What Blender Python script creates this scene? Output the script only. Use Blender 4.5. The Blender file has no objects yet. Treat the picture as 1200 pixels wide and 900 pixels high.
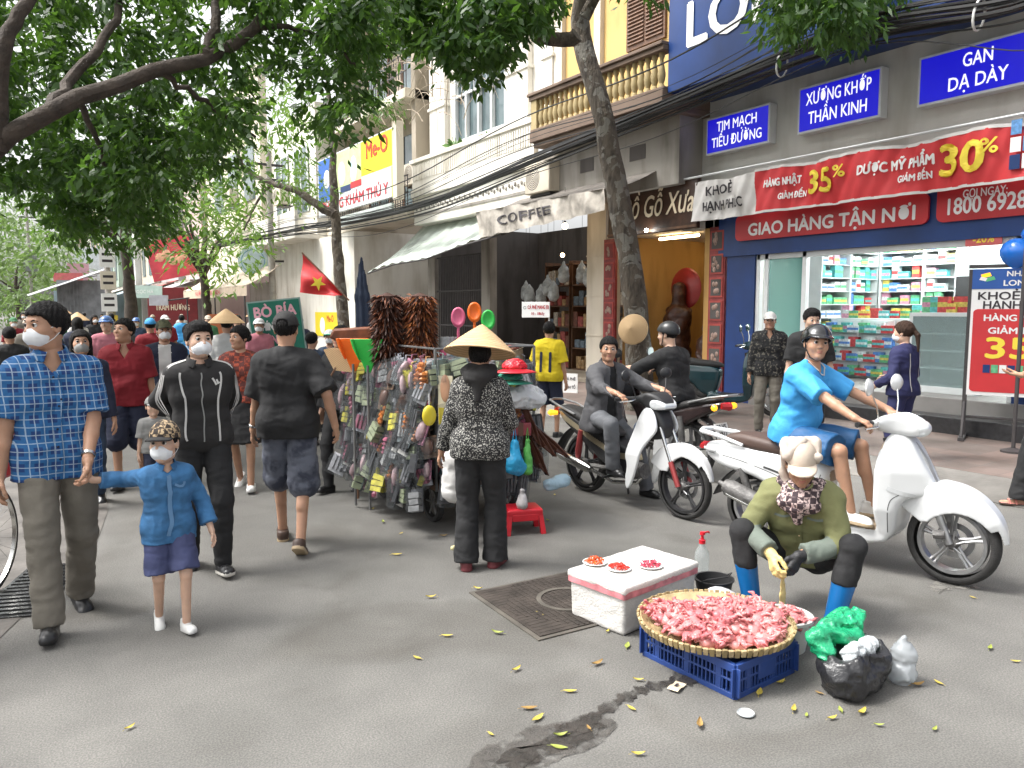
import bpy, bmesh, math, random
import numpy as np
from mathutils import Vector as V, Matrix, Euler
S = bpy.context.scene
COL = S.collection
R = math.radians
rnd = random.Random(7)
# ------------------------------------------------------------------ camera, sky, sun, exposure
CAM_H, FPX = 1.65, 900.0
PITCH, YAW = math.atan(88 / 900), R(33.461)
cam = bpy.data.objects.new('camera', bpy.data.cameras.new('camera'))
COL.objects.link(cam)
cam.location = (0, 0, CAM_H)
cam.rotation_euler = (R(90) - PITCH, 0, -YAW)
cam.data.sensor_fit = 'HORIZONTAL'
cam.data.sensor_width = 36
cam.data.lens = 36 * FPX / 1200
cam.data.clip_start = 0.05
cam.data.clip_end = 2000
S.camera = cam
SUN_EL, SUN_AZ = R(58), R(-60)       # soft overcast light, a little stronger from over the left side of the street
world = bpy.data.worlds.new('World')
S.world = world
world.use_nodes = True
nt = world.node_tree
sky = nt.nodes.new('ShaderNodeTexSky')
sky.sky_type = 'NISHITA'
sky.sun_disc = False
sky.sun_elevation = SUN_EL
sky.sun_rotation = SUN_AZ
sky.air_density = 1.0
sky.dust_density = 6.0
sky.ozone_density = 1.0
hs = nt.nodes.new('ShaderNodeHueSaturation')   # cloud cover: the sky's blue greyed out
hs.inputs['Saturation'].default_value = 0.12
hs.inputs['Value'].default_value = 1.0
nt.links.new(sky.outputs[0], hs.inputs['Color'])
nt.links.new(hs.outputs[0], nt.nodes['Background'].inputs['Color'])
nt.nodes['Background'].inputs['Strength'].default_value = 0.15
sun = bpy.data.objects.new('sun', bpy.data.lights.new('sun', 'SUN'))
COL.objects.link(sun)
sun.data.energy = 1.5
sun.data.angle = R(16)
sun.data.color = (1, .97, .93)
sun.location = (-20, 10, 40)
sd = V((math.sin(SUN_AZ) * math.cos(SUN_EL), math.cos(SUN_AZ) * math.cos(SUN_EL), math.sin(SUN_EL)))
sun.rotation_euler = sd.to_track_quat('Z', 'Y').to_euler()
S.view_settings.view_transform = 'Standard'
S.view_settings.look = 'None'
S.view_settings.gamma = 1
S.view_settings.use_curve_mapping = False
S.view_settings.exposure = 1.36
S.render.film_transparent = False
try:
 S.cycles.use_denoising = True
 S.cycles.max_bounces = 6
 S.cycles.transparent_max_bounces = 12
except Exception:
 pass
# ------------------------------------------------------------------ pixel rays (photograph 1200 x 900)
CF = V((math.sin(YAW) * math.cos(PITCH), math.cos(YAW) * math.cos(PITCH), -math.sin(PITCH)))
CR = V((math.cos(YAW), -math.sin(YAW), 0))
CU = CR.cross(CF)
def ray(px, py):
 return CF + CR * ((px - 600) / FPX) - CU * ((py - 450) / FPX)
def gp(px, py, z=0):
 d = ray(px, py)
 return V((0, 0, CAM_H)) + d * ((z - CAM_H) / d.z)
def onx(px, py, X):
 d = ray(px, py)
 return V((0, 0, CAM_H)) + d * (X / d.x)
def ond(px, py, D):
 return V((0, 0, CAM_H)) + ray(px, py) * D
# ------------------------------------------------------------------ materials
MATS = {}
def M(name, col, rough=.6, metal=0., var=.12, vs=6., bump=.0, bs=60., emit=None, es=1., trans=0., alpha=1., coat=0., spec=None, sub=0.):
 if name in MATS:
  return MATS[name]
 m = bpy.data.materials.new(name)
 m.use_nodes = True
 n, l = m.node_tree.nodes, m.node_tree.links
 b = n['Principled BSDF']
 c = (*col, 1)
 b.inputs['Base Color'].default_value = c
 b.inputs['Roughness'].default_value = rough
 b.inputs['Metallic'].default_value = metal
 if coat:
  b.inputs['Coat Weight'].default_value = coat
  b.inputs['Coat Roughness'].default_value = .08
 if spec is not None:
  b.inputs['Specular IOR Level'].default_value = spec
 if trans:
  b.inputs['Transmission Weight'].default_value = trans
 if alpha < 1:
  b.inputs['Alpha'].default_value = alpha
 if sub:
  b.inputs['Subsurface Weight'].default_value = sub
  b.inputs['Subsurface Radius'].default_value = (.01, .004, .002)
 if emit:
  b.inputs['Emission Color'].default_value = (*emit, 1)
  b.inputs['Emission Strength'].default_value = es
 tc = n.new('ShaderNodeTexCoord')
 if var:
  no = n.new('ShaderNodeTexNoise')
  no.inputs['Scale'].default_value = vs
  no.inputs['Detail'].default_value = 5
  l.new(tc.outputs['Object'], no.inputs['Vector'])
  mr = n.new('ShaderNodeMapRange')
  mr.inputs[1].default_value, mr.inputs[2].default_value = .3, .7
  mr.inputs[3].default_value, mr.inputs[4].default_value = 1 - var, 1 + var
  l.new(no.outputs[0], mr.inputs[0])
  mx = n.new('ShaderNodeVectorMath')
  mx.operation = 'SCALE'
  mx.inputs[0].default_value = col
  l.new(mr.outputs[0], mx.inputs['Scale'])
  l.new(mx.outputs[0], b.inputs['Base Color'])
 if bump:
  nb = n.new('ShaderNodeTexNoise')
  nb.inputs['Scale'].default_value = bs
  nb.inputs['Detail'].default_value = 4
  l.new(tc.outputs['Object'], nb.inputs['Vector'])
  bp = n.new('ShaderNodeBump')
  bp.inputs['Strength'].default_value = bump
  bp.inputs['Distance'].default_value = .02
  l.new(nb.outputs[0], bp.inputs['Height'])
  l.new(bp.outputs[0], b.inputs['Normal'])
 MATS[name] = m
 return m
class NT:
 """short-hand for wiring a material's nodes"""
 def __init__(s, m):
  s.n, s.l, s.b = m.node_tree.nodes, m.node_tree.links, m.node_tree.nodes['Principled BSDF']
  s.tc = s.n.new('ShaderNodeTexCoord')
 def __call__(s, kind, ins=None, **kw):
  nd = s.n.new('ShaderNode' + kind)
  for k, v in kw.items():
   setattr(nd, k, v)
  for k, v in (ins or {}).items():
   if hasattr(v, 'is_linked') or hasattr(v, 'links'):
    s.l.new(v, nd.inputs[k])
   else:
    nd.inputs[k].default_value = v
  return nd
 def math(s, op, a, b=0., c=0.):
  return s('Math', {0: a, 1: b, 2: c}, operation=op).outputs[0]
 def mix(s, f, a, b):
  nd = s('Mix', data_type='RGBA')
  for k, v in ((0, f), (6, a), (7, b)):
   if hasattr(v, 'links'):
    s.l.new(v, nd.inputs[k])
   else:
    nd.inputs[k].default_value = v if k == 0 else (*v[:3], 1)
  return nd.outputs[2]
 def ramp(s, f, stops, interp='LINEAR'):
  nd = s('ValToRGB', {0: f})
  cr = nd.color_ramp
  cr.interpolation = interp
  while len(cr.elements) < len(stops):
   cr.elements.new(.5)
  for e, (p, c) in zip(cr.elements, stops):
   e.position, e.color = p, (*c[:3], 1)
  return nd.outputs[0]
 def noise(s, scale, detail=4, vec=None, dist=0.):
  return s('TexNoise', {'Vector': vec or s.tc.outputs['Object'], 'Scale': scale, 'Detail': detail, 'Distortion': dist}).outputs[0]
 def bump(s, h, strength=.3, dist=.01):
  nd = s('Bump', {'Height': h, 'Strength': strength, 'Distance': dist})
  s.l.new(nd.outputs[0], s.b.inputs['Normal'])
 def col(s, c):
  s.l.new(c, s.b.inputs['Base Color'])
# ------------------------------------------------------------------ mesh builder
def rotm(v, up=(0, 0, 1)):
 """3x3 matrix whose Z axis is v"""
 return V(v).to_track_quat('Z', 'Y').to_matrix()
class MB:
 def __init__(s):
  s.v, s.f, s.m, s.cur = [], [], [], 0
 def mat(s, i):
  s.cur = i
  return s
 def add(s, vs, fs):
  n = len(s.v)
  s.v += [tuple(v) for v in vs]
  s.f += [tuple(i + n for i in f) for f in fs]
  s.m += [s.cur] * len(fs)
  return s
 def box(s, c, d, rot=None):
  x, y, z = d[0] / 2, d[1] / 2, d[2] / 2
  vs = [V(p) for p in ((-x, -y, -z), (x, -y, -z), (x, y, -z), (-x, y, -z), (-x, -y, z), (x, -y, z), (x, y, z), (-x, y, z))]
  if rot is not None:
   q = Euler(rot).to_matrix() if not isinstance(rot, Matrix) else rot
   vs = [q @ v for v in vs]
  c = V(c)
  return s.add([v + c for v in vs], [(3, 2, 1, 0), (4, 5, 6, 7), (0, 1, 5, 4), (1, 2, 6, 5), (2, 3, 7, 6), (3, 0, 4, 7)])
 def bb(s, a, b):
  a, b = V(a), V(b)
  return s.box((a + b) / 2, [abs(q) for q in (b - a)])
 def tube(s, pts, r, n=8, cap=True, sx=1., closed=False):
  pts = [V(p) for p in pts]
  k = len(pts)
  rs = r if hasattr(r, '__len__') else [r] * k
  vs, fs, nrm = [], [], None
  for i, p in enumerate(pts):
   if closed:
    t = pts[(i + 1) % k] - pts[i - 1]
   else:
    t = pts[min(i + 1, k - 1)] - pts[max(i - 1, 0)]
   if t.length < 1e-9:
    t = V((0, 0, 1))
   t.normalize()
   if nrm is None:
    nrm = t.orthogonal().normalized() if abs(t.z) > .95 else t.cross(V((0, 0, 1))).normalized()
   nrm = (nrm - t * nrm.dot(t))
   nrm = nrm.normalized() if nrm.length > 1e-6 else t.orthogonal().normalized()
   bi = t.cross(nrm)
   for j in range(n):
    a = 2 * math.pi * j / n
    vs.append(p + (nrm * math.cos(a) * sx + bi * math.sin(a)) * rs[i])
  for i in range(k if closed else k - 1):
   i2 = (i + 1) % k
   for j in range(n):
    fs.append((i * n + j, i * n + (j + 1) % n, i2 * n + (j + 1) % n, i2 * n + j))
  if cap and not closed:
   fs.append(tuple(range(n))[::-1])
   fs.append(tuple((k - 1) * n + j for j in range(n)))
  return s.add(vs, fs)
 def cyl(s, a, b, r, n=12, r2=None):
  return s.tube([a, b], [r, r if r2 is None else r2], n)
 def lathe(s, prof, c=(0, 0, 0), n=24, rot=None, a0=0, a1=2 * math.pi):
  """prof: (radius, height) pairs about Z"""
  full = abs(a1 - a0 - 2 * math.pi) < 1e-6
  vs, fs, c = [], [], V(c)
  m = n if full else n + 1
  for (r, z) in prof:
   for j in range(m):
    a = a0 + (a1 - a0) * j / n
    v = V((r * math.cos(a), r * math.sin(a), z))
    vs.append((rot @ v if rot is not None else v) + c)
  for i in range(len(prof) - 1):
   for j in range(n):
    k = (j + 1) % m
    fs.append((i * m + j, i * m + k, (i + 1) * m + k, (i + 1) * m + j))
  return s.add(vs, fs)
 def prism(s, poly, h, org=(0, 0, 0), ax=(1, 0, 0), ay=(0, 0, 1)):
  """2D polygon in the plane (ax, ay), thickness h along ax x ay, centred"""
  ax, ay, org = V(ax), V(ay), V(org)
  nz = ax.cross(ay)
  k = len(poly)
  vs = [org + ax * p[0] + ay * p[1] - nz * h / 2 for p in poly] + [org + ax * p[0] + ay * p[1] + nz * h / 2 for p in poly]
  fs = [tuple(range(k))[::-1], tuple(range(k, 2 * k))] + [(i, (i + 1) % k, k + (i + 1) % k, k + i) for i in range(k)]
  return s.add(vs, fs)
 def ball(s, c, r, n=10, sc=(1, 1, 1), rot=None):
  vs, fs = [], []
  m = max(4, n // 2)
  for i in range(m + 1):
   t = math.pi * i / m
   for j in range(n):
    a = 2 * math.pi * j / n
    v = V((math.sin(t) * math.cos(a) * r * sc[0], math.sin(t) * math.sin(a) * r * sc[1], math.cos(t) * r * sc[2]))
    vs.append((rot @ v if rot is not None else v) + V(c))
  for i in range(m):
   for j in range(n):
    fs.append((i * n + j, (i + 1) * n + j, (i + 1) * n + (j + 1) % n, i * n + (j + 1) % n))
  return s.add(vs, fs)
 def grid(s, fn, nu, nv):
  """surface fn(u, v) for u, v in 0..1"""
  vs = [fn(i / nu, j / nv) for i in range(nu + 1) for j in range(nv + 1)]
  fs = [(i * (nv + 1) + j, (i + 1) * (nv + 1) + j, (i + 1) * (nv + 1) + j + 1, i * (nv + 1) + j + 1) for i in range(nu) for j in range(nv)]
  return s.add(vs, fs)
 def mesh(s, name, mats, smooth=True, ang=40):
  me = bpy.data.meshes.new(name)
  me.from_pydata(s.v, [], s.f)
  for m in (mats if isinstance(mats, (list, tuple)) else [mats]):
   me.materials.append(m)
  if s.m:
   me.polygons.foreach_set('material_index', s.m)
  if smooth:
   me.polygons.foreach_set('use_smooth', [True] * len(s.f))
   me.set_sharp_from_angle(angle=R(ang))
  me.update()
  return me
 def build(s, name, mats, parent=None, loc=None, rot=None, bevel=0, smooth=True, ang=40, thick=0, **tg):
  o = bpy.data.objects.new(name, s.mesh(name, mats, smooth, ang))
  COL.objects.link(o)
  if parent is not None:
   o.parent = parent
  if loc is not None:
   o.location = loc
  if rot is not None:
   o.rotation_euler = rot
  if thick:
   md = o.modifiers.new('s', 'SOLIDIFY')
   md.thickness = thick
   md.offset = 0
  if bevel:
   md = o.modifiers.new('b', 'BEVEL')
   md.width, md.segments, md.limit_method, md.angle_limit = bevel, 2, 'ANGLE', R(40)
   md.harden_normals = False
  if tg:
   tag(o, **tg)
  return o
def tag(o, label=None, cat=None, group=None, kind=None):
 if label:
  o['label'] = label
 if cat:
  o['category'] = cat
 if group:
  o['group'] = group
 if kind:
  o['kind'] = kind
 return o
def thing(name, label, cat, loc=(0, 0, 0), rz=0, group=None, rot=None):
 o = bpy.data.objects.new(name, None)
 COL.objects.link(o)
 o.empty_display_size = .2
 o.location = loc
 o.rotation_euler = rot if rot is not None else (0, 0, rz)
 return tag(o, label, cat, group)
KIDS = {}
def copy_tree(o, parent=None):
 c = o.copy()
 COL.objects.link(c)
 if parent is not None:
  c.parent = parent
 for ch in [x for x in COL.objects if x.parent == o]:
  copy_tree(ch, c)
 return c
def obj(name, me, parent=None, loc=None, rot=None, **tg):
 o = bpy.data.objects.new(name, me)
 COL.objects.link(o)
 if parent is not None:
  o.parent = parent
 if loc is not None:
  o.location = loc
 if rot is not None:
  o.rotation_euler = rot
 return tag(o, **tg) if tg else o
# ------------------------------------------------------------------ lettering
def text(body, size, mat, parent, loc, rot=(R(90), 0, 0), width=None, bold=0., align='CENTER', name='lettering', shear=0., space=1., fn=None, line=1.):
 """writing as a thin mesh; text x -> x, text up -> z, facing -y with the default rotation; width squeezes it to that many metres"""
 cu = bpy.data.curves.new(name, 'FONT')
 cu.body, cu.size, cu.align_x, cu.align_y = body, size, align, 'CENTER'
 cu.shear, cu.space_character, cu.space_line = shear, space, line
 cu.resolution_u = 3
 ob = bpy.data.objects.new(name, cu)
 COL.objects.link(ob)
 dg = bpy.context.evaluated_depsgraph_get()
 src = bpy.data.meshes.new_from_object(ob.evaluated_get(dg))
 bpy.data.objects.remove(ob)
 vs = np.empty(len(src.vertices) * 3)
 src.vertices.foreach_get('co', vs)
 vs = vs.reshape(-1, 3)
 fs = [tuple(p.vertices) for p in src.polygons]
 bpy.data.meshes.remove(src)
 if width:
  w = np.ptp(vs[:, 0])
  vs[:, 0] *= width / max(w, 1e-6)
 mb = MB()
 offs = [(0, 0)] if not bold else [(0, 0), (bold, 0), (-bold, 0), (0, bold), (0, -bold)]
 # islands of a glyph that overlap (accents, strokes) are stepped 0.2 mm apart
 isl = _islands(len(vs), fs)
 for k, (dx, dy) in enumerate(offs):
  q = vs + np.array([dx, dy, .0004 * k])
  q[:, 2] += isl * .00013
  mb.add(q, fs)
 if fn:
  mb.v = [tuple(fn(p)) for p in mb.v]
 return mb.build(name, mat, parent, loc, rot, smooth=False)
def _islands(n, fs):
 par = list(range(n))
 def fd(a):
  while par[a] != a:
   par[a] = par[par[a]]
   a = par[a]
  return a
 for f in fs:
  a = fd(f[0])
  for b in f[1:]:
   par[fd(b)] = a
 roots = {}
 out = np.zeros(n)
 for i in range(n):
  out[i] = roots.setdefault(fd(i), len(roots)) % 3
 return out
# ------------------------------------------------------------------ signed distance surfaces
def nets(fn, lo, hi, h):
 lo, hi = np.array(lo, float), np.array(hi, float)
 n = np.ceil((hi - lo) / h).astype(int) + 2
 cd = n // 4 + 1
 ax = [lo[i] + h * (4 * np.arange(cd[i]) + 1.5) for i in range(3)]
 P = np.stack(np.meshgrid(*ax, indexing='ij'), -1).reshape(-1, 3)
 dc = fn(P).reshape(cd)
 D = np.repeat(np.repeat(np.repeat(dc, 4, 0), 4, 1), 4, 2)
 mask = np.abs(D) < 6.2 * h
 ii = np.argwhere(mask)
 D[mask] = fn(lo + ii * h)
 ins = D < 0
 c = np.zeros(np.array(D.shape) - 1, int)
 X, Y, Z = D.shape
 for dx in (0, 1):
  for dy in (0, 1):
   for dz in (0, 1):
    c += ins[dx:X - 1 + dx, dy:Y - 1 + dy, dz:Z - 1 + dz]
 cells = np.argwhere((c > 0) & (c < 8))
 idx = -np.ones(c.shape, int)
 idx[tuple(cells.T)] = np.arange(len(cells))
 acc = np.zeros((len(cells), 3))
 cnt = np.zeros(len(cells))
 cor = [(a, b, d) for a in (0, 1) for b in (0, 1) for d in (0, 1)]
 for a in cor:
  for b in cor:
   if a < b and sum(abs(a[i] - b[i]) for i in range(3)) == 1:
    da = D[tuple((cells + a).T)]
    db = D[tuple((cells + b).T)]
    s = (da < 0) != (db < 0)
    t = np.where(s, da / np.where(s, da - db, 1), 0)
    p = np.array(a) + t[:, None] * (np.array(b) - np.array(a))
    acc += p * s[:, None]
    cnt += s
 vs = lo + h * (cells + acc / np.maximum(cnt, 1)[:, None])
 quads = []
 for k in range(3):
  u, w = [(1, 2), (2, 0), (0, 1)][k]
  s0 = [slice(None)] * 3
  s1 = [slice(None)] * 3
  s0[k], s1[k] = slice(0, -1), slice(1, None)
  A, B = ins[tuple(s0)], ins[tuple(s1)]
  e = np.argwhere(A != B)
  e = e[(e[:, u] >= 1) & (e[:, w] >= 1)]
  lim = np.array(c.shape)
  e = e[(e[:, u] < lim[u]) & (e[:, w] < lim[w])]
  if not len(e):
   continue
  eu, ew = np.zeros(3, int), np.zeros(3, int)
  eu[u], ew[w] = 1, 1
  q = np.stack([idx[tuple((e - eu - ew).T)], idx[tuple((e - ew).T)], idx[tuple(e.T)], idx[tuple((e - eu).T)]], 1)
  fl = ~A[tuple(e.T)]
  q[fl] = q[fl][:, ::-1]
  quads.append(q)
 q = np.concatenate(quads) if quads else np.zeros((0, 4), int)
 q = q[(q >= 0).all(1)]
 return vs, q
def np_mesh(name, vs, qs, mats, mi=None):
 me = bpy.data.meshes.new(name)
 vs, qs = np.asarray(vs, np.float32), np.asarray(qs, np.int32)
 me.vertices.add(len(vs))
 me.vertices.foreach_set('co', vs.ravel())
 me.loops.add(len(qs) * 4)
 me.loops.foreach_set('vertex_index', qs.ravel())
 me.polygons.add(len(qs))
 me.polygons.foreach_set('loop_start', np.arange(len(qs), dtype=np.int32) * 4)
 me.polygons.foreach_set('use_smooth', np.ones(len(qs), bool))
 for m in (mats if isinstance(mats, (list, tuple)) else [mats]):
  me.materials.append(m)
 if mi is not None:
  me.polygons.foreach_set('material_index', np.asarray(mi, np.int32))
 me.update(calc_edges=True)
 me.validate()
 return me
def smin(a, b, k):
 if k <= 0:
  return np.minimum(a, b)
 h = np.maximum(k - np.abs(a - b), 0) / k
 return np.minimum(a, b) - h * h * k * .25
def smax(a, b, k):
 return -smin(-a, -b, k)
def nrmz(v):
 v = np.asarray(v, float)
 return v / max(np.linalg.norm(v), 1e-9)
def rc(P, a, b, ra, rb):
 a, b = np.asarray(a, float), np.asarray(b, float)
 ba = b - a
 pa = P - a
 h = np.clip(pa @ ba / max(ba @ ba, 1e-12), 0, 1)
 return np.linalg.norm(pa - h[:, None] * ba, axis=1) - (ra + (rb - ra) * h)
def ell(P, c, r):
 r = np.asarray(r, float)
 q = (P - np.asarray(c, float)) / r
 k0 = np.linalg.norm(q, axis=1)
 k1 = np.linalg.norm(q / r, axis=1)
 return k0 * (k0 - 1) / np.maximum(k1, 1e-9)
def poly2(x, y, pts):
 """signed distance to a 2D polygon"""
 pts = np.asarray(pts, float)
 d = np.full(len(x), 1e9)
 s = np.ones(len(x))
 n = len(pts)
 for i in range(n):
  a, b = pts[i], pts[i - 1]
  e = b - a
  wx, wy = x - a[0], y - a[1]
  t = np.clip((wx * e[0] + wy * e[1]) / max(e @ e, 1e-12), 0, 1)
  bx, by = wx - e[0] * t, wy - e[1] * t
  d = np.minimum(d, bx * bx + by * by)
  c1, c2, c3 = y >= a[1], y < b[1], e[0] * wy > e[1] * wx
  s = np.where((c1 & c2 & c3) | (~c1 & ~c2 & ~c3), -s, s)
 return s * np.sqrt(d)
def slab(P, pts, w, r=.01, c=0.):
 """a side-view outline (x, z) of half width w (number or function of P) across y, its edges rounded by r"""
 d2 = poly2(P[:, 0], P[:, 2], pts) + r
 wy = np.abs(P[:, 1] - c) - ((w(P) if callable(w) else w) - r)
 return np.minimum(np.maximum(d2, wy), 0) + np.hypot(np.maximum(d2, 0), np.maximum(wy, 0)) - r
def smooth_poly(pts, it=2):
 """Chaikin corner cutting of a closed outline"""
 for _ in range(it):
  o = []
  for i in range(len(pts)):
   a, b = pts[i], pts[(i + 1) % len(pts)]
   o += [(a[0] * .75 + b[0] * .25, a[1] * .75 + b[1] * .25), (a[0] * .25 + b[0] * .75, a[1] * .25 + b[1] * .75)]
  pts = o
 return pts
def relax(vs, q, it):
 """evens out a surface's facets"""
 e = np.concatenate([q[:, [0, 1]], q[:, [1, 2]], q[:, [2, 3]], q[:, [3, 0]]])
 e = np.concatenate([e, e[:, ::-1]])
 c = np.maximum(np.bincount(e[:, 0], minlength=len(vs)), 1)[:, None]
 for k in range(it):
  for f in (.55, -.5):
   a = np.stack([np.bincount(e[:, 0], vs[e[:, 1], i], len(vs)) for i in range(3)], 1) / c
   vs = vs + f * (a - vs)
 return vs
def sdf_obj(name, fn, lo, hi, h, mats, parent=None, mi=None, smooth=0, **tg):
 vs, q = nets(fn, lo, hi, h)
 if smooth:
  vs = relax(vs, q, smooth)
 m = None
 if mi is not None:
  m = mi(vs[q].mean(1))
 return obj(name, np_mesh(name, vs, q, mats, m), parent, **tg)
# ------------------------------------------------------------------ people
def skin(name, col):
 m = M('skin_' + name, col, rough=.5, var=.1, vs=14, bump=.06, bs=220, sub=.12)
 return m
SK = skin('tan', (.42, .235, .15))
SK_L = skin('light', (.56, .36, .26))
SK_D = skin('brown', (.33, .175, .105))
M_EYE = M('eye_white', (.75, .73, .7), rough=.25, var=0)
M_IRIS = M('eye_iris', (.02, .012, .008), rough=.15, var=0)
M_HAIR = M('hair_black', (.009, .008, .008), rough=.6, var=.5, vs=60, bump=.7, bs=160, spec=.18)
M_HAIR_B = M('hair_brown', (.04, .022, .014), rough=.6, var=.4, vs=60, bump=.6, bs=160, spec=.2)
M_LIP = M('lip', (.36, .13, .105), rough=.45, var=.05)
M_MASK = M('mask_white', (.74, .76, .78), rough=.8, var=.05, vs=20, bump=.15, bs=60)
def cloth(name, col, rough=.85, var=.15, vs=5, bump=.55, bs=10):
 return M('cloth_' + name, col, rough=rough, var=var, vs=vs, bump=bump, bs=bs)
def folds(P, amp, f, seed=0.):
 x, y, z = P[:, 0], P[:, 1], P[:, 2]
 a = np.sin(f * z + 2.2 * np.sin(f * .33 * x + seed) + 1.9 * np.sin(f * .37 * y + 1.3 * seed))
 b = np.sin(f * .8 * (x + y) + 2.4 * np.sin(f * .45 * z + 2 * seed) + f * .5 * z)
 g = f * 1.7
 c = 1 - 2 * np.abs(np.sin(g * .5 * (z * .8 - x * .6 + y * .4) + 2.1 * np.sin(g * .3 * (x + z) + seed) + 1.2 * np.sin(g * .4 * y)))
 e = 1 - 2 * np.abs(np.sin(g * .55 * (z * .7 + x * .7 - y * .3) + 1.9 * np.sin(g * .33 * (x - z) + 2 * seed)))
 return amp * (.4 * a + .3 * b - .55 * c * (.5 + .5 * b) - .5 * e * (.5 + .5 * a))
class Pose:
 pass
def ik(a, t, l1, l2, pole):
 a, t = np.array(a, float), np.array(t, float)
 d = t - a
 L = min(np.linalg.norm(d), (l1 + l2) * .9995)
 d = nrmz(d)
 t = a + d * L
 x = (l1 * l1 - l2 * l2 + L * L) / (2 * L)
 hgt = math.sqrt(max(l1 * l1 - x * x, 0))
 p = np.array(pole, float)
 p = p - d * (p @ d)
 p = nrmz(p)
 return a + d * x + p * hgt, t
def pose(pelvis=(0, 0, .95), lean=0., side=0., twist=0., feet=None, hands=None, head=(0, 0), knee=None, elbow=None, sh=.165, hipw=.088, footyaw=(8, 8), footpitch=(0, 0), hdir=(None, None), palm=(None, None), curl=(.5, .5), spread=1., arm=1., belly=0., hip_tilt=0, headpush=.0):
 """joints of a 1.70 m figure that faces +y; index 0 is its right side (+x), 1 its left"""
 J = Pose()
 u = np.array([math.sin(side), math.sin(lean) * math.cos(side), math.cos(lean) * math.cos(side)])
 u = nrmz(u)
 f = nrmz(np.array([0, 1, 0]) - u * u[1])
 f = np.array(Matrix.Rotation(twist, 3, V(u)) @ V(f))
 r = np.cross(f, u)
 J.u, J.f, J.r = u, f, r
 J.pel = np.array(pelvis, float)
 pr = np.array([1, 0, 0.])
 J.hip = [J.pel + np.array([s * hipw, 0, -.035]) for s in (1, -1)]
 J.waist = J.pel + u * .13
 J.chest = J.pel + u * .34
 J.neck = J.pel + u * .50
 J.sho = [J.neck - u * .078 + r * s * sh for s in (1, -1)]
 feet = feet or [(.1, 0, .08), (-.1, 0, .08)]
 knee = knee or [(.12, 1, 0), (-.12, 1, 0)]
 J.knee, J.ank = [], []
 for i in (0, 1):
  k, a = ik(J.hip[i], feet[i], .425, .42, knee[i])
  J.knee.append(k)
  J.ank.append(a)
 J.fdir, J.fup = [], []
 for i, s in enumerate((1, -1)):
  a = R(footyaw[i]) * s
  d = np.array([math.sin(a), math.cos(a), 0])
  p = R(footpitch[i])
  J.fdir.append(d * math.cos(p) + np.array([0, 0, math.sin(p)]))
  J.fup.append(np.array([0, 0, 1]) * math.cos(p) - d * math.sin(p))
 hands = hands or [None, None]
 elbow = elbow or [None, None]
 J.elb, J.wri, J.hd, J.pn = [], [], [], []
 for i, s in enumerate((1, -1)):
  t = hands[i]
  if t is None:
   t = J.sho[i] + np.array([s * .09 * spread, .03, -.52])
  e, w = ik(J.sho[i], t, .275 * arm, .25 * arm, elbow[i] if elbow[i] is not None else (s * .5, -1, -.2))
  J.elb.append(e)
  J.wri.append(w)
  d = nrmz(hdir[i]) if hdir[i] is not None else nrmz(w - e)
  n = np.array(palm[i], float) if palm[i] is not None else np.array([-s, .15, 0.])
  n = nrmz(n - d * (n @ d))
  J.hd.append(d)
  J.pn.append(n)
 J.curl = curl
 yaw, pit = head
 hu = np.array(Matrix.Rotation(0, 3, V((0, 0, 1))) @ V(nrmz(u * .6 + np.array([0, 0, .4]))))
 hf = nrmz(f - hu * (f @ hu))
 hf = np.array(Matrix.Rotation(R(yaw), 3, V(hu)) @ V(hf))
 hr = np.cross(hf, hu)
 q = Matrix.Rotation(R(pit), 3, V(hr))
 J.hf, J.hu, J.hr = np.array(q @ V(hf)), np.array(q @ V(hu)), hr
 J.hc = J.neck + u * .045 + np.array(nrmz(u * .7 + J.hu * .5)) * .108 + J.hf * (.018 + headpush)
 J.belly = belly
 return J
def torso_prims(J, o=0., wf=1., female=False):
 u, f, r = J.u, J.f, J.r
 P = []
 hw = .085 if female else .075
 P.append((J.pel - r * hw - f * .012, J.pel + r * hw - f * .012, .098 + o, .098 + o))
 ww = .052 if female else .07
 P.append((J.waist - r * ww * wf, J.waist + r * ww * wf, .094 + o, .094 + o))
 P.append((J.chest - u * .06 - r * .082 * wf, J.chest - u * .06 + r * .082 * wf, .096 + o, .096 + o))
 P.append((J.chest + u * .05 - r * .1 * wf - f * .005, J.chest + u * .05 + r * .1 * wf - f * .005, .088 + o, .088 + o))
 if female:
  for s in (1, -1):
   P.append((J.chest - u * .03 + r * .06 * s + f * .06, J.chest - u * .02 + r * .06 * s + f * .055, .052 + o, .05 + o))
 if J.belly:
  P.append((J.waist + f * .035 * J.belly - u * .02 - r * .03, J.waist + f * .035 * J.belly - u * .02 + r * .03, .092 + o, .092 + o))
 for i in (0, 1):
  P.append((J.neck - u * .03, J.sho[i] * .85 + J.neck * .15 - u * .005, .048 + o * .8, .044 + o))
 return P
def uni(P, prims, k):
 d = None
 for p in prims:
  e = rc(P, *p[:4])
  if len(p) > 4:
   e = np.maximum(e, (P - p[4]) @ p[5])
  d = e if d is None else smin(d, e, k)
 return d
def grp(P, torso, limbs, kt=.045, kl=.012, kj=.028):
 d = uni(P, torso, kt)
 for L in limbs:
  d = smin(d, uni(P, L, kl), kj)
 return d
def headq(J, P, s=1.):
 q = P - J.hc
 return np.stack([q @ J.hr, q @ J.hf, q @ J.hu], 1) / s
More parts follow.
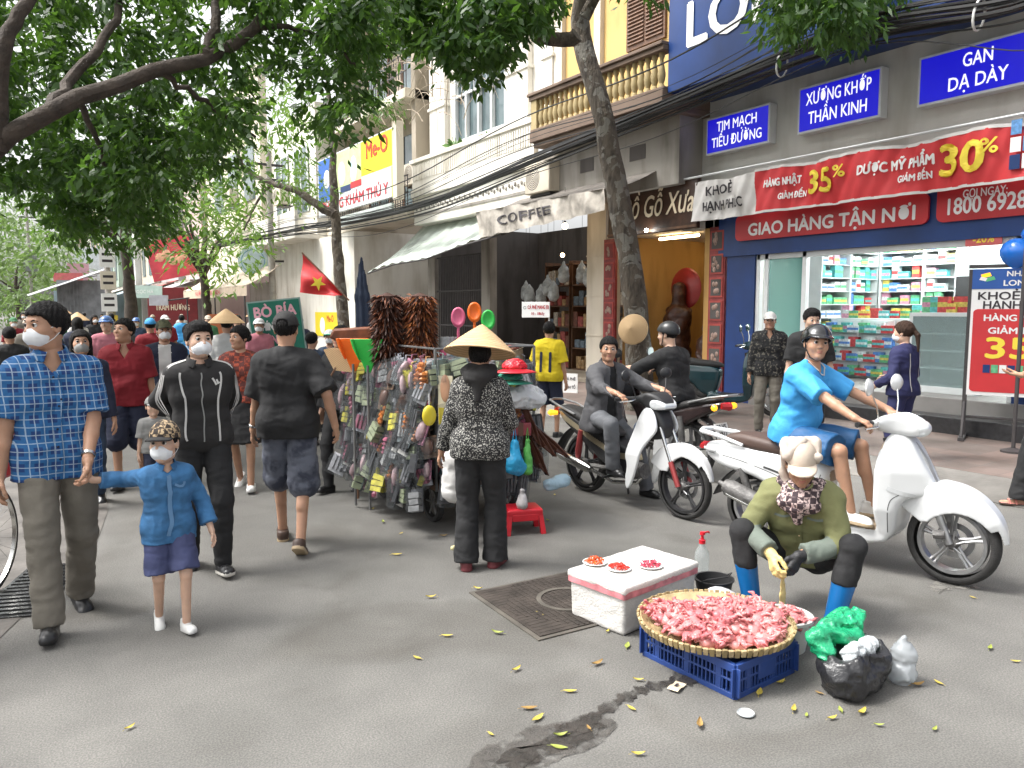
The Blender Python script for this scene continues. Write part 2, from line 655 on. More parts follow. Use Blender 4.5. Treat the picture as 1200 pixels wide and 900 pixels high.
def head_sdf(q, fem=False, age=0):
 x = np.abs(q[:, 0])
 Q = np.stack([x, q[:, 1], q[:, 2]], 1)
 d = ell(Q, (0, -.014, .034), (.074, .094, .084))
 d = smin(d, ell(Q, (0, .022, -.03), (.062, .07, .082)), .04)
 d = smin(d, rc(Q, (0, .058, -.094), (.035, .0, -.075), .022, .024), .035)   # jaw
 d = smin(d, ell(Q, (.034, .056, -.022), (.026, .026, .024)), .03)            # cheek
 d = smin(d, rc(Q, (0, .082, .03), (.034, .072, .032), .012, .012), .02)      # brow
 d = smax(d, -ell(Q, (.032, .098, .0115), (.0175, .015, .0085)), .010)         # eye socket
 d = smin(d, rc(Q, (0, .085, .016), (0, .106, -.02), .0075, .0125), .014)     # nose
 d = smin(d, ell(Q, (.0115, .096, -.022), (.009, .011, .008)), .008)
 d = smin(d, ell(Q, (0, .087, -.049), (.022, .0115, .0075)), .008)            # lips
 d = smin(d, ell(Q, (0, .086, -.06), (.018, .011, .0075)), .006)
 d = smin(d, ell(Q, (0, .08, -.088), (.02, .016, .016)), .02)                 # chin
 e = ell(Q, (.077, -.008, -.004), (.009, .021, .033))
 e = smax(e, -ell(Q, (.088, -.002, -.002), (.008, .011, .019)), .006)
 return smin(d, e, .008)
def hand_prims(J, i, s):
 """palm, four fingers and a thumb; J.pn points out of the palm"""
 w, d, n = J.wri[i], J.hd[i], J.pn[i]
 sgn = 1 if i == 0 else -1
 t = np.cross(d, n) * sgn        # towards the thumb
 c = J.curl[i]
 pr = []
 for k in (-1, 0, 1):
  a = w + d * .012 + t * .014 * k
  b = w + d * .088 + t * .023 * k
  pr.append((a, b, .0155, .0125))
 for k, (ln, off) in enumerate(((.070, .031), (.079, .0105), (.073, -.0105), (.056, -.031))):
  base = w + d * (.09 - abs(off) * .15) + t * off
  a1, a2, a3 = c * .55 + .05, c * 1.35 + .12, c * 2.0 + .2
  sp = t * off * 1.2 * (1 - c) * .6
  d1 = nrmz(d * math.cos(a1) + n * math.sin(a1) + sp)
  d2 = nrmz(d * math.cos(a2) + n * math.sin(a2) + sp)
  d3 = nrmz(d * math.cos(a3) + n * math.sin(a3) + sp)
  p1 = base + d1 * ln * .46
  p2 = p1 + d2 * ln * .32
  p3 = p2 + d3 * ln * .24
  rr = .0088 if k < 3 else .0076
  pr += [(base - d * .015, p1, rr + .0012, rr), (p1, p2, rr, rr * .93), (p2, p3, rr * .93, rr * .8)]
 b0 = w + d * .025 + t * .022 + n * .006
 b1 = b0 + nrmz(d * .75 + t * .62 + n * .35) * .045
 b2 = b1 + nrmz(d * .92 + t * (.22 - .3 * c) + n * (.25 + .4 * c)) * .034
 b3 = b2 + nrmz(d * .95 - t * .25 * c + n * (.2 + .5 * c)) * .026
 pr += [(b0, b1, .015, .0115), (b1, b2, .011, .0098), (b2, b3, .0098, .008)]
 return pr
def make_mesh_parts(parts):
 vs = np.concatenate([p[0] for p in parts])
 qs, n = [], 0
 for p in parts:
  qs.append(p[1] + n)
  n += len(p[0])
 return vs, np.concatenate(qs)
def person(label, loc, rz, H=1.68, J=None, sk=None, top=None, bottom=None, shoes=None, hair=None, mask=None, hat=None, glasses=False, lod=0, fem=False, wf=1., group=None, headscale=1., bald=False, collar=None, extra=None, gloves=None, arm_cover=None):
 s = H / 1.70
 root = thing('person', label, 'person', loc, rz, group)
 J = J or pose()
 sk = sk or SK
 seed = (len(label) * 7.13 + H * 91) % 6.28
 hc, hf, hsc = (.0125, .0062, .0056) if lod == 0 else ((.016, .0085, .0075) if lod == 1 else (.022, .012, .010))
 def put(name, vs, qs, mats, mi=None, lab=None):
  o = obj(name, np_mesh(name, vs * s, qs, mats, mi), root)
  if lab:
   o['label'] = lab
  return o
 # ---- body
 arm_r = (.046, .038, .036, .026) if not fem else (.041, .034, .032, .023)
 leg_r = (.078, .052, .05, .034)
 bt, limbs = torso_prims(J, 0, wf, fem), []
 for i in (0, 1):
  bp = []
  bp.append((J.sho[i], J.elb[i], arm_r[0], arm_r[1]))
  bp.append((J.elb[i], J.elb[i] * .6 + J.wri[i] * .4, arm_r[2], arm_r[2] + .001))
  bp.append((J.elb[i] * .6 + J.wri[i] * .4, J.wri[i], arm_r[2], arm_r[3]))
  limbs.append(bp)
  bp = []
  limbs.append(bp)
  bp.append((J.hip[i], J.knee[i], leg_r[0], leg_r[1]))
  cm = J.knee[i] * .68 + J.ank[i] * .32
  back = nrmz(np.cross(np.cross(J.knee[i] - J.hip[i] + 1e-4, J.ank[i] - J.knee[i]), J.ank[i] - J.knee[i]) + np.array([0, -1e-4, 0]))
  bw = -J.fdir[i] + 0
  bp.append((J.knee[i], J.ank[i], leg_r[2] - .004, leg_r[3]))
  bp.append((J.knee[i] * .85 + J.ank[i] * .15 + bw * .012, cm + bw * .018 + (J.ank[i] - J.knee[i]) * .12, .042, .04))
  bp.append((J.ank[i] - J.fdir[i] * .03 - J.fup[i] * .045, J.ank[i] + J.fdir[i] * .14 - J.fup[i] * .058, .03, .02))
 bt.append((J.neck - J.u * .03, J.hc - J.hf * .02 - J.hu * .05, .054 if not fem else .047, .05 if not fem else .043))
 allp = np.array([q for L in [bt] + limbs for p in L for q in p[:2]])
 lo, hi = allp.min(0) - .14, allp.max(0) + .14
 parts = [nets(lambda P: grp(P, bt, limbs), lo, hi, hc)]
 hs = headscale
 nk = (J.neck - J.u * .03, J.hc - J.hf * .02 - J.hu * .05, .0545 if not fem else .0475, .0505 if not fem else .0435)
 def headf(P):
  return smin(head_sdf(headq(J, P, hs)) * hs, rc(P, *nk), .025)
 hb = .15 * hs
 parts.append(nets(headf, J.hc - hb, J.hc + hb, hf))
 for i in (0, 1):
  if gloves and gloves[i]:
   continue
  hp = hand_prims(J, i, s)
  fa = (J.elb[i] * .3 + J.wri[i] * .7, J.wri[i] + J.hd[i] * .01, arm_r[3] + .0045, arm_r[3] - .001)
  c0 = J.wri[i] + J.hd[i] * .08
  parts.append(nets(lambda P: smin(uni(P, hp, .007), rc(P, *fa), .02), c0 - .145, c0 + .145, hsc))
 put('body', *make_mesh_parts(parts), sk)
 for i in (0, 1):
  if gloves and gloves[i]:
   hp = [(p[0], p[1], p[2] + .003, p[3] + .003) for p in hand_prims(J, i, s)]
   fa = (J.elb[i] * .45 + J.wri[i] * .55, J.wri[i] + J.hd[i] * .01, arm_r[3] + .013, arm_r[3] + .004)
   c0 = J.wri[i] + J.hd[i] * .05
   put('glove', *nets(lambda P: smin(uni(P, hp, .007), rc(P, *fa), .02) + folds(P, .0012, 90), c0 - .19, c0 + .19, hsc), gloves[i])
 # ---- face
 def hw(q):
  return J.hc + (q[0] * J.hr + q[1] * J.hf + q[2] * J.hu) * hs
 HM = Matrix((J.hr, J.hf, J.hu)).transposed()
 if lod < 2:
  for sg in (1, -1):
   mb = MB()
   mb.ball((0, 0, 0), .0135 * s * hs, 16)
   e = mb.build('eye', [M_EYE, M_IRIS], root, V(hw((.0315 * sg, .0785, .0115)) * s))
   e.rotation_euler = (HM @ Matrix.Rotation(R(-90), 3, 'X')).to_euler()
   for p in e.data.polygons:
    if p.center.z > .0105 * s * hs:
     p.material_index = 1
   mb = MB()
   mb.tube([V(hw(q) * s) for q in ((.017 * sg, .0905, .0305), (.033 * sg, .088, .036), (.049 * sg, .075, .031))], [.0035 * s, .0045 * s, .002 * s], 6, sx=.5)
   mb.build('eyebrow', M_HAIR, root)
   mb = MB()   # upper lash line
   mb.tube([V(hw(q) * s) for q in ((.0185 * sg, .0885, .0135), (.032 * sg, .0935, .0185), (.047 * sg, .082, .0145))], .0018 * s, 5)
   mb.build('eyelash', M_IRIS, root)
  if not mask:
   mb = MB()
   for zz, hgt in ((-.0485, .0062), (-.0595, .0072)):
    mb.ball(V(hw((0, .0885 if zz > -.05 else .0875, zz)) * s), s, 10, (.0205, .011, hgt), HM)
   mb.build('lips', M_LIP, root)
 # ---- hair
 if hair:
  kind, hm = hair
  long_ = kind in ('bun', 'ponytail', 'long')
  def hairf(P):
   q = headq(J, P, hs)
   th = .011 if kind == 'buzz' else .017
   d = ell(q, (0, -.014, .034), (.074 + th, .094 + th, .084 + th))
   if kind == 'quiff':
    d = smin(d, ell(q, (0, .035, .098), (.062, .05, .028)), .03)
   line = np.where(q[:, 1] > .03, .052 + (q[:, 1] - .03) * .15, np.where(q[:, 1] > -.005, .0, -.048 - .0 * q[:, 1]))
   line = np.interp(q[:, 1], [-.1, -.03, -.005, .02, .04, .06, .1], [-.062, -.055, -.015, .0, .035, .058, .064])
   if long_:
    line = np.interp(q[:, 1], [-.1, .0, .02, .05, .065, .1], [-.075, -.055, -.02, .02, .056, .062])
   d = smax(d, line - q[:, 2], .012)
   if kind == 'bun':
    d = smin(d, ell(q, (0, -.115, .0), (.045, .04, .045)), .02)
   if kind == 'ponytail':
    d = smin(d, rc(q, (0, -.115, .02), (0, -.15, -.04), .022, .026), .02)
    d = smin(d, rc(q, (0, -.15, -.04), (0, -.15, -.22), .026, .012), .02)
   if kind == 'long':
    for sg in (1, -1):
     d = smin(d, rc(q, (.066 * sg, -.01, .03), (.075 * sg, -.01, -.14), .026, .028), .03)
    d = smin(d, rc(q, (0, -.08, 0), (0, -.075, -.17), .05, .05), .04)
   w = np.sin(q[:, 0] * 330 + 3 * np.sin(q[:, 1] * 90)) * .0022 + np.sin(q[:, 1] * 210 + q[:, 0] * 120 + q[:, 2] * 40) * .002
   return d * hs + w
  b = np.array([.13, .13, .13]) * hs
  if long_:
   vs, qs = nets(hairf, J.hc - .26 * hs, J.hc + .15 * hs, hf)
  else:
   vs, qs = nets(hairf, J.hc - b, J.hc + b, hf)
  put('hair', vs, qs, hm)
 # ---- mask
 if mask:
  def maskf(P):
   q = headq(J, P, hs)
   d = ell(q, (0, .045, -.047), (.064, .071, .06))
   d = smin(d, rc(q, (0, .1, -.018), (0, .108, -.058), .012, .014), .02)
   d = smax(d, -(q[:, 1] - .028 + .25 * np.abs(q[:, 0])), .006)
   d = smax(d, q[:, 2] + .0 - .004 + .12 * np.abs(q[:, 0]), .006)
   return d * hs
  vs, qs = nets(maskf, J.hc - .14 * hs, J.hc + .14 * hs, hf)
  mk = put('face_mask', vs, qs, mask)
  mb = MB()
  for sg in (1, -1):
   for z0, z1 in ((-.012, .012), (-.085, -.03)):
    mb.tube([V(hw(q) * s) for q in ((.052 * sg, .046, z0), (.075 * sg, .015, (z0 + z1) / 2), (.083 * sg, -.012, z1))], .0018 * s, 5)
  mb.build('ear_loop', mask, mk)
 # ---- garments
 if bottom:
  kind = bottom['kind']
  bo = bottom.get('off', .014)
  pr = []
  hw_ = .088 if fem else .078
  pr.append((J.pel - J.r * hw_ - J.f * .012, J.pel + J.r * hw_ - J.f * .012, .101 + bo * .7, .101 + bo * .7))
  pr.append((J.waist - J.u * .05 - J.r * .07, J.waist - J.u * .05 + J.r * .07, .096 + bo * .5, .096 + bo * .5))
  ln = bottom.get('len', 1.)
  fl = bottom.get('flare', 0.)
  if kind == 'skirt':
   kc = (J.knee[0] + J.knee[1]) / 2
   tgt = J.pel * (1 - ln) + kc * ln
   dn = nrmz(tgt - J.pel)
   for sg in (1, -1):
    pr.append((J.pel + J.r * .05 * sg + dn * .06, tgt + J.r * .09 * sg + dn * .08, .085 + bo, .1 + bo + fl, tgt, dn))
   pr.append((J.pel + dn * .06, tgt + dn * .08, .085 + bo, .1 + bo + fl, tgt, dn))
  else:
   for i in (0, 1):
    if ln <= 1.0 - 1e-6 or kind == 'shorts':
     end = J.hip[i] + (J.knee[i] - J.hip[i]) * ln if ln <= 1 else J.knee[i] + (J.ank[i] - J.knee[i]) * (ln - 1)
     dn = nrmz(J.knee[i] - J.hip[i]) if ln <= 1 else nrmz(J.ank[i] - J.knee[i])
     if ln <= 1:
      pr.append((J.hip[i], end + dn * .05, .082 + bo, .06 + bo + fl, end, dn))
     else:
      pr.append((J.hip[i], J.knee[i], .082 + bo, .06 + bo + fl))
      pr.append((J.knee[i], end + dn * .05, .06 + bo + fl, .055 + bo + fl, end, dn))
    else:
     pr.append((J.hip[i], J.knee[i], .082 + bo, .057 + bo))
     dn = nrmz(J.ank[i] - J.knee[i])
     end = J.ank[i] - dn * bottom.get('cut', -.02)
     pr.append((J.knee[i], J.ank[i] + dn * .04, .055 + bo, .04 + bo + fl, end, dn))
  top_cut = J.waist + J.u * bottom.get('rise', -.1)
  amp, fr = bottom.get('amp', .005), bottom.get('freq', 38)
  def botf(P):
   d = np.maximum(uni(P, pr[:2], .02), (P - top_cut) @ J.u)
   return smin(d, uni(P, pr[2:], .014 if kind != 'skirt' else .05), .02) + folds(P, amp, fr, seed)
  ap = np.array([q for p in pr for q in p[:2]])
  put(bottom.get('name', {'trousers': 'trousers', 'shorts': 'shorts', 'skirt': 'skirt'}[kind]), *nets(botf, ap.min(0) - .16, ap.max(0) + .16, hc * .8), bottom['mat'])
 if top:
  o = top.get('off', .014)
  sl = top.get('sleeve', .75)
  hem = top.get('hem', .08)
  flr = top.get('flare', .012)
  pr = torso_prims(J, o, wf, fem)
  hc_ = J.pel - J.u * hem
  pr.append((J.pel - J.r * (.085 if fem else .08) - J.f * .01, J.pel + J.r * (.085 if fem else .08) - J.f * .01, .102 + o, .102 + o))
  hd_ = J.pel - J.u * (hem + .07)
  if top.get('straight', True):
   pr.append((J.pel - J.r * .08 - J.f * .005, hd_ - J.r * .085, .1 + o, .1 + o + flr, hc_, -J.u))
   pr.append((J.pel + J.r * .08 - J.f * .005, hd_ + J.r * .085, .1 + o, .1 + o + flr, hc_, -J.u))
  tl = []
  for i in (0, 1):
   pt, pr = pr, []
   d1, d2 = nrmz(J.elb[i] - J.sho[i]), nrmz(J.wri[i] - J.elb[i])
   so = top.get('soff', o)
   if sl <= 1:
    e = J.sho[i] + (J.elb[i] - J.sho[i]) * sl
    pr.append((J.sho[i], e + d1 * .05, arm_r[0] + so + .004, arm_r[1] + so + top.get('cuff', .016), e, d1))
   else:
    e = J.elb[i] + (J.wri[i] - J.elb[i]) * (sl - 1)
    pr.append((J.sho[i], J.elb[i], arm_r[0] + so + .004, arm_r[1] + so + .002))
    pr.append((J.elb[i], e + d2 * .04, arm_r[2] + so, arm_r[3] + so + top.get('cuff', .002), e, d2))
   tl.append(pr)
   pr = pt
  nkp = J.neck + J.u * top.get('neck', .005) + J.f * .05
  nkn = nrmz(J.u + J.f * top.get('neckslope', .55))
  amp, fr = top.get('amp', .0048), top.get('freq', 36)
  vdeep = top.get('v', 0)
  def topf(P):
   d = grp(P, pr, tl, .045, .014, .03) + folds(P, amp, fr, seed + 1)
   d = np.maximum(d, (P - hc_) @ (-J.u))
   d = smax(d, np.minimum((P - nkp) @ nkn, .2), .006)
   if vdeep:
    q = P - J.neck
    a, b, c = q @ J.r, q @ J.f, q @ J.u
    vv = np.maximum(np.abs(a) - np.clip(.062 * (c + vdeep) / vdeep, -.02, .09), -(c + vdeep))
    vv = np.maximum(vv, -b)
    d = smax(d, -vv, .005)
   return d
  pts = np.array([q for L in [pr] + tl for p in L for q in p[:2]])
  mats = top['mat']
  fine = top.get('h', hc * .8)
  vs, qs = nets(topf, pts.min(0) - .15, pts.max(0) + .15, fine)
  mi = None
  if top.get('mi'):
   mi = top['mi'](vs[qs].mean(1), J)
  tp = put(top.get('name', 'shirt'), vs, qs, mats, mi)
  if top.get('collar'):
   def colf(P):
    q = P - (J.neck + J.u * .02 + J.f * .005)
    a, b, c = q @ J.r, q @ J.f, q @ J.u
    rr = np.hypot(a, b * .92 - c * .25)
    rad = .066 + (.03 - c) * .45
    d = np.abs(rr - rad) - .005
    d = np.maximum(d, np.abs(c - .008 + b * .35) - .026)
    d = np.maximum(d, -(np.abs(a) - (.012 + .35 * (.03 - c)) + np.where(b > 0, 0, 1)))
    return d
   vs, qs = nets(colf, J.neck - .14, J.neck + .14, hf * .8)
   put('collar', vs, qs, top['collar'])
  if top.get('placket'):
   pass
 # ---- shoes
 if shoes:
  for i in (0, 1):
   a, fd, fu = J.ank[i], J.fdir[i], J.fup[i]
   fr_ = np.cross(fd, fu)
   kind = shoes.get('kind', 'shoe')
   def shoef(P):
    q = P - a
    q = np.stack([q @ fr_, q @ fd, q @ fu], 1)
    Q = q * np.array([1, 1, 1])
    d = rc(Q, (0, -.04, -.042), (0, .07, -.052), .041, .04)
    d = smin(d, rc(Q, (-.008, .12, -.06), (.008, .135, -.062), .036, .031), .05)
    if kind == 'sandal':
     d = np.full(len(q), 9.)
    elif kind == 'boot':
     kn = J.knee[i] - a
     kq = np.array([kn @ fr_, kn @ fd, kn @ fu])
     d = smin(d, rc(Q, (0, -.02, -.02), kq * .58, .05, .066), .04)
     d = np.maximum(d, (Q - kq * shoes.get('h', .5)) @ nrmz(kq))
    else:
     d = smin(d, rc(Q, (0, -.03, -.01), (0, -.028, .02), .04, .04), .03)
     d = smax(d, q[:, 2] - (.03 if kind == 'sneaker' else .004) + np.where(q[:, 1] < 0, 0, 0), .01)
     if kind == 'slip':
      d = smax(d, -rc(Q, (0, -.02, .0), (0, .045, -.01), .035, .03), .01)
    sole = rc(q * np.array([1, 1, .3]), (0, -.04, -.021), (0, .12, -.021), .044, .039)
    sole = np.maximum(np.maximum(sole, -.081 - q[:, 2] + np.maximum(q[:, 1] - .09, 0) * .15), q[:, 2] + shoes.get('sole', .052))
    return np.minimum(d, sole) if kind != 'sandal' else sole
   fnh = hf
   vs, qs = nets(lambda P: np.maximum(shoef(P), -.0805 - (P - a) @ fu), a - .25, a + (.25 if kind != 'boot' else .45), fnh)
   lv = ((vs[qs].mean(1) - a) @ fu) < -shoes.get('sole', .052) - .004
   so = put({'shoe': 'shoe', 'sneaker': 'sneaker', 'slip': 'slipper', 'boot': 'boot', 'sandal': 'sandal'}[kind], vs, qs, [shoes['mat'], shoes.get('solemat', shoes['mat'])], lv.astype(int))
   if kind == 'sandal':
    mb = MB()
    for y0, zz in ((.07, -.03), (.02, -.02)):
     mb.tube([V((a + fr_ * x + fd * y + fu * z) * s) for x, y, z in ((-.042, y0, -.06), (-.03, y0 + .01, zz), (0, y0 + .015, zz + .008), (.03, y0 + .01, zz), (.042, y0, -.06))], .008 * s, 6)
    mb.build('strap', shoes['mat'], so)
 root['_s'] = s
 PJ[root.name] = (J, s, hs)
 if hat:
  hat(root, J, s, hs)
 if extra:
  extra(root, J, s, hs)
 del root['_s']
 return root
PJ = {}
def hframe(J, s, hs, off=(0, 0, 0)):
 """matrix from head coordinates (right, front, up) to the person's frame"""
 m = Matrix((J.hr, J.hf, J.hu)).transposed().to_4x4()
 m.translation = V((J.hc + (off[0] * J.hr + off[1] * J.hf + off[2] * J.hu) * hs) * s)
 return m @ Matrix.Scale(s * hs, 4)
def cap_hat(mat, brim_mat=None, front=1, name='cap', pattern=None, hole=False, tall=.0):
 def f(root, J, s, hs):
  m = hframe(J, s, hs)
  def fn(q):
   d = ell(q, (0, -.014, .03), (.0905, .112, .106 + tall))
   d = np.maximum(d, .034 - q[:, 2] + q[:, 1] * .08 * front)
   d = np.maximum(d, -ell(q, (0, -.014, .02), (.084, .104, .1 + tall)))
   if hole:
    d = np.maximum(d, -ell(q, (0, -.11 * front, .045), (.042, .05, .03)))
   return d
  o = sdf_obj(name, fn, (-.12, -.15, 0), (.12, .13, .18 + tall), .0065, mat, root)
  o.matrix_local = m
  def bf(q):
   y = (q[:, 1] + .014) * front
   d = np.hypot(q[:, 0] / .078, (y - .085) / .1) - 1
   z = .036 + .02 * (q[:, 0] / .08) ** 2 * -1 + .012 - (y - .1) * .12
   return np.maximum(np.maximum(d * .07, np.abs(q[:, 2] - z) - .006), -ell(q, (0, -.014, .02), (.084, .104, .1)))
  b = sdf_obj('brim', bf, (-.1, -.23, 0), (.1, .22, .08), .0055, brim_mat or mat, o)
 return f
def helmet_hat(mat, visor=True, rim=None, strap=None):
 def f(root, J, s, hs):
  m = hframe(J, s, hs)
  def fn(q):
   d = ell(q, (0, -.012, .035), (.105, .125, .112))
   cut = .018 + .04 * np.clip(q[:, 1] * 8, -.6, 1)
   d = smax(d, cut - q[:, 2], .008)
   d = smax(d, -ell(q, (0, -.012, .03), (.092, .11, .1)), .004)
   if visor:
    v = np.maximum(np.hypot(q[:, 0] / .088, (q[:, 1] - .06) / .098) - 1, 0) * .08
    v = np.hypot(np.maximum(v, 0), np.maximum(np.abs(q[:, 2] - (.062 - (q[:, 1] - .1) * .25 - 2.0 * q[:, 0] ** 2)) - .003, 0)) - .003
    v = np.maximum(v, .07 - q[:, 1])
    d = smin(d, v, .01)
   return d
  o = sdf_obj('helmet', fn, (-.13, -.16, -.03), (.13, .19, .17), .006, [mat, rim or mat], root,
     mi=(lambda c: (c[:, 2] < .03 + .04 * np.clip(c[:, 1] * 8, -.6, 1)).astype(int)) if rim else None)
  o.matrix_local = m
  if strap:
   mb = MB()
   mb.tube([(-.084, -.0, .03), (-.078, .02, -.04), (-.05, .05, -.1), (0, .06, -.118), (.05, .05, -.1), (.078, .02, -.04), (.084, 0, .03)], .006, 6, sx=.5)
   mb.build('chin_strap', strap, o)
 return f
# ------------------------------------------------------------------ motorbikes (x forward, z up, origin under the rear axle)
RUB = M('tyre_rubber', (.028, .027, .026), rough=.85, var=.3, vs=20, bump=.25, bs=120)
BLK = M('black_plastic', (.02, .02, .021), rough=.5, var=.25, vs=9, bump=.05, bs=120)
SEATM = M('seat_black', (.022, .021, .021), rough=.6, bump=.15, bs=260)
SEATB = M('seat_brown', (.075, .045, .035), rough=.55, bump=.15, bs=260)
CHR = M('chrome', (.62, .62, .6), rough=.2, metal=1, var=.1)
ALU = M('grey_alloy', (.36, .36, .36), rough=.4, metal=.85, var=.2, vs=14)
DIRTY = M('engine_metal', (.16, .155, .15), rough=.6, metal=.6, var=.4, vs=18, bump=.3, bs=60)
WHT = M('white_paint', (.64, .65, .65), rough=.22, var=.05, vs=4, coat=.7)
TEAL = M('teal_paint', (.012, .045, .055), rough=.25, var=.1, coat=.7)
DRED = M('dark_paint', (.03, .02, .02), rough=.25, var=.1, coat=.7)
LENS = M('clear_lens', (.75, .77, .78), rough=.08, var=.05, vs=40, metal=.35)
REDL = M('red_lens', (.42, .015, .02), rough=.12, var=.1)
AMBER = M('amber_lens', (.85, .3, .02), rough=.15, var=.1, emit=(1, .45, .02), es=.6)
BRONZE = M('bronze_plastic', (.30, .23, .16), rough=.5, var=.1)
GOLD = M('gold_trim', (.42, .36, .24), rough=.35, metal=.5, var=.1)
REDF = M('red_fork', (.34, .06, .06), rough=.35, metal=.3, var=.1)
PLATE = M('plate_white', (.7, .7, .68), rough=.5, var=.08)
INK = M('black_ink', (.015, .015, .015), rough=.6, var=0)
GLASSY = M('mirror_glass', (.75, .78, .8), rough=.04, metal=1, var=0)
def wheel(parent, x, r, w, spokes=5, rim=None, disc=True, rimr=.72):
 t = thing('wheel', None, None)
 t.parent = parent
 t.location = (x, 0, r)
 rot = Matrix.Rotation(R(90), 3, 'X')
 ri = r * rimr
 prof = []
 for k in range(15):
  a = math.pi * (k / 14 - .5) * 1.25
  prof.append((r - (r - ri) * .5 - (r - ri) * .0 + (r - ri) * .5 * math.cos(a), w * math.sin(a)))
 mb = MB().lathe(prof, n=44, rot=rot)
 mb.build('tyre', RUB, t)
 mb = MB().lathe([(ri - .018, -w * .75), (ri + .004, -w * .8), (ri + .004, -w * .6), (ri - .014, -w * .45), (ri - .014, w * .45), (ri + .004, w * .6), (ri + .004, w * .8), (ri - .018, w * .75), (ri - .022, 0), (ri - .018, -w * .75)], n=40, rot=rot)
 for k in range(spokes):
  a = 2 * math.pi * k / spokes + .3
  d = V((math.cos(a), 0, math.sin(a)))
  p = V((-d.z, 0, d.x))
  q = [(.035, .022), (ri * .6, .014), (ri - .012, .02)]
  for sg in (1, -1):
   mb.tube([d * q[0][0] + p * sg * .012, d * q[1][0] + p * sg * .008, d * q[2][0] + p * sg * .016], [.013, .010, .012], 6)
 mb.build('rim', rim or ALU, t)
 mb = MB().lathe([(.0, -.05), (.03, -.05), (.045, -.03), (.045, .03), (.03, .05), (0, .05)], n=16, rot=rot)
 mb.build('hub', DIRTY, t)
 if disc:
  mb = MB()
  for sg in (-1,):
   mb.lathe([(r * .28, sg * w * 1.0 - .002), (r * .42, sg * w * 1.0 - .002), (r * .42, sg * w * 1.0 + .002), (r * .28, sg * w * 1.0 + .002), (r * .28, sg * w * 1.0 - .002)], n=30, rot=rot)
   for k in range(6):
    a = k * math.pi / 3
    mb.cyl((math.cos(a) * r * .1, sg * w, math.sin(a) * r * .1), (math.cos(a + .3) * r * .3, sg * w, math.sin(a + .3) * r * .3), .006, 5)
  mb.build('brake_disc', ALU, t)
 return t
def mirror(parent, base, tip, face, rad=.052, mat=None, rim=None):
 """stalk from base to tip, an oval glass facing -face"""
 m = MB()
 b, t = V(base), V(tip)
 m.tube([b, b * .6 + t * .4 + V((.01, 0, .01)), t], .006, 6)
 o = m.build('mirror', rim or BLK, parent)
 rot = rotm(face)
 m = MB().lathe([(0, .03), (.6 * rad, .024), (rad, .004), (rad, -.006), (rad * .93, -.008)], n=20, rot=rot @ Matrix.Diagonal((1.25, 1, 1)), c=t)
 m.build('mirror_shell', mat or WHT, o)
 m = MB().lathe([(0, -.0085), (rad * .93, -.0085)], n=20, rot=rot @ Matrix.Diagonal((1.25, 1, 1)), c=t)
 m.build('mirror_glass', GLASSY, o)
 return o
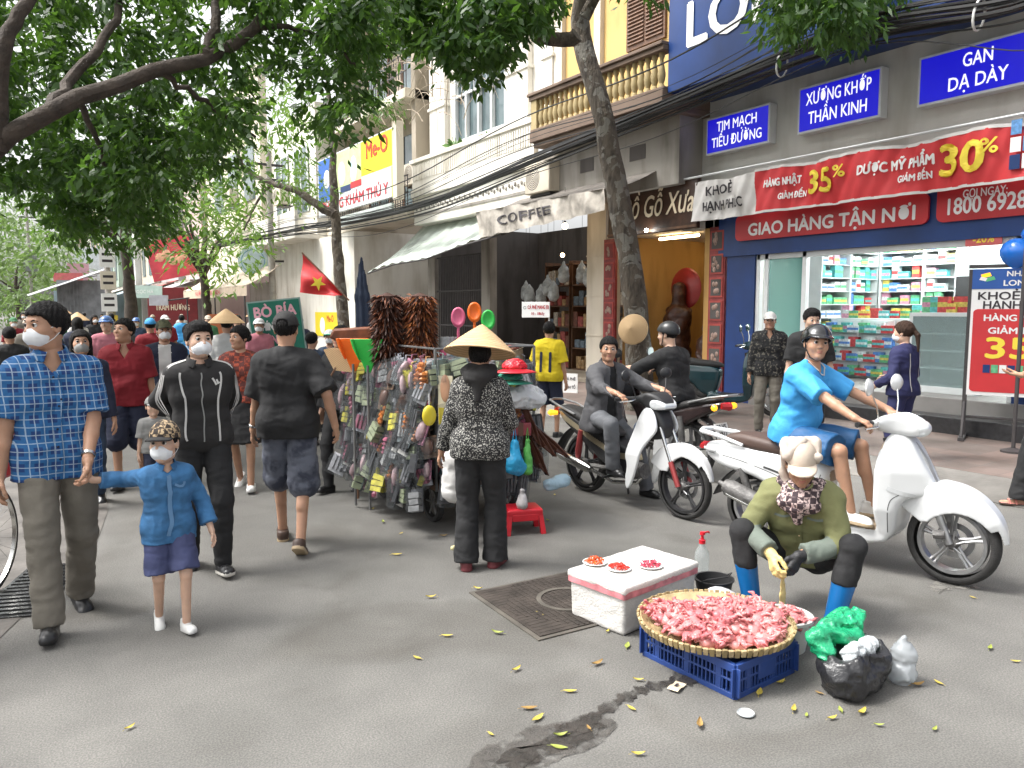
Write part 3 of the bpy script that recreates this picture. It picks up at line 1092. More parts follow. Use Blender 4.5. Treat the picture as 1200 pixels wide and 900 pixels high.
def scooter(name, label, loc, rz, paint, seat, inner, wheels=(.275, .262), wb=1.33, steer=0., res=.008):
 root = thing(name, label, 'motor scooter', loc, rz, 'motorbikes on the street')
 bodyside = smooth_poly([(.50, .30), (.56, .52), (.57, .66), (.40, .71), (.15, .725), (-.15, .735), (-.40, .73), (-.47, .68), (-.44, .60), (-.25, .53), (-.02, .52), (.16, .45), (.25, .33), (.36, .27)], 2)
 def tail(P):
  w = np.interp(P[:, 0], [-.48, -.3, 0, .3, .5, .58], [.05, .115, .15, .155, .13, .1])
  w = w * np.interp(P[:, 2], [.3, .5, .62, .74], [.82, 1, .98, .8])
  return slab(P, bodyside, lambda Q: w, .05)
 def body(P):
  d = tail(P)
  # floor pan and the skirt under it
  fl = slab(P, smooth_poly([(.36, .20), (.42, .33), (.58, .30), (.86, .30), (.97, .36), (1.02, .30), (.95, .2), (.6, .15)], 1), lambda Q: .165 - .25 * np.maximum(.22 - Q[:, 2], 0) * 2, .03)
  d = smin(d, fl, .04)
  # leg shield
  sh = slab(P, smooth_poly([(.93, .26), (.90, .40), (.895, .6), (.90, .80), (.935, .93), (.985, .965), (1.06, .93), (1.15, .78), (1.235, .62), (1.25, .53), (1.14, .55), (1.06, .52), (1.03, .42), (1.02, .28)], 2),
    lambda Q: np.interp(Q[:, 2], [.26, .45, .7, .85, .96], [.165, .215, .215, .17, .09]) * np.interp(Q[:, 0], [.9, 1.0, 1.2], [1.06, .95, .42]), .035)
  return smin(d, sh, .02)
 carve = smooth_poly([(.80, .31), (.86, .40), (.845, .6), (.86, .80), (.905, .93), (.83, .95), (.62, .6), (.6, .32)], 1)
 sdf_obj('body', lambda P: body(P), (-.56, -.24, .1), (1.3, .24, 1.03), res, [paint, inner], root, smooth=24,
   mi=lambda c: (((c[:, 0] > .56) & (c[:, 0] < .935 - .12 * np.maximum(.5 - c[:, 2], 0)) & (c[:, 2] > .295) & (c[:, 2] < .9) & (np.abs(c[:, 1]) < .17))).astype(int))
 # chest grille and indicator trims
 mb = MB()
 mb.tube([(1.075, 0, .885), (1.135, 0, .775), (1.205, 0, .635), (1.222, 0, .60)], [.012, .034, .026, .006], 8, sx=.9)
 mb.build('chest_grille', ALU, root)
 # seat
 sp = smooth_poly([(.58, .67), (.60, .72), (.50, .765), (.30, .775), (.12, .80), (-.12, .825), (-.24, .80), (-.30, .745), (-.1, .71), (.3, .68)], 2)
 sdf_obj('seat', lambda P: slab(P, sp, lambda Q: np.interp(Q[:, 0], [-.3, 0, .3, .6], [.09, .135, .135, .07]), .045), (-.36, -.2, .6), (.66, .2, .88), res, seat, root)
 # grab rail
 mb = MB()
 mb.tube([(-.08, .135, .735), (-.28, .135, .785), (-.46, .09, .80), (-.5, 0, .80), (-.46, -.09, .80), (-.28, -.135, .785), (-.08, -.135, .735)], [.014, .017, .02, .022, .02, .017, .014], 10)
 mb.build('grab_rail', paint, root)
 mb = MB().tube([(-.465, .07, .675), (-.49, 0, .672), (-.465, -.07, .675)], [.02, .032, .02], 8)
 mb.build('tail_light', REDL, root)
 for sg in (1, -1):
  mb = MB().tube([(-.30, sg * .135, .665), (-.38, sg * .108, .668), (-.44, sg * .075, .668)], [.012, .021, .01], 8, sx=.5)
  mb.build('rear_indicator', LENS, root)
 # rear mudguard and plate
 mb = MB()
 mb.grid(lambda u, v: (.0 - .36 * math.sin(1.1 * u) - .04 * u, (v - .5) * .12, .58 - .28 * u * u), 10, 3)
 mb.build('mudguard', BLK, root, thick=.006)
 # engine, variator case and silencer (right-hand side = -y)
 mb = MB()
 mb.tube([(.0, .09, .262), (.15, .1, .27), (.36, .1, .28)], [.075, .07, .085], 12, sx=.5)
 mb.ball((.3, 0, .3), .11, 12, (1.2, .8, .9))
 mb.box((.12, 0, .36), (.3, .12, .12))
 mb.build('engine', DIRTY, root, bevel=.01)
 mb = MB()
 mb.lathe([(0, 0), (.038, 0), (.055, .03), (.062, .1), (.064, .32), (.05, .37), (.02, .38), (.02, .42)], n=18, c=(.16, -.165, .31), rot=rotm((-1, -.05, .32)))
 mb.tube([(.17, -.16, .3), (.26, -.12, .22), (.36, -.04, .2)], .02, 8)
 ex = mb.build('silencer', DIRTY, root)
 mb = MB().lathe([(.0665, .03), (.0672, .06), (.0682, .3), (.067, .34)], n=10, c=(.16, -.165, .31), rot=rotm((-1, -.05, .32)), a0=R(150), a1=R(330))
 mb.build('heat_shield', CHR, ex, thick=.004)
 for sg in (1, -1):
  mb = MB().tube([(-.0, sg * .1, .3), (-.1, sg * .115, .56)], [.03, .028], 10)
  mb.build('shock_absorber', DIRTY, root)
 # front fender
 def fend(P):
  r = np.hypot(P[:, 0] - wb, P[:, 2] - wheels[0])
  a = np.arctan2(P[:, 2] - wheels[0], P[:, 0] - wb)
  ro = wheels[0] + np.interp(a, [.2, .9, 1.8, 2.8], [.04, .065, .115, .11])
  w = np.interp(a, [.15, .6, 1.2, 1.9, 2.9], [.03, .072, .092, .105, .09])
  top = np.hypot(np.maximum(r - ro + .035, 0), np.maximum(np.abs(P[:, 1]) - w + .035, 0)) - .035
  d = np.maximum(top, np.minimum(wheels[0] + .014 - r, .056 - np.abs(P[:, 1])))
  low = wheels[0] + np.interp(a, [.1, .5, 1.2, 1.9, 2.4, 2.8], [.0, -.03, -.06, -.09, -.10, -.02])
  d = np.maximum(d, low - r)
  d = np.maximum(d, (.15 - a) * .25)
  return np.maximum(d, (a - 2.55) * .25)
 fr = thing('front_fork', None, None)
 fr.parent = root
 fo = sdf_obj('front_fender', fend, (wb - .42, -.13, .2), (wb + .42, .13, .68), res * .8, paint, root, smooth=8)
 mb = MB()
 for sg in (1, -1):
  mb.tube([(wb - .0, sg * .075, wheels[0]), (wb - .13, sg * .075, wheels[0] + .33)], [.022, .026], 10)
 fk = mb.build('fork_tubes', ALU, fr)
 mb = MB().tube([(wb - .02, -.085, wheels[0] + .06), (wb - .09, -.085, wheels[0] + .05)], .03, 8)
 mb.build('brake_caliper', DIRTY, fr)
 wheel(root, wb, wheels[0], .045)
 wheel(root, 0, wheels[1], .052, disc=False)
 # headset with the headlight
 hp = smooth_poly([(.86, .985), (.88, 1.04), (.97, 1.075), (1.06, 1.06), (1.13, 1.03), (1.15, .97), (1.1, .925), (.99, .935), (.9, .95)], 2)
 def hset(P):
  d = slab(P, hp, lambda Q: np.interp(Q[:, 0], [.85, .95, 1.05, 1.15], [.16, .125, .095, .07]), .04)
  return smin(d, rc(np.abs(P) * np.array([1, 1, 1]), (.95, 0, 1.0), (.88, .20, 1.01), .04, .022), .05)
 hd = sdf_obj('headset', hset, (.78, -.28, .85), (1.22, .28, 1.14), res * .8, paint, root, smooth=8)
 sdf_obj('headlight', lambda P: ell(P, (1.10, 0, .982), (.07, .078, .058)), (1, -.1, .9), (1.2, .1, 1.06), .008, LENS, hd)
 for sg in (1, -1):
  mb = MB().tube([(.9, sg * .17, 1.01), (.86, sg * .24, 1.015), (.83, sg * .34, 1.01)], [.016, .018, .018], 10)
  mb.build('grip', BLK, hd)
  mb = MB().tube([(.91, sg * .2, 1.02), (.93, sg * .26, 1.0), (.89, sg * .35, .99)], .006, 6)
  mb.build('brake_lever', CHR, hd)
  mirror(root, (.9, sg * .16, 1.03), (.86, sg * .25, 1.25), (1, -sg * .15, .05), .058, paint, CHR)
 mb = MB().tube([(.9, 0, .9), (1.0, 0, .6)], .03)
 mb.build('steering_column', BLK, root)
 mb = MB().tube([(.46, .1, .2), (.4, .16, .02), (.37, .19, .01)], .012, 8)
 mb.build('side_stand', DIRTY, root)
 return root
def underbone(name, label, loc, rz, paint, seat, fork, trim, wb=1.24, r=.285, plate=None, res=.008, light=None):
 root = thing(name, label, 'motorbike', loc, rz, 'motorbikes on the street')
 # leg shields
 shp = smooth_poly([(.70, .50), (.80, .74), (.86, .92), (.95, .93), (1.02, .84), (1.05, .74), (.98, .66), (.90, .56), (.86, .42), (.79, .24), (.73, .17), (.70, .26), (.74, .40)], 2)
 for sg in (1, -1):
  sdf_obj('leg_shield', lambda P: slab(P, shp, lambda Q: .014 + 0 * Q[:, 0], .012, sg * (.115 + .05 * np.interp(P[:, 2], [.2, .5, .8, .95], [1.0, 1.2, .5, -.2]) - .10 * np.maximum(P[:, 0] - .9, 0))),
    (.62, -.22 if sg < 0 else .02, .12), (1.1, -.02 if sg < 0 else .22, 1.0), res * .7, paint, root, smooth=5)
 def beak(P):
  return slab(P, smooth_poly([(.84, .80), (.88, .95), (.96, .95), (1.04, .84), (1.07, .74), (1.0, .64), (.9, .66)], 2), lambda Q: .11 - .3 * np.maximum(Q[:, 0] - .93, 0), .03)
 sdf_obj('front_cover', beak, (.8, -.15, .6), (1.12, .15, 1.0), res, BLK, root)
 # frame cover, tail
 tp = smooth_poly([(.72, .36), (.70, .48), (.52, .56), (.35, .62), (.05, .70), (-.28, .78), (-.40, .79), (-.36, .72), (-.12, .60), (.15, .46), (.35, .34), (.55, .28), (.66, .28)], 2)
 sdf_obj('tail_cover', lambda P: slab(P, tp, lambda Q: np.interp(Q[:, 0], [-.4, -.2, .2, .5, .75], [.05, .10, .125, .1, .06]), .035), (-.48, -.17, .2), (.8, .17, .85), res, [BLK if paint is WHT else paint, trim], root,
   mi=lambda c: (np.abs(c[:, 2] - np.interp(c[:, 0], [-.3, .1, .5], [.735, .60, .45])) < .028).astype(int))
 sp = smooth_poly([(.50, .60), (.46, .67), (.30, .71), (.12, .735), (-.05, .79), (-.30, .835), (-.36, .80), (-.2, .74), (.1, .67), (.35, .58)], 2)
 sdf_obj('seat', lambda P: slab(P, sp, lambda Q: np.interp(Q[:, 0], [-.36, 0, .3, .5], [.075, .12, .12, .075]), .04), (-.42, -.17, .5), (.55, .17, .9), res, seat, root)
 mb = MB()
 mb.tube([(-.05, .115, .76), (-.3, .125, .83), (-.47, .08, .86), (-.5, 0, .865), (-.47, -.08, .86), (-.3, -.125, .83), (-.05, -.115, .76)], .012, 8)
 mb.build('grab_rail', ALU, root)
 mb = MB().tube([(-.39, .06, .755), (-.43, 0, .752), (-.39, -.06, .755)], [.03, .042, .03], 8)
 mb.build('tail_light', light or REDL, root)
 for sg in (1, -1):
  mb = MB().tube([(-.33, sg * .09, .745), (-.38, sg * .15, .745), (-.40, sg * .16, .745)], [.02, .032, .015], 8)
  mb.build('rear_indicator', AMBER, root)
 mb = MB()
 mb.grid(lambda u, v: (-.05 - .40 * u ** .8, (v - .5) * .13, .64 - .1 * u - .26 * u * u), 10, 3)
 mb.build('mudguard', BLK, root, thick=.006)
 if plate:
  pl = thing('number_plate', None, None)
  pl.parent = root
  pl.location = (-.36, 0, .52)
  pl.rotation_euler = (0, R(20), 0)
  MB().box((0, 0, 0), (.006, .19, .14)).build('plate_sheet', PLATE, pl, bevel=.002)
  for k, tx in enumerate(plate):
   text(tx, .058, INK, pl, (-.0045, 0, .032 - .064 * k), (R(90), 0, R(-90)), bold=.002)
 # engine, pipes, silencer
 mb = MB()
 mb.tube([(.46, 0, .33), (.62, 0, .32), (.78, 0, .34)], [.11, .10, .06], 12, sx=.8)
 for k in range(6):
  mb.lathe([(0, -.006), (.07, -.006), (.07, .006), (0, .006)], c=(.66 + .024 * k, 0, .33), n=14, rot=rotm((1, 0, .08)))
 mb.lathe([(0, -.13), (.07, -.125), (.075, .0), (.07, .125), (0, .13)], c=(.52, 0, .31), n=16, rot=Matrix.Rotation(R(90), 3, 'X'))
 mb.build('engine', DIRTY, root)
 mb = MB()
 mb.lathe([(0, 0), (.03, 0), (.045, .05), (.05, .2), (.048, .42), (.03, .47), (.015, .47)], n=16, c=(.22, -.14, .27), rot=rotm((-1, -.03, .2)))
 mb.tube([(.24, -.14, .27), (.5, -.12, .2), (.72, -.04, .22), (.78, 0, .3)], .018, 8)
 mb.build('silencer', CHR if paint is WHT else DIRTY, root)
 for sg in (1, -1):
  mb = MB().tube([(0, sg * .11, .3), (.02, sg * .12, .42), (.05, sg * .115, .62)], [.018, .034, .028], 10)
  mb.build('shock_absorber', fork, root)
 mb = MB().tube([(0, .1, r), (.45, .08, .31)], .02).tube([(0, -.1, r), (.45, -.08, .31)], .02)
 mb.build('swing_arm', DIRTY, root)
 mb = MB().tube([(.5, -.25, .26), (.5, .25, .26)], .014)
 mb.build('footrest', BLK, root)
 # front end
 def fend(P):
  rr = np.hypot(P[:, 0] - wb, P[:, 2] - r)
  a = np.arctan2(P[:, 2] - r, P[:, 0] - wb)
  ro = r + np.interp(a, [.3, 1., 1.9, 2.8], [.035, .05, .085, .10])
  w = np.interp(a, [.2, .8, 1.8, 2.9], [.02, .05, .072, .06])
  d = np.hypot(np.maximum(rr - ro + .025, 0), np.maximum(np.abs(P[:, 1]) - w + .025, 0)) - .025
  low = r + np.interp(a, [.2, .8, 1.5, 2.0, 2.5, 2.8], [0, -.02, -.03, -.08, -.11, -.02])
  d = np.maximum(np.maximum(d, low - rr), np.minimum(r + .012 - rr, .046 - np.abs(P[:, 1])))
  d = np.maximum(d, (.28 - a) * .25)
  return np.maximum(d, (a - 2.7) * .25)
 sdf_obj('front_fender', fend, (wb - .42, -.12, .2), (wb + .42, .12, .7), res * .75, paint, root, smooth=8)
 fk = thing('front_fork', None, None)
 fk.parent = root
 mb = MB()
 for sg in (1, -1):
  mb.tube([(wb, sg * .075, r), (wb - .09, sg * .075, r + .2)], [.024, .024], 10)
 mb.build('fork_sliders', fork, fk)
 mb = MB()
 for sg in (1, -1):
  mb.tube([(wb - .09, sg * .075, r + .2), (wb - .22, sg * .07, r + .48)], .016, 10)
 mb.build('fork_tubes', CHR, fk)
 wheel(root, wb, r, .034, 5, BLK if paint is WHT else ALU, rimr=.8)
 wheel(root, 0, r, .04, 5, BLK if paint is WHT else ALU, disc=False, rimr=.8)
 hp = smooth_poly([(.80, .98), (.83, 1.04), (.92, 1.06), (1.02, 1.02), (1.08, .95), (1.06, .90), (.96, .90), (.86, .93)], 2)
 hd = sdf_obj('headset', lambda P: smin(slab(P, hp, lambda Q: np.interp(Q[:, 0], [.8, .92, 1.08], [.13, .12, .07]), .03), rc(np.abs(P), (.86, 0, .99), (.80, .19, 1.0), .035, .02), .04),
    (.74, -.26, .84), (1.14, .26, 1.1), res * .8, BLK, root)
 sdf_obj('headlight', lambda P: slab(P, smooth_poly([(.93, .94), (.94, 1.0), (1.03, .995), (1.085, .95), (1.07, .915), (.97, .91)], 2), lambda Q: np.interp(Q[:, 0], [.93, 1.0, 1.09], [.128, .12, .07]), .02), (.9, -.16, .88), (1.12, .16, 1.03), .007, LENS, hd)
 for sg in (1, -1):
  mb = MB().tube([(.82, sg * .18, 1.0), (.78, sg * .25, 1.005), (.74, sg * .34, 1.0)], .017, 10)
  mb.build('grip', BLK, hd)
  mb = MB().tube([(.85, sg * .2, 1.0), (.86, sg * .26, .99), (.81, sg * .35, .98)], .006, 6)
  mb.build('brake_lever', CHR, hd)
  mirror(root, (.83, sg * .18, 1.02), (.78, sg * .25, 1.2), (1, -sg * .2, 0), .05, BLK, BLK)
 mb = MB().tube([(.45, .1, .26), (.38, .2, .02)], .012, 8)
 mb.build('side_stand', DIRTY, root)
 return root
# ------------------------------------------------------------------ ground
def asphalt():
 m = M('asphalt', (.1, .1, .1), rough=.85, var=0)
 t = NT(m)
 big = t.noise(.35, 6, dist=.6)
 mid = t.noise(2.6, 5, dist=.3)
 fine = t.noise(130, 3)
 gr = t('TexVoronoi', {'Vector': t.tc.outputs['Object'], 'Scale': 150.}).outputs['Distance']
 a = t.ramp(t.math('ADD', t.math('MULTIPLY', big, .65), t.math('MULTIPLY', mid, .4)), [(.34, (.094, .091, .083)), (.52, (.126, .122, .113)), (.70, (.172, .166, .153))])
 sp = t.ramp(fine, [(.36, (.72, .72, .72)), (.5, (1, 1, 1)), (.64, (1.36, 1.34, 1.31))])
 c = t('Mix', data_type='RGBA', blend_type='MULTIPLY')
 c.inputs[0].default_value = .8
 t.l.new(a, c.inputs[6])
 t.l.new(sp, c.inputs[7])
 stain = t.ramp(t.noise(.9, 5, dist=1.2), [(.52, (1, 1, 1)), (.72, (.70, .68, .65))])
 c2 = t('Mix', data_type='RGBA', blend_type='MULTIPLY')
 c2.inputs[0].default_value = 1
 t.l.new(c.outputs[2], c2.inputs[6])
 t.l.new(stain, c2.inputs[7])
 # hairline cracks
 cv = t('TexVoronoi', {'Vector': t.n and t('MixRGB', {0: .18, 1: t.tc.outputs['Object'], 2: t('TexNoise', {'Vector': t.tc.outputs['Object'], 'Scale': 2.2, 'Detail': 5}).outputs[1]}).outputs[0], 'Scale': .55}, feature='DISTANCE_TO_EDGE').outputs[0]
 ck = t.math('MULTIPLY', t.math('LESS_THAN', cv, .0035), t.math('GREATER_THAN', t.noise(.8, 2), .9))
 c3 = t.mix(t.math('MULTIPLY', ck, .7), c2.outputs[2], (.03, .028, .026))
 t.col(c3)
 t.bump(t.math('ADD', t.math('MULTIPLY', gr, .6), fine), .34, .005)
 return m
ASPH = asphalt()
MB().grid(lambda u, v: (-60 + 67 * u, -15 + 240 * v, 0), 1, 1).build('road', ASPH, kind='structure')
DIRT = M('ground_far', (.16, .15, .13), rough=.9, var=.2, vs=.3)
MB().grid(lambda u, v: (-400 + 800 * u, -400 + 1000 * v, -.05), 1, 1).build('ground', DIRT, kind='structure')
def paving():
 m = M('paving', (.2, .17, .15), rough=.8, var=0)
 t = NT(m)
 br = t('TexBrick', {'Vector': t.tc.outputs['Object'], 'Color1': (.19, .14, .12, 1), 'Color2': (.15, .12, .105, 1), 'Mortar': (.11, .1, .09, 1), 'Scale': 3.3, 'Mortar Size': .012, 'Brick Width': 1., 'Row Height': 1.}, offset=0.)
 d = t.ramp(t.noise(1.5, 6), [(.35, (.6, .58, .56)), (.6, (1.05, 1.05, 1.05))])
 c = t('Mix', data_type='RGBA', blend_type='MULTIPLY')
 c.inputs[0].default_value = 1
 t.l.new(br.outputs[0], c.inputs[6])
 t.l.new(d, c.inputs[7])
 t.col(c.outputs[2])
 t.bump(t.noise(60, 4), .3, .004)
 return m
CONC = M('concrete', (.17, .16, .145), rough=.85, var=.35, vs=2.2, bump=.35, bs=25)
mb = MB()
mb.bb((7.5, -15, -.04), (30, 120, .13))
mb.build('pavement', paving(), kind='structure')
mb = MB()
mb.prism([(0, -.04), (.52, -.04), (.52, .128), (.40, .122), (.10, .05), (0, .008)], 60, (6.98, 10, 0), (1, 0, 0), (0, 0, 1))
mb.build('kerb', CONC, kind='structure')
mb = MB().prism([(0, -.04), (.16, -.04), (.16, .11), (.02, .10), (0, .07)], 75, (7.3, 82, 0), (1, 0, 0), (0, 0, 1))
mb.build('kerb_far', CONC, kind='structure')
# left edge of the road: gutter strip and a low kerb
GUT = M('gutter', (.11, .1, .09), rough=.7, var=.4, vs=3, bump=.3, bs=20)
ge = [gp(*q) for q in ((-30, 790), (0, 748), (60, 690), (112, 640), (126, 600), (122, 550))]
mb = MB()
mb.add([(p.x, p.y, .004) for p in ge] + [(-.9, p.y, .004) for p in ge], [(i, i + 1, 7 + i, 6 + i) for i in range(5)])
mb.build('gutter_strip', GUT, kind='structure')
MB().prism([(-2.2, -.04), (-.42, -.04), (-.4, .05), (-.43, .07), (-2.2, .08)], 30, (-.06, 18.2, 0), (1, 0, 0), (0, 0, 1)).build('left_kerb', CONC, kind='structure')
dg_ = thing('drain_grate', 'wet iron drain grate in the gutter beside the bicycle', 'drain grate', gp(40, 690, .005), R(-20))
mb = MB().box((0, 0, .003), (.34, .9, .005))
for k in range(14):
 mb.box((0, -.4 + .062 * k, .008), (.3, .03, .008))
mb.build('bars', M('wet_iron', (.05, .05, .05), rough=.25, metal=.5, var=.5, vs=7, bump=.3, bs=30), dg_)
# manhole cover
ROADIRON = M('cast_iron', (.055, .045, .038), rough=.75, metal=.35, var=.4, vs=6, bump=.3, bs=40)
RIM = M('cover_frame', (.085, .075, .062), rough=.85, var=.3, vs=6)
mh = thing('drain_cover', 'square dark iron utility cover set in the road beside the foam box', 'drain cover', (2.54, 3.36, .004), R(-3))
mh.scale = (.88, .88, 1)
MB().box((0, 0, 0), (.86, .86, .006)).build('frame', RIM, mh)
mb = MB()
mb.box((0, 0, .006), (.80, .80, .004))
for k in range(-9, 10):
 for sg in (1, -1):
  L = (1 - abs(k) / 10.5) * 1.08
  mb.box((k * .02 * 2, 0, .0095 + .0008 * sg), (.012, min(L, .78 - abs(k) * .0), .003), (0, 0, 0)) if sg > 0 else mb.box((0, k * .04, .0078), (.76, .010, .003))
mb.build('cover_plate', ROADIRON, mh)
MB().lathe([(.17, 0), (.17, .006), (.20, .006), (.20, 0)], n=40, c=(.05, -.02, .009)).build('cover_ring', RIM, mh)
# wet patch and runnel
WET = M('wet_asphalt', (.042, .037, .032), rough=.35, var=.45, vs=9, bump=.35, bs=130)
DAMP = M('damp_asphalt', (.078, .071, .063), rough=.7, var=.3, vs=9, bump=.4, bs=130)
TARP = M('tar_patch', (.098, .094, .088), rough=.85, var=.2, vs=5, bump=.5, bs=130)
PALEP = M('cement_smear', (.21, .2, .18), rough=.9, var=.2, vs=6, bump=.3, bs=130)
for mt, lo_, hi_ in ((WET, .25, 1.), (DAMP, 0., .85), (TARP, .25, .8), (PALEP, 0., .75)):
 t = NT(mt)
 f = t.noise(16, 6, dist=.4)
 tr = t('BsdfTransparent')
 mx = t('MixShader', {0: t('MapRange', {0: f, 1: .36, 2: .56, 3: lo_, 4: hi_}).outputs[0]})
 t.l.new(tr.outputs[0], mx.inputs[1])
 t.l.new(t.b.outputs[0], mx.inputs[2])
 t.l.new(mx.outputs[0], t.n['Material Output'].inputs[0])
def blot(pts, name, mat, z, label=None, **k):
 mb = MB()
 cx, cy = sum(p[0] for p in pts) / len(pts), sum(p[1] for p in pts) / len(pts)
 n = len(pts)
 mb.add([(cx, cy, z)] + [(p[0], p[1], z) for p in pts], [(0, i + 1, (i + 1) % n + 1) for i in range(n)])
 return mb.build(name, mat, **k)
def rag(px, rad=.03, it=3, seed=1):
 """a pixel outline dropped on the ground and roughened"""
 r = random.Random(seed)
 p = [gp(*q).to_2d() for q in px]
 for _ in range(it):
  o = []
  for i in range(len(p)):
   a, b = p[i], p[(i + 1) % len(p)]
   o += [a, (a + b) / 2 + V((r.uniform(-1, 1), r.uniform(-1, 1))) * (b - a).length * .16]
  p = o
 return p
blot(rag([(548, 905), (590, 868), (650, 848), (694, 834), (724, 850), (700, 874), (655, 893), (625, 912)], seed=8), 'damp_margin', DAMP, .0045, kind='structure')
blot(rag([(575, 900), (600, 878), (650, 858), (690, 842), (712, 852), (690, 868), (650, 884), (610, 905)], seed=2), 'water_puddle', WET, .005, kind='structure')
blot(rag([(1085, 686), (1130, 680), (1150, 690), (1100, 697)], seed=5), 'cement_smear', PALEP, .0048, kind='structure')
mb = MB()
pth = [gp(*q) for q in ((655, 858), (690, 845), (720, 825), (745, 812), (762, 806), (800, 797), (838, 790))]
r_ = random.Random(5)
L_, R_ = [], []
for i in range(len(pth) - 1):
 for k in range(8):
  p = pth[i].lerp(pth[i + 1], k / 8)
  d = (pth[i + 1] - pth[i]).normalized()
  nrm = V((-d.y, d.x, 0))
  w = .026 + .012 * math.sin(i * 8 + k) + .008 * math.sin(k * 2.3 + i * 3) + .004 * r_.random() + (.03 if i == 5 else 0)
  L_.append(p + nrm * w)
  R_.append(p - nrm * w)
n = len(L_)
mb.add([(p.x, p.y, .006) for p in L_] + [(p.x, p.y, .006) for p in R_], [(i, i + 1, n + i + 1, n + i) for i in range(n - 1)])
mb.build('water_trickle', WET, kind='structure')
# ------------------------------------------------------------------ buildings on the right-hand side
def wpart(root, name, mb, mat, **k):
 return mb.build(name, mat, root, loc=-root.location, **k)
def wtext(body, size, mat, root, p, width=None, bold=0., yaw=0., **k):
 return text(body, size, mat, root, V(p) - root.location, (R(90), 0, R(-90) + yaw), width, bold, **k)
def sub(o, p):
 o.parent = p
 o.location = (0, 0, 0)
def bx(mb, x0, x1, y0, y1, z0, z1):
 return mb.bb((x0, y0, z0), (x1, y1, z1))
def wallm(name, col, stain=.35, sc=1.2):
 m = M('wall_' + name, col, rough=.85, var=0)
 t = NT(m)
 mp = t('Mapping', {'Vector': t.tc.outputs['Object'], 'Scale': (1, 1, .22)})
 a = t.noise(sc * 2.4, 6, mp.outputs[0])
 b = t.noise(sc * .8, 5)
 f = t.ramp(t.math('ADD', t.math('MULTIPLY', a, .6), t.math('MULTIPLY', b, .4)), [(.36, tuple(c * (1 - stain) * q for c, q in zip(col, (1, .97, .92)))), (.5, col), (.7, tuple(min(c * 1.1, .85) for c in col))])
 t.col(f)
 t.bump(t.noise(30, 5), .2, .01)
 return m
W_GREY = wallm('grey', (.58, .57, .53), .25)
W_WHITE = wallm('white', (.76, .73, .66), .2)
W_CREAM = wallm('cream', (.64, .58, .48), .25)
W_YEL = wallm('yellow', (.62, .42, .16), .2)
W_BEIGE = wallm('beige', (.38, .33, .26), .35)
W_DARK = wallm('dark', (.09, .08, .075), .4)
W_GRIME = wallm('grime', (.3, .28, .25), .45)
W_ORANGE = wallm('orange', (.5, .3, .10), .3)
BLUE_D = M('blue_panel', (.008, .036, .15), rough=.4, var=.3, vs=1.4, bump=.06, bs=3)
BLUE_L = M('blue_lightbox', (.01, .01, .35), rough=.35, var=.03, emit=(.010, .008, .6), es=.3)
TXT_L = M('lit_lettering', (.8, .8, .85), rough=.4, var=0, emit=(1, 1, 1), es=.3)
TXT_W = M('white_lettering', (.8, .8, .79), rough=.5, var=0)
TXT_Y = M('yellow_lettering', (.85, .66, .06), rough=.5, var=0)
RED_P = M('red_panel', (.48, .022, .028), rough=.4, var=.18, vs=1.6, bump=.05, bs=4)
RED_C = M('red_cloth', (.55, .03, .035), rough=.6, var=.1, vs=3)
WHT_C = M('white_cloth', (.62, .6, .58), rough=.7, var=.1, vs=4)
ALW = M('white_frame', (.68, .7, .7), rough=.4, var=.06)
WOOD_D = M('dark_wood', (.05, .022, .012), rough=.45, var=.35, vs=8, bump=.15, bs=40)
WOOD_B = M('brown_wood', (.13, .065, .035), rough=.55, var=.3, vs=8, bump=.15, bs=40)
IRON = M('iron_bars', (.05, .045, .045), rough=.6, var=.2)
LIT = M('lit_tube', (.9, .9, .9), var=0, emit=(.95, 1, .98), es=30)
LITW = M('warm_bulb', (.9, .8, .6), var=0, emit=(1, .7, .35), es=14)
LITO = M('warm_tube', (.9, .8, .6), var=0, emit=(1, .75, .4), es=8)
def glass(name, col, alpha=.35, rough=.05):
 m = M('glass_' + name, col, rough=rough, var=0, spec=.6)
 t = NT(m)
 tr = t('BsdfTransparent', {'Color': (*[min(1, c * .4 + .6) for c in col], 1)})
 mx = t('MixShader', {0: alpha})
 t.l.new(tr.outputs[0], mx.inputs[1])
 t.l.new(t.b.outputs[0], mx.inputs[2])
 t.l.new(mx.outputs[0], t.n['Material Output'].inputs[0])
 return m
GL = glass('clear', (.55, .68, .68), .22)
GL_T = glass('teal', (.22, .46, .42), .5)
GL_W = M('window_glass', (.10, .14, .15), rough=.08, var=.3, vs=1.5, spec=.7)
# ---- pharmacy
ph = thing('pharmacy', 'blue pharmacy shopfront with lit white interior and stacked blue signs above the door', 'shop building', (10, 4, 0))
mb = MB()
bx(mb, 10.0, 10.25, -4, 9.72, 3.0, 5.2)
bx(mb, 10.0, 10.25, -4, 4.05, .13, 3.0)
bx(mb, 10.0, 14.2, 8.78, 9.0, .13, 3.2)
wpart(ph, 'wall', mb, W_GREY)
mb = MB()
bx(mb, 9.97, 10.02, 8.12, 8.68, .13, 2.52)
bx(mb, 9.93, 10.02, -4, 8.84, 2.5, 3.34)
bx(mb, 9.96, 10.02, -4, 4.3, .13, 2.5)
wpart(ph, 'blue_cladding', mb, BLUE_D)
mb = MB()
bx(mb, 10.2, 14.2, 0, 8.8, 3.0, 3.1)
wpart(ph, 'ceiling', mb, ALW)
mb = MB()
bx(mb, 14.1, 14.3, -2, 8.8, .5, 3.05)
bx(mb, 10.26, 14.1, .8, 1.0, .5, 3.05)
wpart(ph, 'inner_wall', mb, M('inner_white', (.62, .66, .66), var=.06))
mb = MB()
bx(mb, 9.88, 14.2, -3, 8.1, .1, .53)
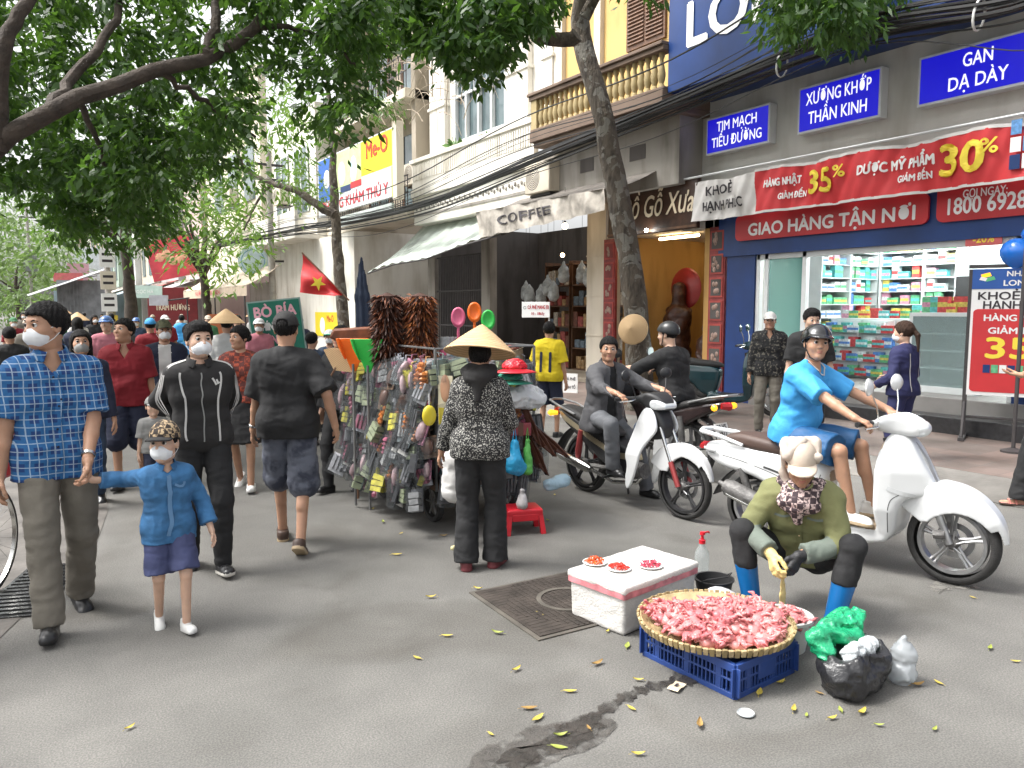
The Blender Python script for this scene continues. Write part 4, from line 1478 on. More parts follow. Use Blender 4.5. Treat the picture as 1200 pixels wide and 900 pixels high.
wpart(ph, 'platform', mb, M('grey_tile', (.22, .21, .2), rough=.45, var=.15, vs=3), bevel=.01)
mb = MB()
bx(mb, 9.56, 9.878, -3, 7.2, .1, .33)
wpart(ph, 'step', mb, M('black_granite', (.03, .03, .032), rough=.3, var=.3, vs=20), bevel=.008)
mb = MB()
for y in (8.08, 7.92, 7.24):
 bx(mb, 10.0, 10.09, y - .035, y + .035, .53, 2.5)
bx(mb, 10.0, 10.09, 4.3, 8.1, 2.42, 2.5)
bx(mb, 10.0, 10.09, 7.24, 8.1, .53, .6)
bx(mb, 10.0, 10.09, 4.3, 4.37, .53, 2.5)
wpart(ph, 'door_frame', mb, ALW, bevel=.004)
mb = MB()
bx(mb, 10.03, 10.045, 7.27, 7.9, .6, 2.42)
wpart(ph, 'glass_pane', mb, GL_T)
for k, (x, y0, y1) in enumerate(((11.2, 5.2, 7.4), (12.4, 5.0, 7.6), (13.2, 3.0, 5.2), (11.2, 2.6, 4.6), (13.2, 6.0, 8.2))):
 mb = MB()
 mb.cyl((x, y0, 2.95), (x, y1, 2.95), .03, 8)
 wpart(ph, 'light_tube', mb, LIT)
mb = MB()
bx(mb, 13.6, 13.66, 6.2, 6.85, 1.75, 2.2)
wpart(ph, 'wall_screen', mb, BLK, bevel=.01)
# big blue fascia box
mb = MB()
bx(mb, 9.0, 10.3, -4, 9.14, 5.06, 7.6)
fb = wpart(ph, 'sign_box', mb, BLUE_D, bevel=.01)
wtext('LONG CHÂU', .92, TXT_W, ph, (8.985, 6.0, 5.93), width=5.45, bold=0.02275)
# lightboxes
def lightbox(label, x, pts, l1, l2):
 tl, bl, tr = [onx(*p, x) for p in pts]
 y0, y1, z0, z1 = tl.y, tr.y, bl.z, tl.z
 r = thing('light_box_sign', label, 'sign', (x, (y0 + y1) / 2, z0), group='blue light box signs over the pharmacy')
 mb = MB()
 bx(mb, x, x + .16, y1, y0, z0, z1)
 wpart(r, 'case', mb, ALW, bevel=.006)
 mb = MB()
 bx(mb, x - .006, x, y1 + .035, y0 - .035, z0 + .035, z1 - .035)
 wpart(r, 'lit_panel', mb, BLUE_L)
 h = z1 - z0
 w = y0 - y1
 for tx, zz in ((l1, .70), (l2, .29)):
  wtext(tx, h * .37, TXT_L, r, (x - .0085, (y0 + y1) / 2, z0 + h * zz), width=w * min(.88, .078 * len(tx)), bold=.4 * 0.0052)
lightbox('small blue lit sign above the shop door lettered TIM MẠCH TIỂU ĐƯỜNG', 9.84, ((828, 140), (828, 183), (903, 116)), 'TIM MẠCH', 'TIỂU ĐƯỜNG')
lightbox('middle blue lit sign lettered XƯƠNG KHỚP THẦN KINH', 9.84, ((936, 104), (936, 158), (1034, 80)), 'XƯƠNG KHỚP', 'THẦN KINH')
lightbox('blue lit sign lettered GAN DẠ DÀY', 9.84, ((1077, 68), (1077, 126), (1228, 28)), 'GAN', 'DẠ DÀY')
# cloth banner on a rail
def wave(y, z):
 return .04 * math.sin(y * 3.9 + 1.2 * math.sin(z * 3)) + .026 * math.sin(y * 9 + z * 4) + .02 * math.sin(y * 17.7 + 2 - z * 7) * math.sin(y * 2.1) + .012 * math.sin(y * 31 + z * 13)
BX = 9.55
bn = thing('cloth_banner', 'long wavy red and white discount banner hung across the shop front', 'banner', (BX, 5, 3.3))
yA, yB, yC, yD = onx(812, 235, BX).y, onx(886, 225, BX).y, onx(1180, 180, BX).y, 2.6
zt, zb = onx(887, 200, BX).z, onx(887, 250, BX).z
zsl = (onx(1200, 133, BX).z - zt) / (yB - onx(1200, 133, BX).y)
def bsurf(ya, yb, z0, z1):
 return lambda u, v: (BX + wave(ya + (yb - ya) * u, z0 + (z1 - z0) * v), ya + (yb - ya) * u, z0 + (z1 - z0) * v + .02 * math.sin((ya + (yb - ya) * u) * 4.4) * v)
wpart(bn, 'red_cloth', MB().grid(bsurf(yB, yD, zb, zt), 120, 10), RED_C)
wpart(bn, 'white_cloth', MB().grid(bsurf(yA, yB - .002, zb - .01, zt - .02), 30, 10), WHT_C)
wpart(bn, 'top_hem', MB().grid(lambda u, v: (BX - .004 + wave(yB + (yD - yB) * u, zt), yB + (yD - yB) * u, zt - .03 + .04 * v + .02 * math.sin((yB + (yD - yB) * u) * 4.4)), 120, 1), WHT_C)
wpart(bn, 'bottom_hem', MB().grid(lambda u, v: (BX - .004 + wave(yB + (yD - yB) * u, zb), yB + (yD - yB) * u, zb + .035 * v - .01), 120, 1), WHT_C)
zm = (zt + zb) / 2
def btext(body, size, mat, y, z, width, bold=0., shear=0.):
 o = wtext(body, size, mat, bn, (BX, y, z), width=width, bold=bold, shear=shear)
 for v in o.data.vertices:
  wy, wz = y - v.co.x, z + v.co.y
  v.co.z = -wave(wy, wz) + .03 + v.co.z
 return o
INKB = M('dark_lettering', (.035, .03, .035), rough=.6, var=0)
def ypx(px, py, X):
 return onx(px, py, X).y
btext('KHOẺ', .2, INKB, ypx(843, 222, BX), zm + .12, .52, 0.0056)
btext('HẠNH PHÚC', .2, INKB, ypx(848, 243, BX), zm - .12, .82, 0.0056)
btext('HÀNG NHẬT', .15, TXT_W, ypx(916, 215, BX), zm + .09, .58, 0.0056)
btext('GIẢM ĐẾN', .12, TXT_W, ypx(928, 232, BX), zm - .12, .42, 0.0042)
btext('35', .44, TXT_Y, ypx(962, 210, BX), zm, .36, 0.0126)
btext('%', .22, TXT_Y, ypx(985, 198, BX), zm + .1, .15, 0.0056)
btext('DƯỢC MỸ PHẨM', .17, TXT_W, ypx(1050, 190, BX), zm + .06, .98, 0.007)
btext('GIẢM ĐẾN', .12, TXT_W, ypx(1072, 203, BX), zm - .12, .44, 0.0042)
btext('30', .5, TXT_Y, ypx(1128, 180, BX), zm, .52, 0.0154)
btext('%', .24, TXT_Y, ypx(1163, 163, BX), zm + .1, .18, 0.0056)
mb = MB()
mb.tube([(BX + .03, 9.7, zt + .08), (BX + .03, 2.4, zt + .10)], .018, 6)
wpart(bn, 'rail', mb, ALW)
# product picture at the right end of the banner
mb = MB()
for k in range(4):
 for j in range(3):
  mb.mat((k + j) % 3)
  y = yC - .05 - k * .13
  bx(mb, BX - .05, BX - .045, y - .11, y, zb + .12 + j * .19, zb + .28 + j * .19)
wpart(bn, 'product_print', mb, [BLUE_D, TXT_W, M('print_blue', (.1, .25, .5), var=.3, vs=30)])
def roundrect(w, h, r, n=6):
 o = []
 for cx, cy, a0 in ((w / 2 - r, h / 2 - r, 0), (-w / 2 + r, h / 2 - r, 90), (-w / 2 + r, -h / 2 + r, 180), (w / 2 - r, -h / 2 + r, 270)):
  o += [(cx + r * math.cos(R(a0 + 90 * k / n)), cy + r * math.sin(R(a0 + 90 * k / n))) for k in range(n + 1)]
 return o
y0, y1 = ypx(863, 268, 9.9), ypx(1089, 245, 9.9)
z0, z1 = onx(863, 283, 9.9).z, 3.12
r = thing('shop_sign', 'rounded red sign board lettered GIAO HÀNG TẬN NƠI below the banner', 'sign', (9.9, (y0 + y1) / 2, z0))
wpart(r, 'board', MB().prism(roundrect(y0 - y1, z1 - z0, .09), .04, (9.895, (y0 + y1) / 2, (z0 + z1) / 2), (0, -1, 0), (0, 0, 1)), RED_P)
wtext('GIAO HÀNG TẬN NƠI', .26, TXT_W, r, (9.872, (y0 + y1) / 2 - .05, z0 + .15), width=(y0 - y1) * .86, bold=0.0078)
y0, y1 = ypx(1099, 240, 9.9), ypx(1216, 240, 9.9)
r = thing('shop_sign', 'rounded red sign board with the telephone number 1800 6928', 'sign', (9.9, (y0 + y1) / 2, z0))
wpart(r, 'board', MB().prism(roundrect(y0 - y1, z1 - z0 + .1, .09), .04, (9.895, (y0 + y1) / 2, (z0 + z1) / 2 + .05), (0, -1, 0), (0, 0, 1)), RED_P)
wtext('GỌI NGAY:', .14, TXT_W, r, (9.872, (y0 + y1) / 2, z1 - .08), width=.5, bold=0.00195)
wtext('1800 6928', .28, TXT_W, r, (9.872, (y0 + y1) / 2, z0 + .17), width=(y0 - y1) * .78, bold=0.0052)
# pharmacy furniture
MEDC = [M('pack_' + n, c, rough=.45, var=.35, vs=22) for n, c in (('white', (.62, .66, .66)), ('green', (.12, .4, .2)), ('blue', (.08, .2, .5)), ('red', (.5, .06, .06)), ('teal', (.1, .42, .42)), ('yellow', (.6, .48, .1)), ('pink', (.55, .25, .35)))]
SHELFM = M('shelf_white', (.6, .63, .63), rough=.4, var=.05)
med_me = {}
for i, mt in enumerate(MEDC):
 for j, d in enumerate(((.1, .16, .16), (.12, .2, .12), (.1, .13, .21))):
  b = MB().mat(0).box((0, 0, d[2] / 2), d)
  b.mat(1).box((-d[0] / 2 - .001, 0, d[2] * .5), (.003, d[1] * .96, d[2] * .3))
  med_me[i, j] = b.mesh('medicine_box', [mt, MEDC[(i * 3 + j + 1) % 7]])
CN = ('white', 'green', 'blue', 'red', 'teal', 'yellow', 'pink')
rr = random.Random(3)
def shelf_rack(x0, y0, dx, dy, n, place):
 """open rack, n metres long from (x0, y0) along (dx, dy), its back to the wall"""
 bxn = V((-dy, dx, 0))
 sh = thing('medicine_shelf', 'white rack of stocked shelves, ' + place, 'shelf', (x0, y0, .53), math.atan2(dy, dx), group='medicine shelves in the pharmacy')
 mb = MB()
 for x in (0, n):
  mb.bb((x - .012, 0, 0), (x + .012, .38, 2.36))
 mb.bb((0, .38, 0), (n, .4, 2.36))
 mb.build('rack_sides', SHELFM, sh)
 for lv in range(8):
  z = .5 + lv * .235
  MB().bb((.013, .01, z - .015), (n - .013, .379, z)).build('shelf_board', SHELFM, sh)
  x = .1
  while x < n - .1:
   i, j = (rr.randrange(7) if rr.random() < .36 else (0, 4, 0, 1)[lv % 4]), rr.randrange(3)
   p = sh.matrix_basis @ V((x, .09 + rr.uniform(-.02, .02), z + .001))
   obj('medicine_box', med_me[i, j], None, p, (0, 0, math.atan2(dy, dx) + R(90)), label='small %s medicine box on the %s' % (CN[i], place), cat='medicine box', group='%s medicine boxes on the %s' % (CN[i], place))
   x += (.17, .21, .14)[j] + .012
bpy.context.view_layer.update()
shelf_rack(12.0, 8.32, 1, 0, .85, 'rack on the side wall nearer the teal glass')
shelf_rack(12.87, 8.32, 1, 0, .85, 'rack in the corner of the side wall')
shelf_rack(13.65, 8.25, 0, -1, .8, 'rack on the back wall next to the corner')
shelf_rack(13.65, 7.43, 0, -1, .55, 'narrow rack beside the wall screen')
ct = thing('counter', 'pale grey drawer counter behind the standing customers', 'counter', (11.9, 7, .53))
mb = MB()
bx(mb, 11.6, 12.2, 6.05, 7.85, .53, 1.5)
wpart(ct, 'carcass', mb, SHELFM, bevel=.01)
for ky in range(1, 3):
 for kz in range(4):
  for q in range(4):
   i, j = (0, 4, 1, 2, 3)[(q + kz + ky) % 5], (q + kz) % 2
   obj('medicine_box', med_me[i, j], None, (11.54, 6.2 + ky * .58 + .14 * q, .58 + kz * .23), label='small %s medicine box stacked against the front of the drawer counter' % CN[i], cat='medicine box', group='%s medicine boxes in front of the drawer counter' % CN[i])
for ky in range(3):
 for kz in range(4):
  mb = MB()
  y = 6.4 + ky * .58
  bx(mb, 11.575, 11.6, y - .26, y + .26, .58 + kz * .23, .78 + kz * .23)
  d = wpart(ct, 'drawer', mb, ALW, bevel=.005)
  mb = MB()
  bx(mb, 11.555, 11.574, y - .06, y + .06, .68 + kz * .23, .695 + kz * .23)
  sub(wpart(ct, 'handle', mb, IRON), d)
fc = thing('display_case', 'white glass-fronted display fridge beside the price board', 'display case', (10.6, 4.75, .53))
mb = MB()
bx(mb, 10.35, 10.9, 5.75, 5.8, .53, 1.6)
bx(mb, 10.35, 10.9, 4.92, 4.97, .53, 1.6)
bx(mb, 10.35, 10.9, 4.97, 5.75, .53, .62)
bx(mb, 10.35, 10.9, 4.97, 5.75, 1.55, 1.6)
bx(mb, 10.85, 10.9, 4.97, 5.75, .62, 1.55)
wpart(fc, 'case', mb, SHELFM, bevel=.004)
for z in (.85, 1.08, 1.31):
 mb = MB()
 bx(mb, 10.38, 10.85, 4.97, 5.75, z, z + .015)
 wpart(fc, 'shelf_board', mb, SHELFM)
mb = MB()
bx(mb, 10.352, 10.36, 4.97, 5.75, .62, 1.55)
wpart(fc, 'glass_door', mb, GL)
for k in range(14):
 i, j = rr.randrange(7), rr.randrange(3)
 obj('snack_box', med_me[i, j], None, (10.5 + .2 * (k % 2), 5.0 + .052 * k, 1.602 if k % 3 else 1.602), (0, 0, rr.uniform(-.3, .3)), label='small %s carton piled on top of the display fridge' % CN[i], cat='carton', group='%s cartons on the display fridge' % CN[i])
for k in range(10):
 i, j = rr.randrange(7), rr.randrange(3)
 obj('medicine_box', med_me[i, j], None, (11.8, 6.15 + .17 * k, 1.501), (0, 0, rr.uniform(-.2, .2)), label='small %s carton standing on the drawer counter' % CN[i], cat='medicine box', group='%s cartons on the drawer counter' % CN[i])
# hanging offer card
hc = thing('hanging_card', 'pink offer card marked 20 percent hanging in the doorway', 'sign', (10.0, 4.75, 2.2))
p = onx(1153, 274, 9.95)
wpart(hc, 'card', MB().prism(roundrect(.42, .28, .02), .006, p, (0, -1, 0), (0, 0, 1)), M('pink_card', (.6, .12, .12), var=.05))
wtext('-20%', .14, TXT_Y, hc, p + V((-.006, 0, -.06)), width=.24, bold=0.0026)
# price stand on the pavement
sc = (gp(1130, 516, .13) + gp(1195, 516, .13)) / 2
sc = V((9.6, 4.12, .13))
st = thing('price_stand', 'upright pavement stand with a white and red discount poster for medicines', 'sign stand', sc, R(-67))
st.scale = (1.34, 1, 1.04)
mb = MB()
for x in (-.36, .36):
 mb.box((x, 0, .95), (.035, .035, 1.9))
 mb.box((x, 0, .02), (.05, .6, .04))
 mb.tube([(x, -.26, .04), (x, -.01, .42)], .014, 6)
mb.box((0, 0, .25), (.7, .03, .03))
mb.box((0, 0, 1.93), (.76, .04, .04))
mb.build('frame', IRON, st, bevel=.004)
MB().box((0, -.022, 1.2), (.70, .008, 1.40)).build('poster', TXT_W, st)
MB().box((0, -.029, 1.79), (.70, .006, .22)).build('header', M('blue_header', (.02, .09, .34), var=.05), st)
MB().prism(roundrect(.66, .92, .04), .006, (0, -.029, 1.0), (1, 0, 0), (0, 0, 1)).build('red_panel', RED_C, st)
text('NHÀ THUỐC', .08, TXT_W, st, (.10, -.034, 1.84), width=.40, bold=0.00195)
text('LONG CHÂU', .085, TXT_W, st, (.10, -.034, 1.74), width=.44, bold=0.00195)
mb = MB()
mb.box((-.25, -.033, 1.83), (.07, .004, .04), (0, R(-20), 0)).mat(1).box((-.22, -.034, 1.79), (.07, .004, .04), (0, R(-20), 0)).mat(2).box((-.27, -.0345, 1.79), (.05, .004, .035), (0, R(20), 0))
mb.build('emblem', [AMBER, M('emblem_green', (.1, .45, .2), var=0), TXT_W], st)
text('KHOẺ', .12, INKB, st, (-.15, -.029, 1.60), width=.30, bold=0.0026)
text('HẠNH PHÚC', .12, INKB, st, (.02, -.029, 1.50), width=.56, bold=0.0026)
text('HÀNG NHẬT', .095, TXT_W, st, (.0, -.034, 1.36), width=.50, bold=0.0026)
text('GIẢM ĐẾN', .095, TXT_W, st, (.0, -.034, 1.22), width=.42, bold=0.0026)
text('35', .32, TXT_Y, st, (-.06, -.034, 1.02), width=.32, bold=0.0078)
text('%', .16, TXT_Y, st, (.16, -.034, 1.08), width=.12, bold=0.00325)
mb = MB()
for k in range(8):
 mb.mat(k % 3).box((-.21 + k * .06, -.035, .80), (.052, .004, .09))
mb.build('product_print', [BLUE_D, MEDC[1], TXT_W], st)
BALLOON = M('blue_balloon', (.015, .16, .62), rough=.18, var=.02, spec=.7)
for k, (dx, dz, lab, rr_) in enumerate(((.0, 2.12, 'bright blue balloon with a dark neck tied above the price stand', .17), (-.16, 1.98, 'blue balloon half hidden below its twin on the price stand', .14), (-.05, 2.33, 'small blue balloon topmost of the three on the price stand', .10))):
 b = thing('balloon', lab, 'balloon', sc + V((-.03 + .1 * k, .05 + dx, dz + .02)), group='blue balloons on the price stand')
 m_ = MB().lathe([(0, -1.12), (.06, -1.1), (.05, -1.03), (.35, -.86), (.75, -.5), (.97, -.05), (.98, .25), (.8, .65), (.45, .92), (.15, 1.0), (0, 1.01)], n=20)
 m_.v = [(x * rr_, y * rr_, z * rr_) for x, y, z in m_.v]
 m_.build('skin', BALLOON, b, ang=80)
 MB().tube([(0, 0, -1.1 * rr_), (.01, .02, -1.6 * rr_)], .003, 5).build('string', TXT_W, b)
# thin black pole beside the stand
pl = thing('pole', 'thin black pole standing in front of the price board', 'pole', gp(1187, 530, .13))
MB().tube([(0, 0, 0), (0, 0, 2.15)], .022, 8).lathe([(.12, 0), (.12, .02), (.03, .05)], n=16).build('shaft', IRON, pl)
# ---- yellow house with the carved-wood shop
yh = thing('yellow_house', 'old yellow house with a balustraded balcony over a lit carved wood shop', 'house', (10, 11.4, 0))
mb = MB()
bx(mb, 10.0, 10.3, 9.3, 13.35, 5.2, 11)
wpart(yh, 'upper_wall', mb, W_YEL)
mb = MB()
for y0, y1 in ((9.28, 9.6), (11.9, 12.1), (13.12, 13.4)):
 bx(mb, 9.90, 10.01, y0, y1, 5.2, 11)
bx(mb, 9.86, 10.0, 9.28, 13.4, 8.3, 8.5)
wpart(yh, 'pilaster_trim', mb, W_CREAM, bevel=.01)
w = MB()
bx(w, 9.95, 10.0, 10.2, 11.2, 6.4, 8.0)
wf_ = wpart(yh, 'shutter_window', w, WOOD_B)
mb = MB()
for k in range(22):
 for y0, y1 in ((10.25, 10.67), (10.73, 11.15)):
  mb.box((9.945, (y0 + y1) / 2, 6.5 + k * .066), (.03, y1 - y0, .045), (0, R(35), 0))
wpart(yh, 'louvre', mb, WOOD_B)
mb = MB()
bx(mb, 8.9, 10.0, 9.15, 12.85, 4.92, 5.12)
bx(mb, 8.96, 10.0, 9.15, 12.79, 4.82, 4.92)
bx(mb, 8.92, 9.12, 9.15, 12.85, 5.12, 5.17)
wpart(yh, 'balcony_slab', mb, wallm('browned', (.17, .12, .09), .4), bevel=.012)
mb = MB()
bx(mb, 8.9, 9.14, 9.15, 12.87, 5.72, 5.80)
bx(mb, 8.86, 9.18, 9.15, 12.9, 5.80, 5.86)
bx(mb, 9.14, 10, 12.66, 12.86, 5.72, 5.84)
wpart(yh, 'hand_rail', mb, MATS['wall_browned'], bevel=.012)
bal = MB().lathe([(.05, 0), (.05, .05), (.035, .07), (.06, .15), (.068, .22), (.05, .32), (.03, .42), (.032, .46), (.05, .5), (.05, .55)], n=10).mesh('baluster', wallm('ochre', (.42, .33, .17), .4))
for k in range(22):
 o = obj('baluster', bal, yh, V((9.02, 9.3 + k * .157, 5.17)) - yh.location)
mb = MB()
for y in (12.74,):
 bx(mb, 8.93, 9.12, y - .09, y + .09, 5.17, 5.72)
wpart(yh, 'corner_post', mb, MATS['wall_ochre'])
mb = MB()
bx(mb, 9.45, 10.3, 9.3, 13.35, 3.72, 4.82)
wpart(yh, 'beam', mb, W_GRIME)
for y in (10.1, 11.5):
 wpart(yh, 'vent_grille', bx(MB(), 9.44, 9.452, y, y + .4, 4.25, 4.5), W_DARK)
mb = MB()
bx(mb, 10.0, 10.4, 11.78, 12.36, .13, 3.72)
for z in (1.1, 1.9, 2.7):
 bx(mb, 9.985, 10.41, 11.77, 12.37, z, z + .03)
wpart(yh, 'column', mb, W_CREAM)
mb = MB()
bx(mb, 14.0, 14.1, 9.0, 13.4, .13, 3.72)
bx(mb, 10.0, 14.0, 9.02, 9.2, .13, 3.72)
bx(mb, 10.4, 14.0, 11.5, 11.7, .13, 3.72)
wpart(yh, 'shop_wall', mb, W_ORANGE)
mb = MB()
bx(mb, 10.2, 14.0, 9.2, 11.5, 3.05, 3.2)
wpart(yh, 'shop_ceiling', mb, W_CREAM)
mb = MB()
bx(mb, 10.03, 13.4, 9.2, 16, .1, .2)
wpart(yh, 'shop_floor', mb, W_BEIGE)
mb = MB().tube([(10.6, 10.9, 2.98), (10.6, 9.9, 2.98)], .025, 8)
wpart(yh, 'warm_tube', mb, LITO)
mb = MB().tube([(12.5, 11.0, 3.0), (12.5, 9.8, 3.0)], .025, 8)
wpart(yh, 'ceiling_tube', mb, LITO)
for (py_, z0, z1, yy0, yy1) in ((0, .13, 3.0, 11.42, 11.76), (1, .13, 3.0, 8.70, 9.04)):
 pn = thing('picture_column', ('red column of carved plaques beside the tree' if py_ == 0 else 'red column of framed dark pictures next to the blue pharmacy wall'), 'picture column', (9.95, (yy0 + yy1) / 2, .13))
 mb = MB()
 bx(mb, 9.94, 10.0, yy0, yy1, z0, z1)
 wpart(pn, 'board', mb, M('maroon_board', (.22, .03, .03), rough=.5, var=.3, vs=8))
 for k in range(7):
  mb = MB()
  zz = .3 + k * .385
  mb.mat(0)
  bx(mb, 9.925, 9.94, yy0 + .03, yy1 - .03, zz, zz + .33)
  mb.mat(1)
  bx(mb, 9.92, 9.925, yy0 + .06, yy1 - .06, zz + .03, zz + .30)
  mb.mat(2)
  for q in range(5):
   mb.ball((9.918, yy0 + .1 + rr.random() * (yy1 - yy0 - .2), zz + .07 + rr.random() * .2), .035, 8, (.3, 1, 1.3))
  wpart(pn, 'picture', mb, [M('plaque_red', (.33, .05, .04), var=.2), W_DARK if py_ else M('plaque_dark', (.2, .03, .03), var=.3), M('plaque_figure', (.3, .2, .16), var=.3, vs=20)])
ws = thing('shop_sign', 'dark wooden shop board with cream lettering over the carved wood shop', 'sign', (9.6, 9.95, 3.0))
ws_m = MB()
bx(ws_m, 9.6, 9.68, 9.02, 11.25, 2.98, 3.82)
wpart(ws, 'board', ws_m, WOOD_D, bevel=.01)
mb = MB()
for z in (3.0, 3.77):
 bx(mb, 9.585, 9.6, 9.02, 11.25, z, z + .04)
wpart(ws, 'trim', mb, WOOD_B)
CRM = M('cream_lettering', (.68, .58, .42), rough=.5, var=0)
wtext('Đồ Gỗ Xưa', .52, CRM, ws, (9.583, 9.98, 3.42), width=1.75, bold=0.0052, shear=.25)
for k in range(2):
 mb = MB().ball((9.5, 10.1 + k * .6, 3.02), .035, 8)
 wpart(ws, 'spot_bulb', mb, LIT)
# carved figures in the shop
CARV = M('carved_wood', (.055, .02, .012), rough=.35, var=.4, vs=10, bump=.4, bs=40)
for k, (x, y, sc_, lab) in enumerate(((11.0, 10.75, 1.15, 'tall dark carved statue with a round halo in the wood shop'), (11.3, 10.05, .8, 'small reddish carved statue on the floor of the wood shop'), (10.7, 9.75, .72, 'squat dark carving in the doorway of the wood shop'), (10.5, 11.2, .55, 'low carving beside the red plaque column'), (11.9, 10.5, .95, 'dim carving at the back of the wood shop'), (10.45, 10.35, .42, 'tiny carving at the front edge of the wood shop floor'))):
 f = thing('carved_statue', lab, 'statue', (x, y, .2), group='carved statues in the wood shop')
 prm = [((0, 0, .1), (0, 0, .5), .28, .2), ((0, 0, .5), (0, 0, 1.15), .2, .2), ((0, 0, 1.15), (0, 0, 1.35), .2, .1), ((0, 0, 1.5), (0, 0, 1.6), .12, .11), ((0, .2, 1.2), (-.15, .15, .85), .09, .06), ((0, -.2, 1.2), (-.15, -.1, .85), .09, .06)]
 vs, q = nets(lambda P: uni(P, prm, .08) + folds(P, .02, 22, k), (-.5, -.5, 0), (.5, .5, 1.85), .03)
 obj('figure', np_mesh('figure', vs * sc_, q, CARV), f)
 if k == 0:
  MB().lathe([(.0, 0), (.36, .0), (.40, .03), (.36, .06), (0, .05)], n=24, c=(.1, -.05, 1.85), rot=rotm((1, 0, 0))).build('halo', M('red_lacquer', (.25, .02, .02), rough=.3), f)
for k, (y, z) in enumerate(((9.6, 2.3), (9.95, 2.35))):
 pf = thing('picture_frame', ('pale framed certificate nearer the shop back' if k else 'pale framed certificate nearer the doorway'), 'picture', (13.97, y, z))
 MB().box((0, 0, 0), (.03, .4, .5)).build('frame', WOOD_B, pf)
 MB().box((-.018, 0, 0), (.006, .32, .42)).build('sheet', W_CREAM, pf)
cb = thing('cabinet', 'dark wooden cabinet standing in the lit wood shop', 'cabinet', (12.2, 9.6, .2))
MB().box((0, 0, .95), (.5, .7, 1.9)).build('carcass', WOOD_D, cb, bevel=.02)
for k in (-1, 1):
 d = MB().box((-.262, k * .17, .95), (.024, .3, 1.75)).build('door', WOOD_B, cb, bevel=.01)
 MB().ball((-.28, k * .05, .95), .015, 6).build('knob', GOLD, d)
# ---- white house with the open dark ground floor
wh = thing('white_house', 'white house with a fluted balcony parapet and a tall green-reflecting window', 'house', (10, 16.2, 0))
mb = MB()
bx(mb, 10.0, 10.3, 13.4, 15.4, 5.3, 12)
bx(mb, 10.0, 10.3, 17.85, 19.2, 5.3, 12)
bx(mb, 10.0, 10.3, 15.4, 17.85, 7.55, 12)
bx(mb, 10.0, 10.3, 15.4, 17.85, 5.3, 5.9)
wpart(wh, 'upper_wall', mb, W_WHITE)
mb = MB()
for y0, y1 in ((13.4, 13.75), (14.3, 15.2), (18.1, 18.95)):
 bx(mb, 9.86, 10.0, y0, y1, 5.6, 12)
 bx(mb, 9.82, 10.0, y0 - .05, y1 + .05, 6.9, 6.98)
 bx(mb, 9.80, 10.0, y0 - .06, y1 + .06, 5.6, 5.75)
wpart(wh, 'pilaster', mb, W_WHITE, bevel=.01)
wn = wpart(wh, 'window', bx(MB(), 10.1, 10.13, 15.4, 17.85, 5.9, 7.55), GL_W)
mb = MB()
for y in (15.43, 16.05, 16.65, 17.25, 17.82):
 bx(mb, 10.0, 10.1, y - .04, y + .04, 5.9, 7.55)
for z in (5.93, 7.05, 7.52):
 bx(mb, 10.02, 10.08, 15.4, 17.85, z - .03, z + .03)
for k in range(12):
 bx(mb, 10.03, 10.06, 15.5 + k * .2, 15.515 + k * .2, 7.08, 7.5)
sub(wpart(wh, 'window_frame', mb, ALW, bevel=.004), wn)
mb = MB()
bx(mb, 9.4, 9.52, 13.4, 19.1, 4.75, 5.5)
bx(mb, 9.34, 9.56, 13.36, 19.14, 5.5, 5.6)
bx(mb, 9.36, 9.54, 13.38, 19.12, 4.7, 4.8)
bx(mb, 9.36, 10.0, 13.38, 19.12, 4.62, 4.70)
bx(mb, 9.45, 10.3, 13.4, 19.1, 3.9, 4.62)
for k in range(60):
 bx(mb, 9.375, 9.4, 13.5 + k * .093, 13.55 + k * .093, 5.05, 5.45)
wpart(wh, 'parapet', mb, W_WHITE, bevel=.004)
mb = MB()
for k in range(46):
 mb.ball((9.435, 13.55 + k * .122, 4.3 + .05 * (k % 2)), .04, 6, (.5, 1, 1.2))
bx(mb, 9.43, 9.45, 13.4, 19.1, 4.1, 4.16)
wpart(wh, 'frieze', mb, W_GRIME)
mb = MB()
bx(mb, 13.5, 13.7, 12.3, 19.2, .13, 3.9)
bx(mb, 10.0, 13.5, 19.0, 19.2, .13, 3.9)
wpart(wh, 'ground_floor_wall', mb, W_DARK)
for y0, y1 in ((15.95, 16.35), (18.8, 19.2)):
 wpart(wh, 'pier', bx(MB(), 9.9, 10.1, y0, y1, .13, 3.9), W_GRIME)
mb = MB()
for k in range(26):
 bx(mb, 9.98, 10.0, 16.4 + k * .092, 16.425 + k * .092, .3, 3.0)
for z in (.3, 1.2, 2.1, 3.0):
 bx(mb, 9.965, 9.98, 16.35, 18.8, z, z + .04)
wpart(wh, 'folding_gate', mb, IRON)
for k, (y, sx) in enumerate(((17.1, .6), (15.7, .35))):
 pt = thing('balcony_plant', ('feathery green plant spilling over the white parapet' if k == 0 else 'small spindly plant at the corner of the white parapet'), 'plant', (9.65, y, 5.5))
 mb = MB()
 for q in range(70 if k == 0 else 30):
  a, l = rr.uniform(0, 6.28), rr.uniform(.15, .6) * sx * 1.3
  d = V((math.cos(a) * .6 - .2, math.sin(a), rr.uniform(.4, 1.6))).normalized() * l
  s_ = d.cross(V((0, 0, 1))).normalized() * .02
  mb.add([V((0, 0, .1)) + s_, V((0, 0, .1)) - s_, V((0, 0, .1)) + d - s_ * .3 - V((0, 0, l * .3)), V((0, 0, .1)) + d * .7 + s_], [(0, 1, 2, 3)])
 mb.build('leaves', M('plant_green', (.09, .2, .03), rough=.5, var=.4, vs=9), pt)
 MB().lathe([(.1, 0), (.13, .2), (.11, .2), (.09, .05)], n=14).build('pot', W_BEIGE, pt)
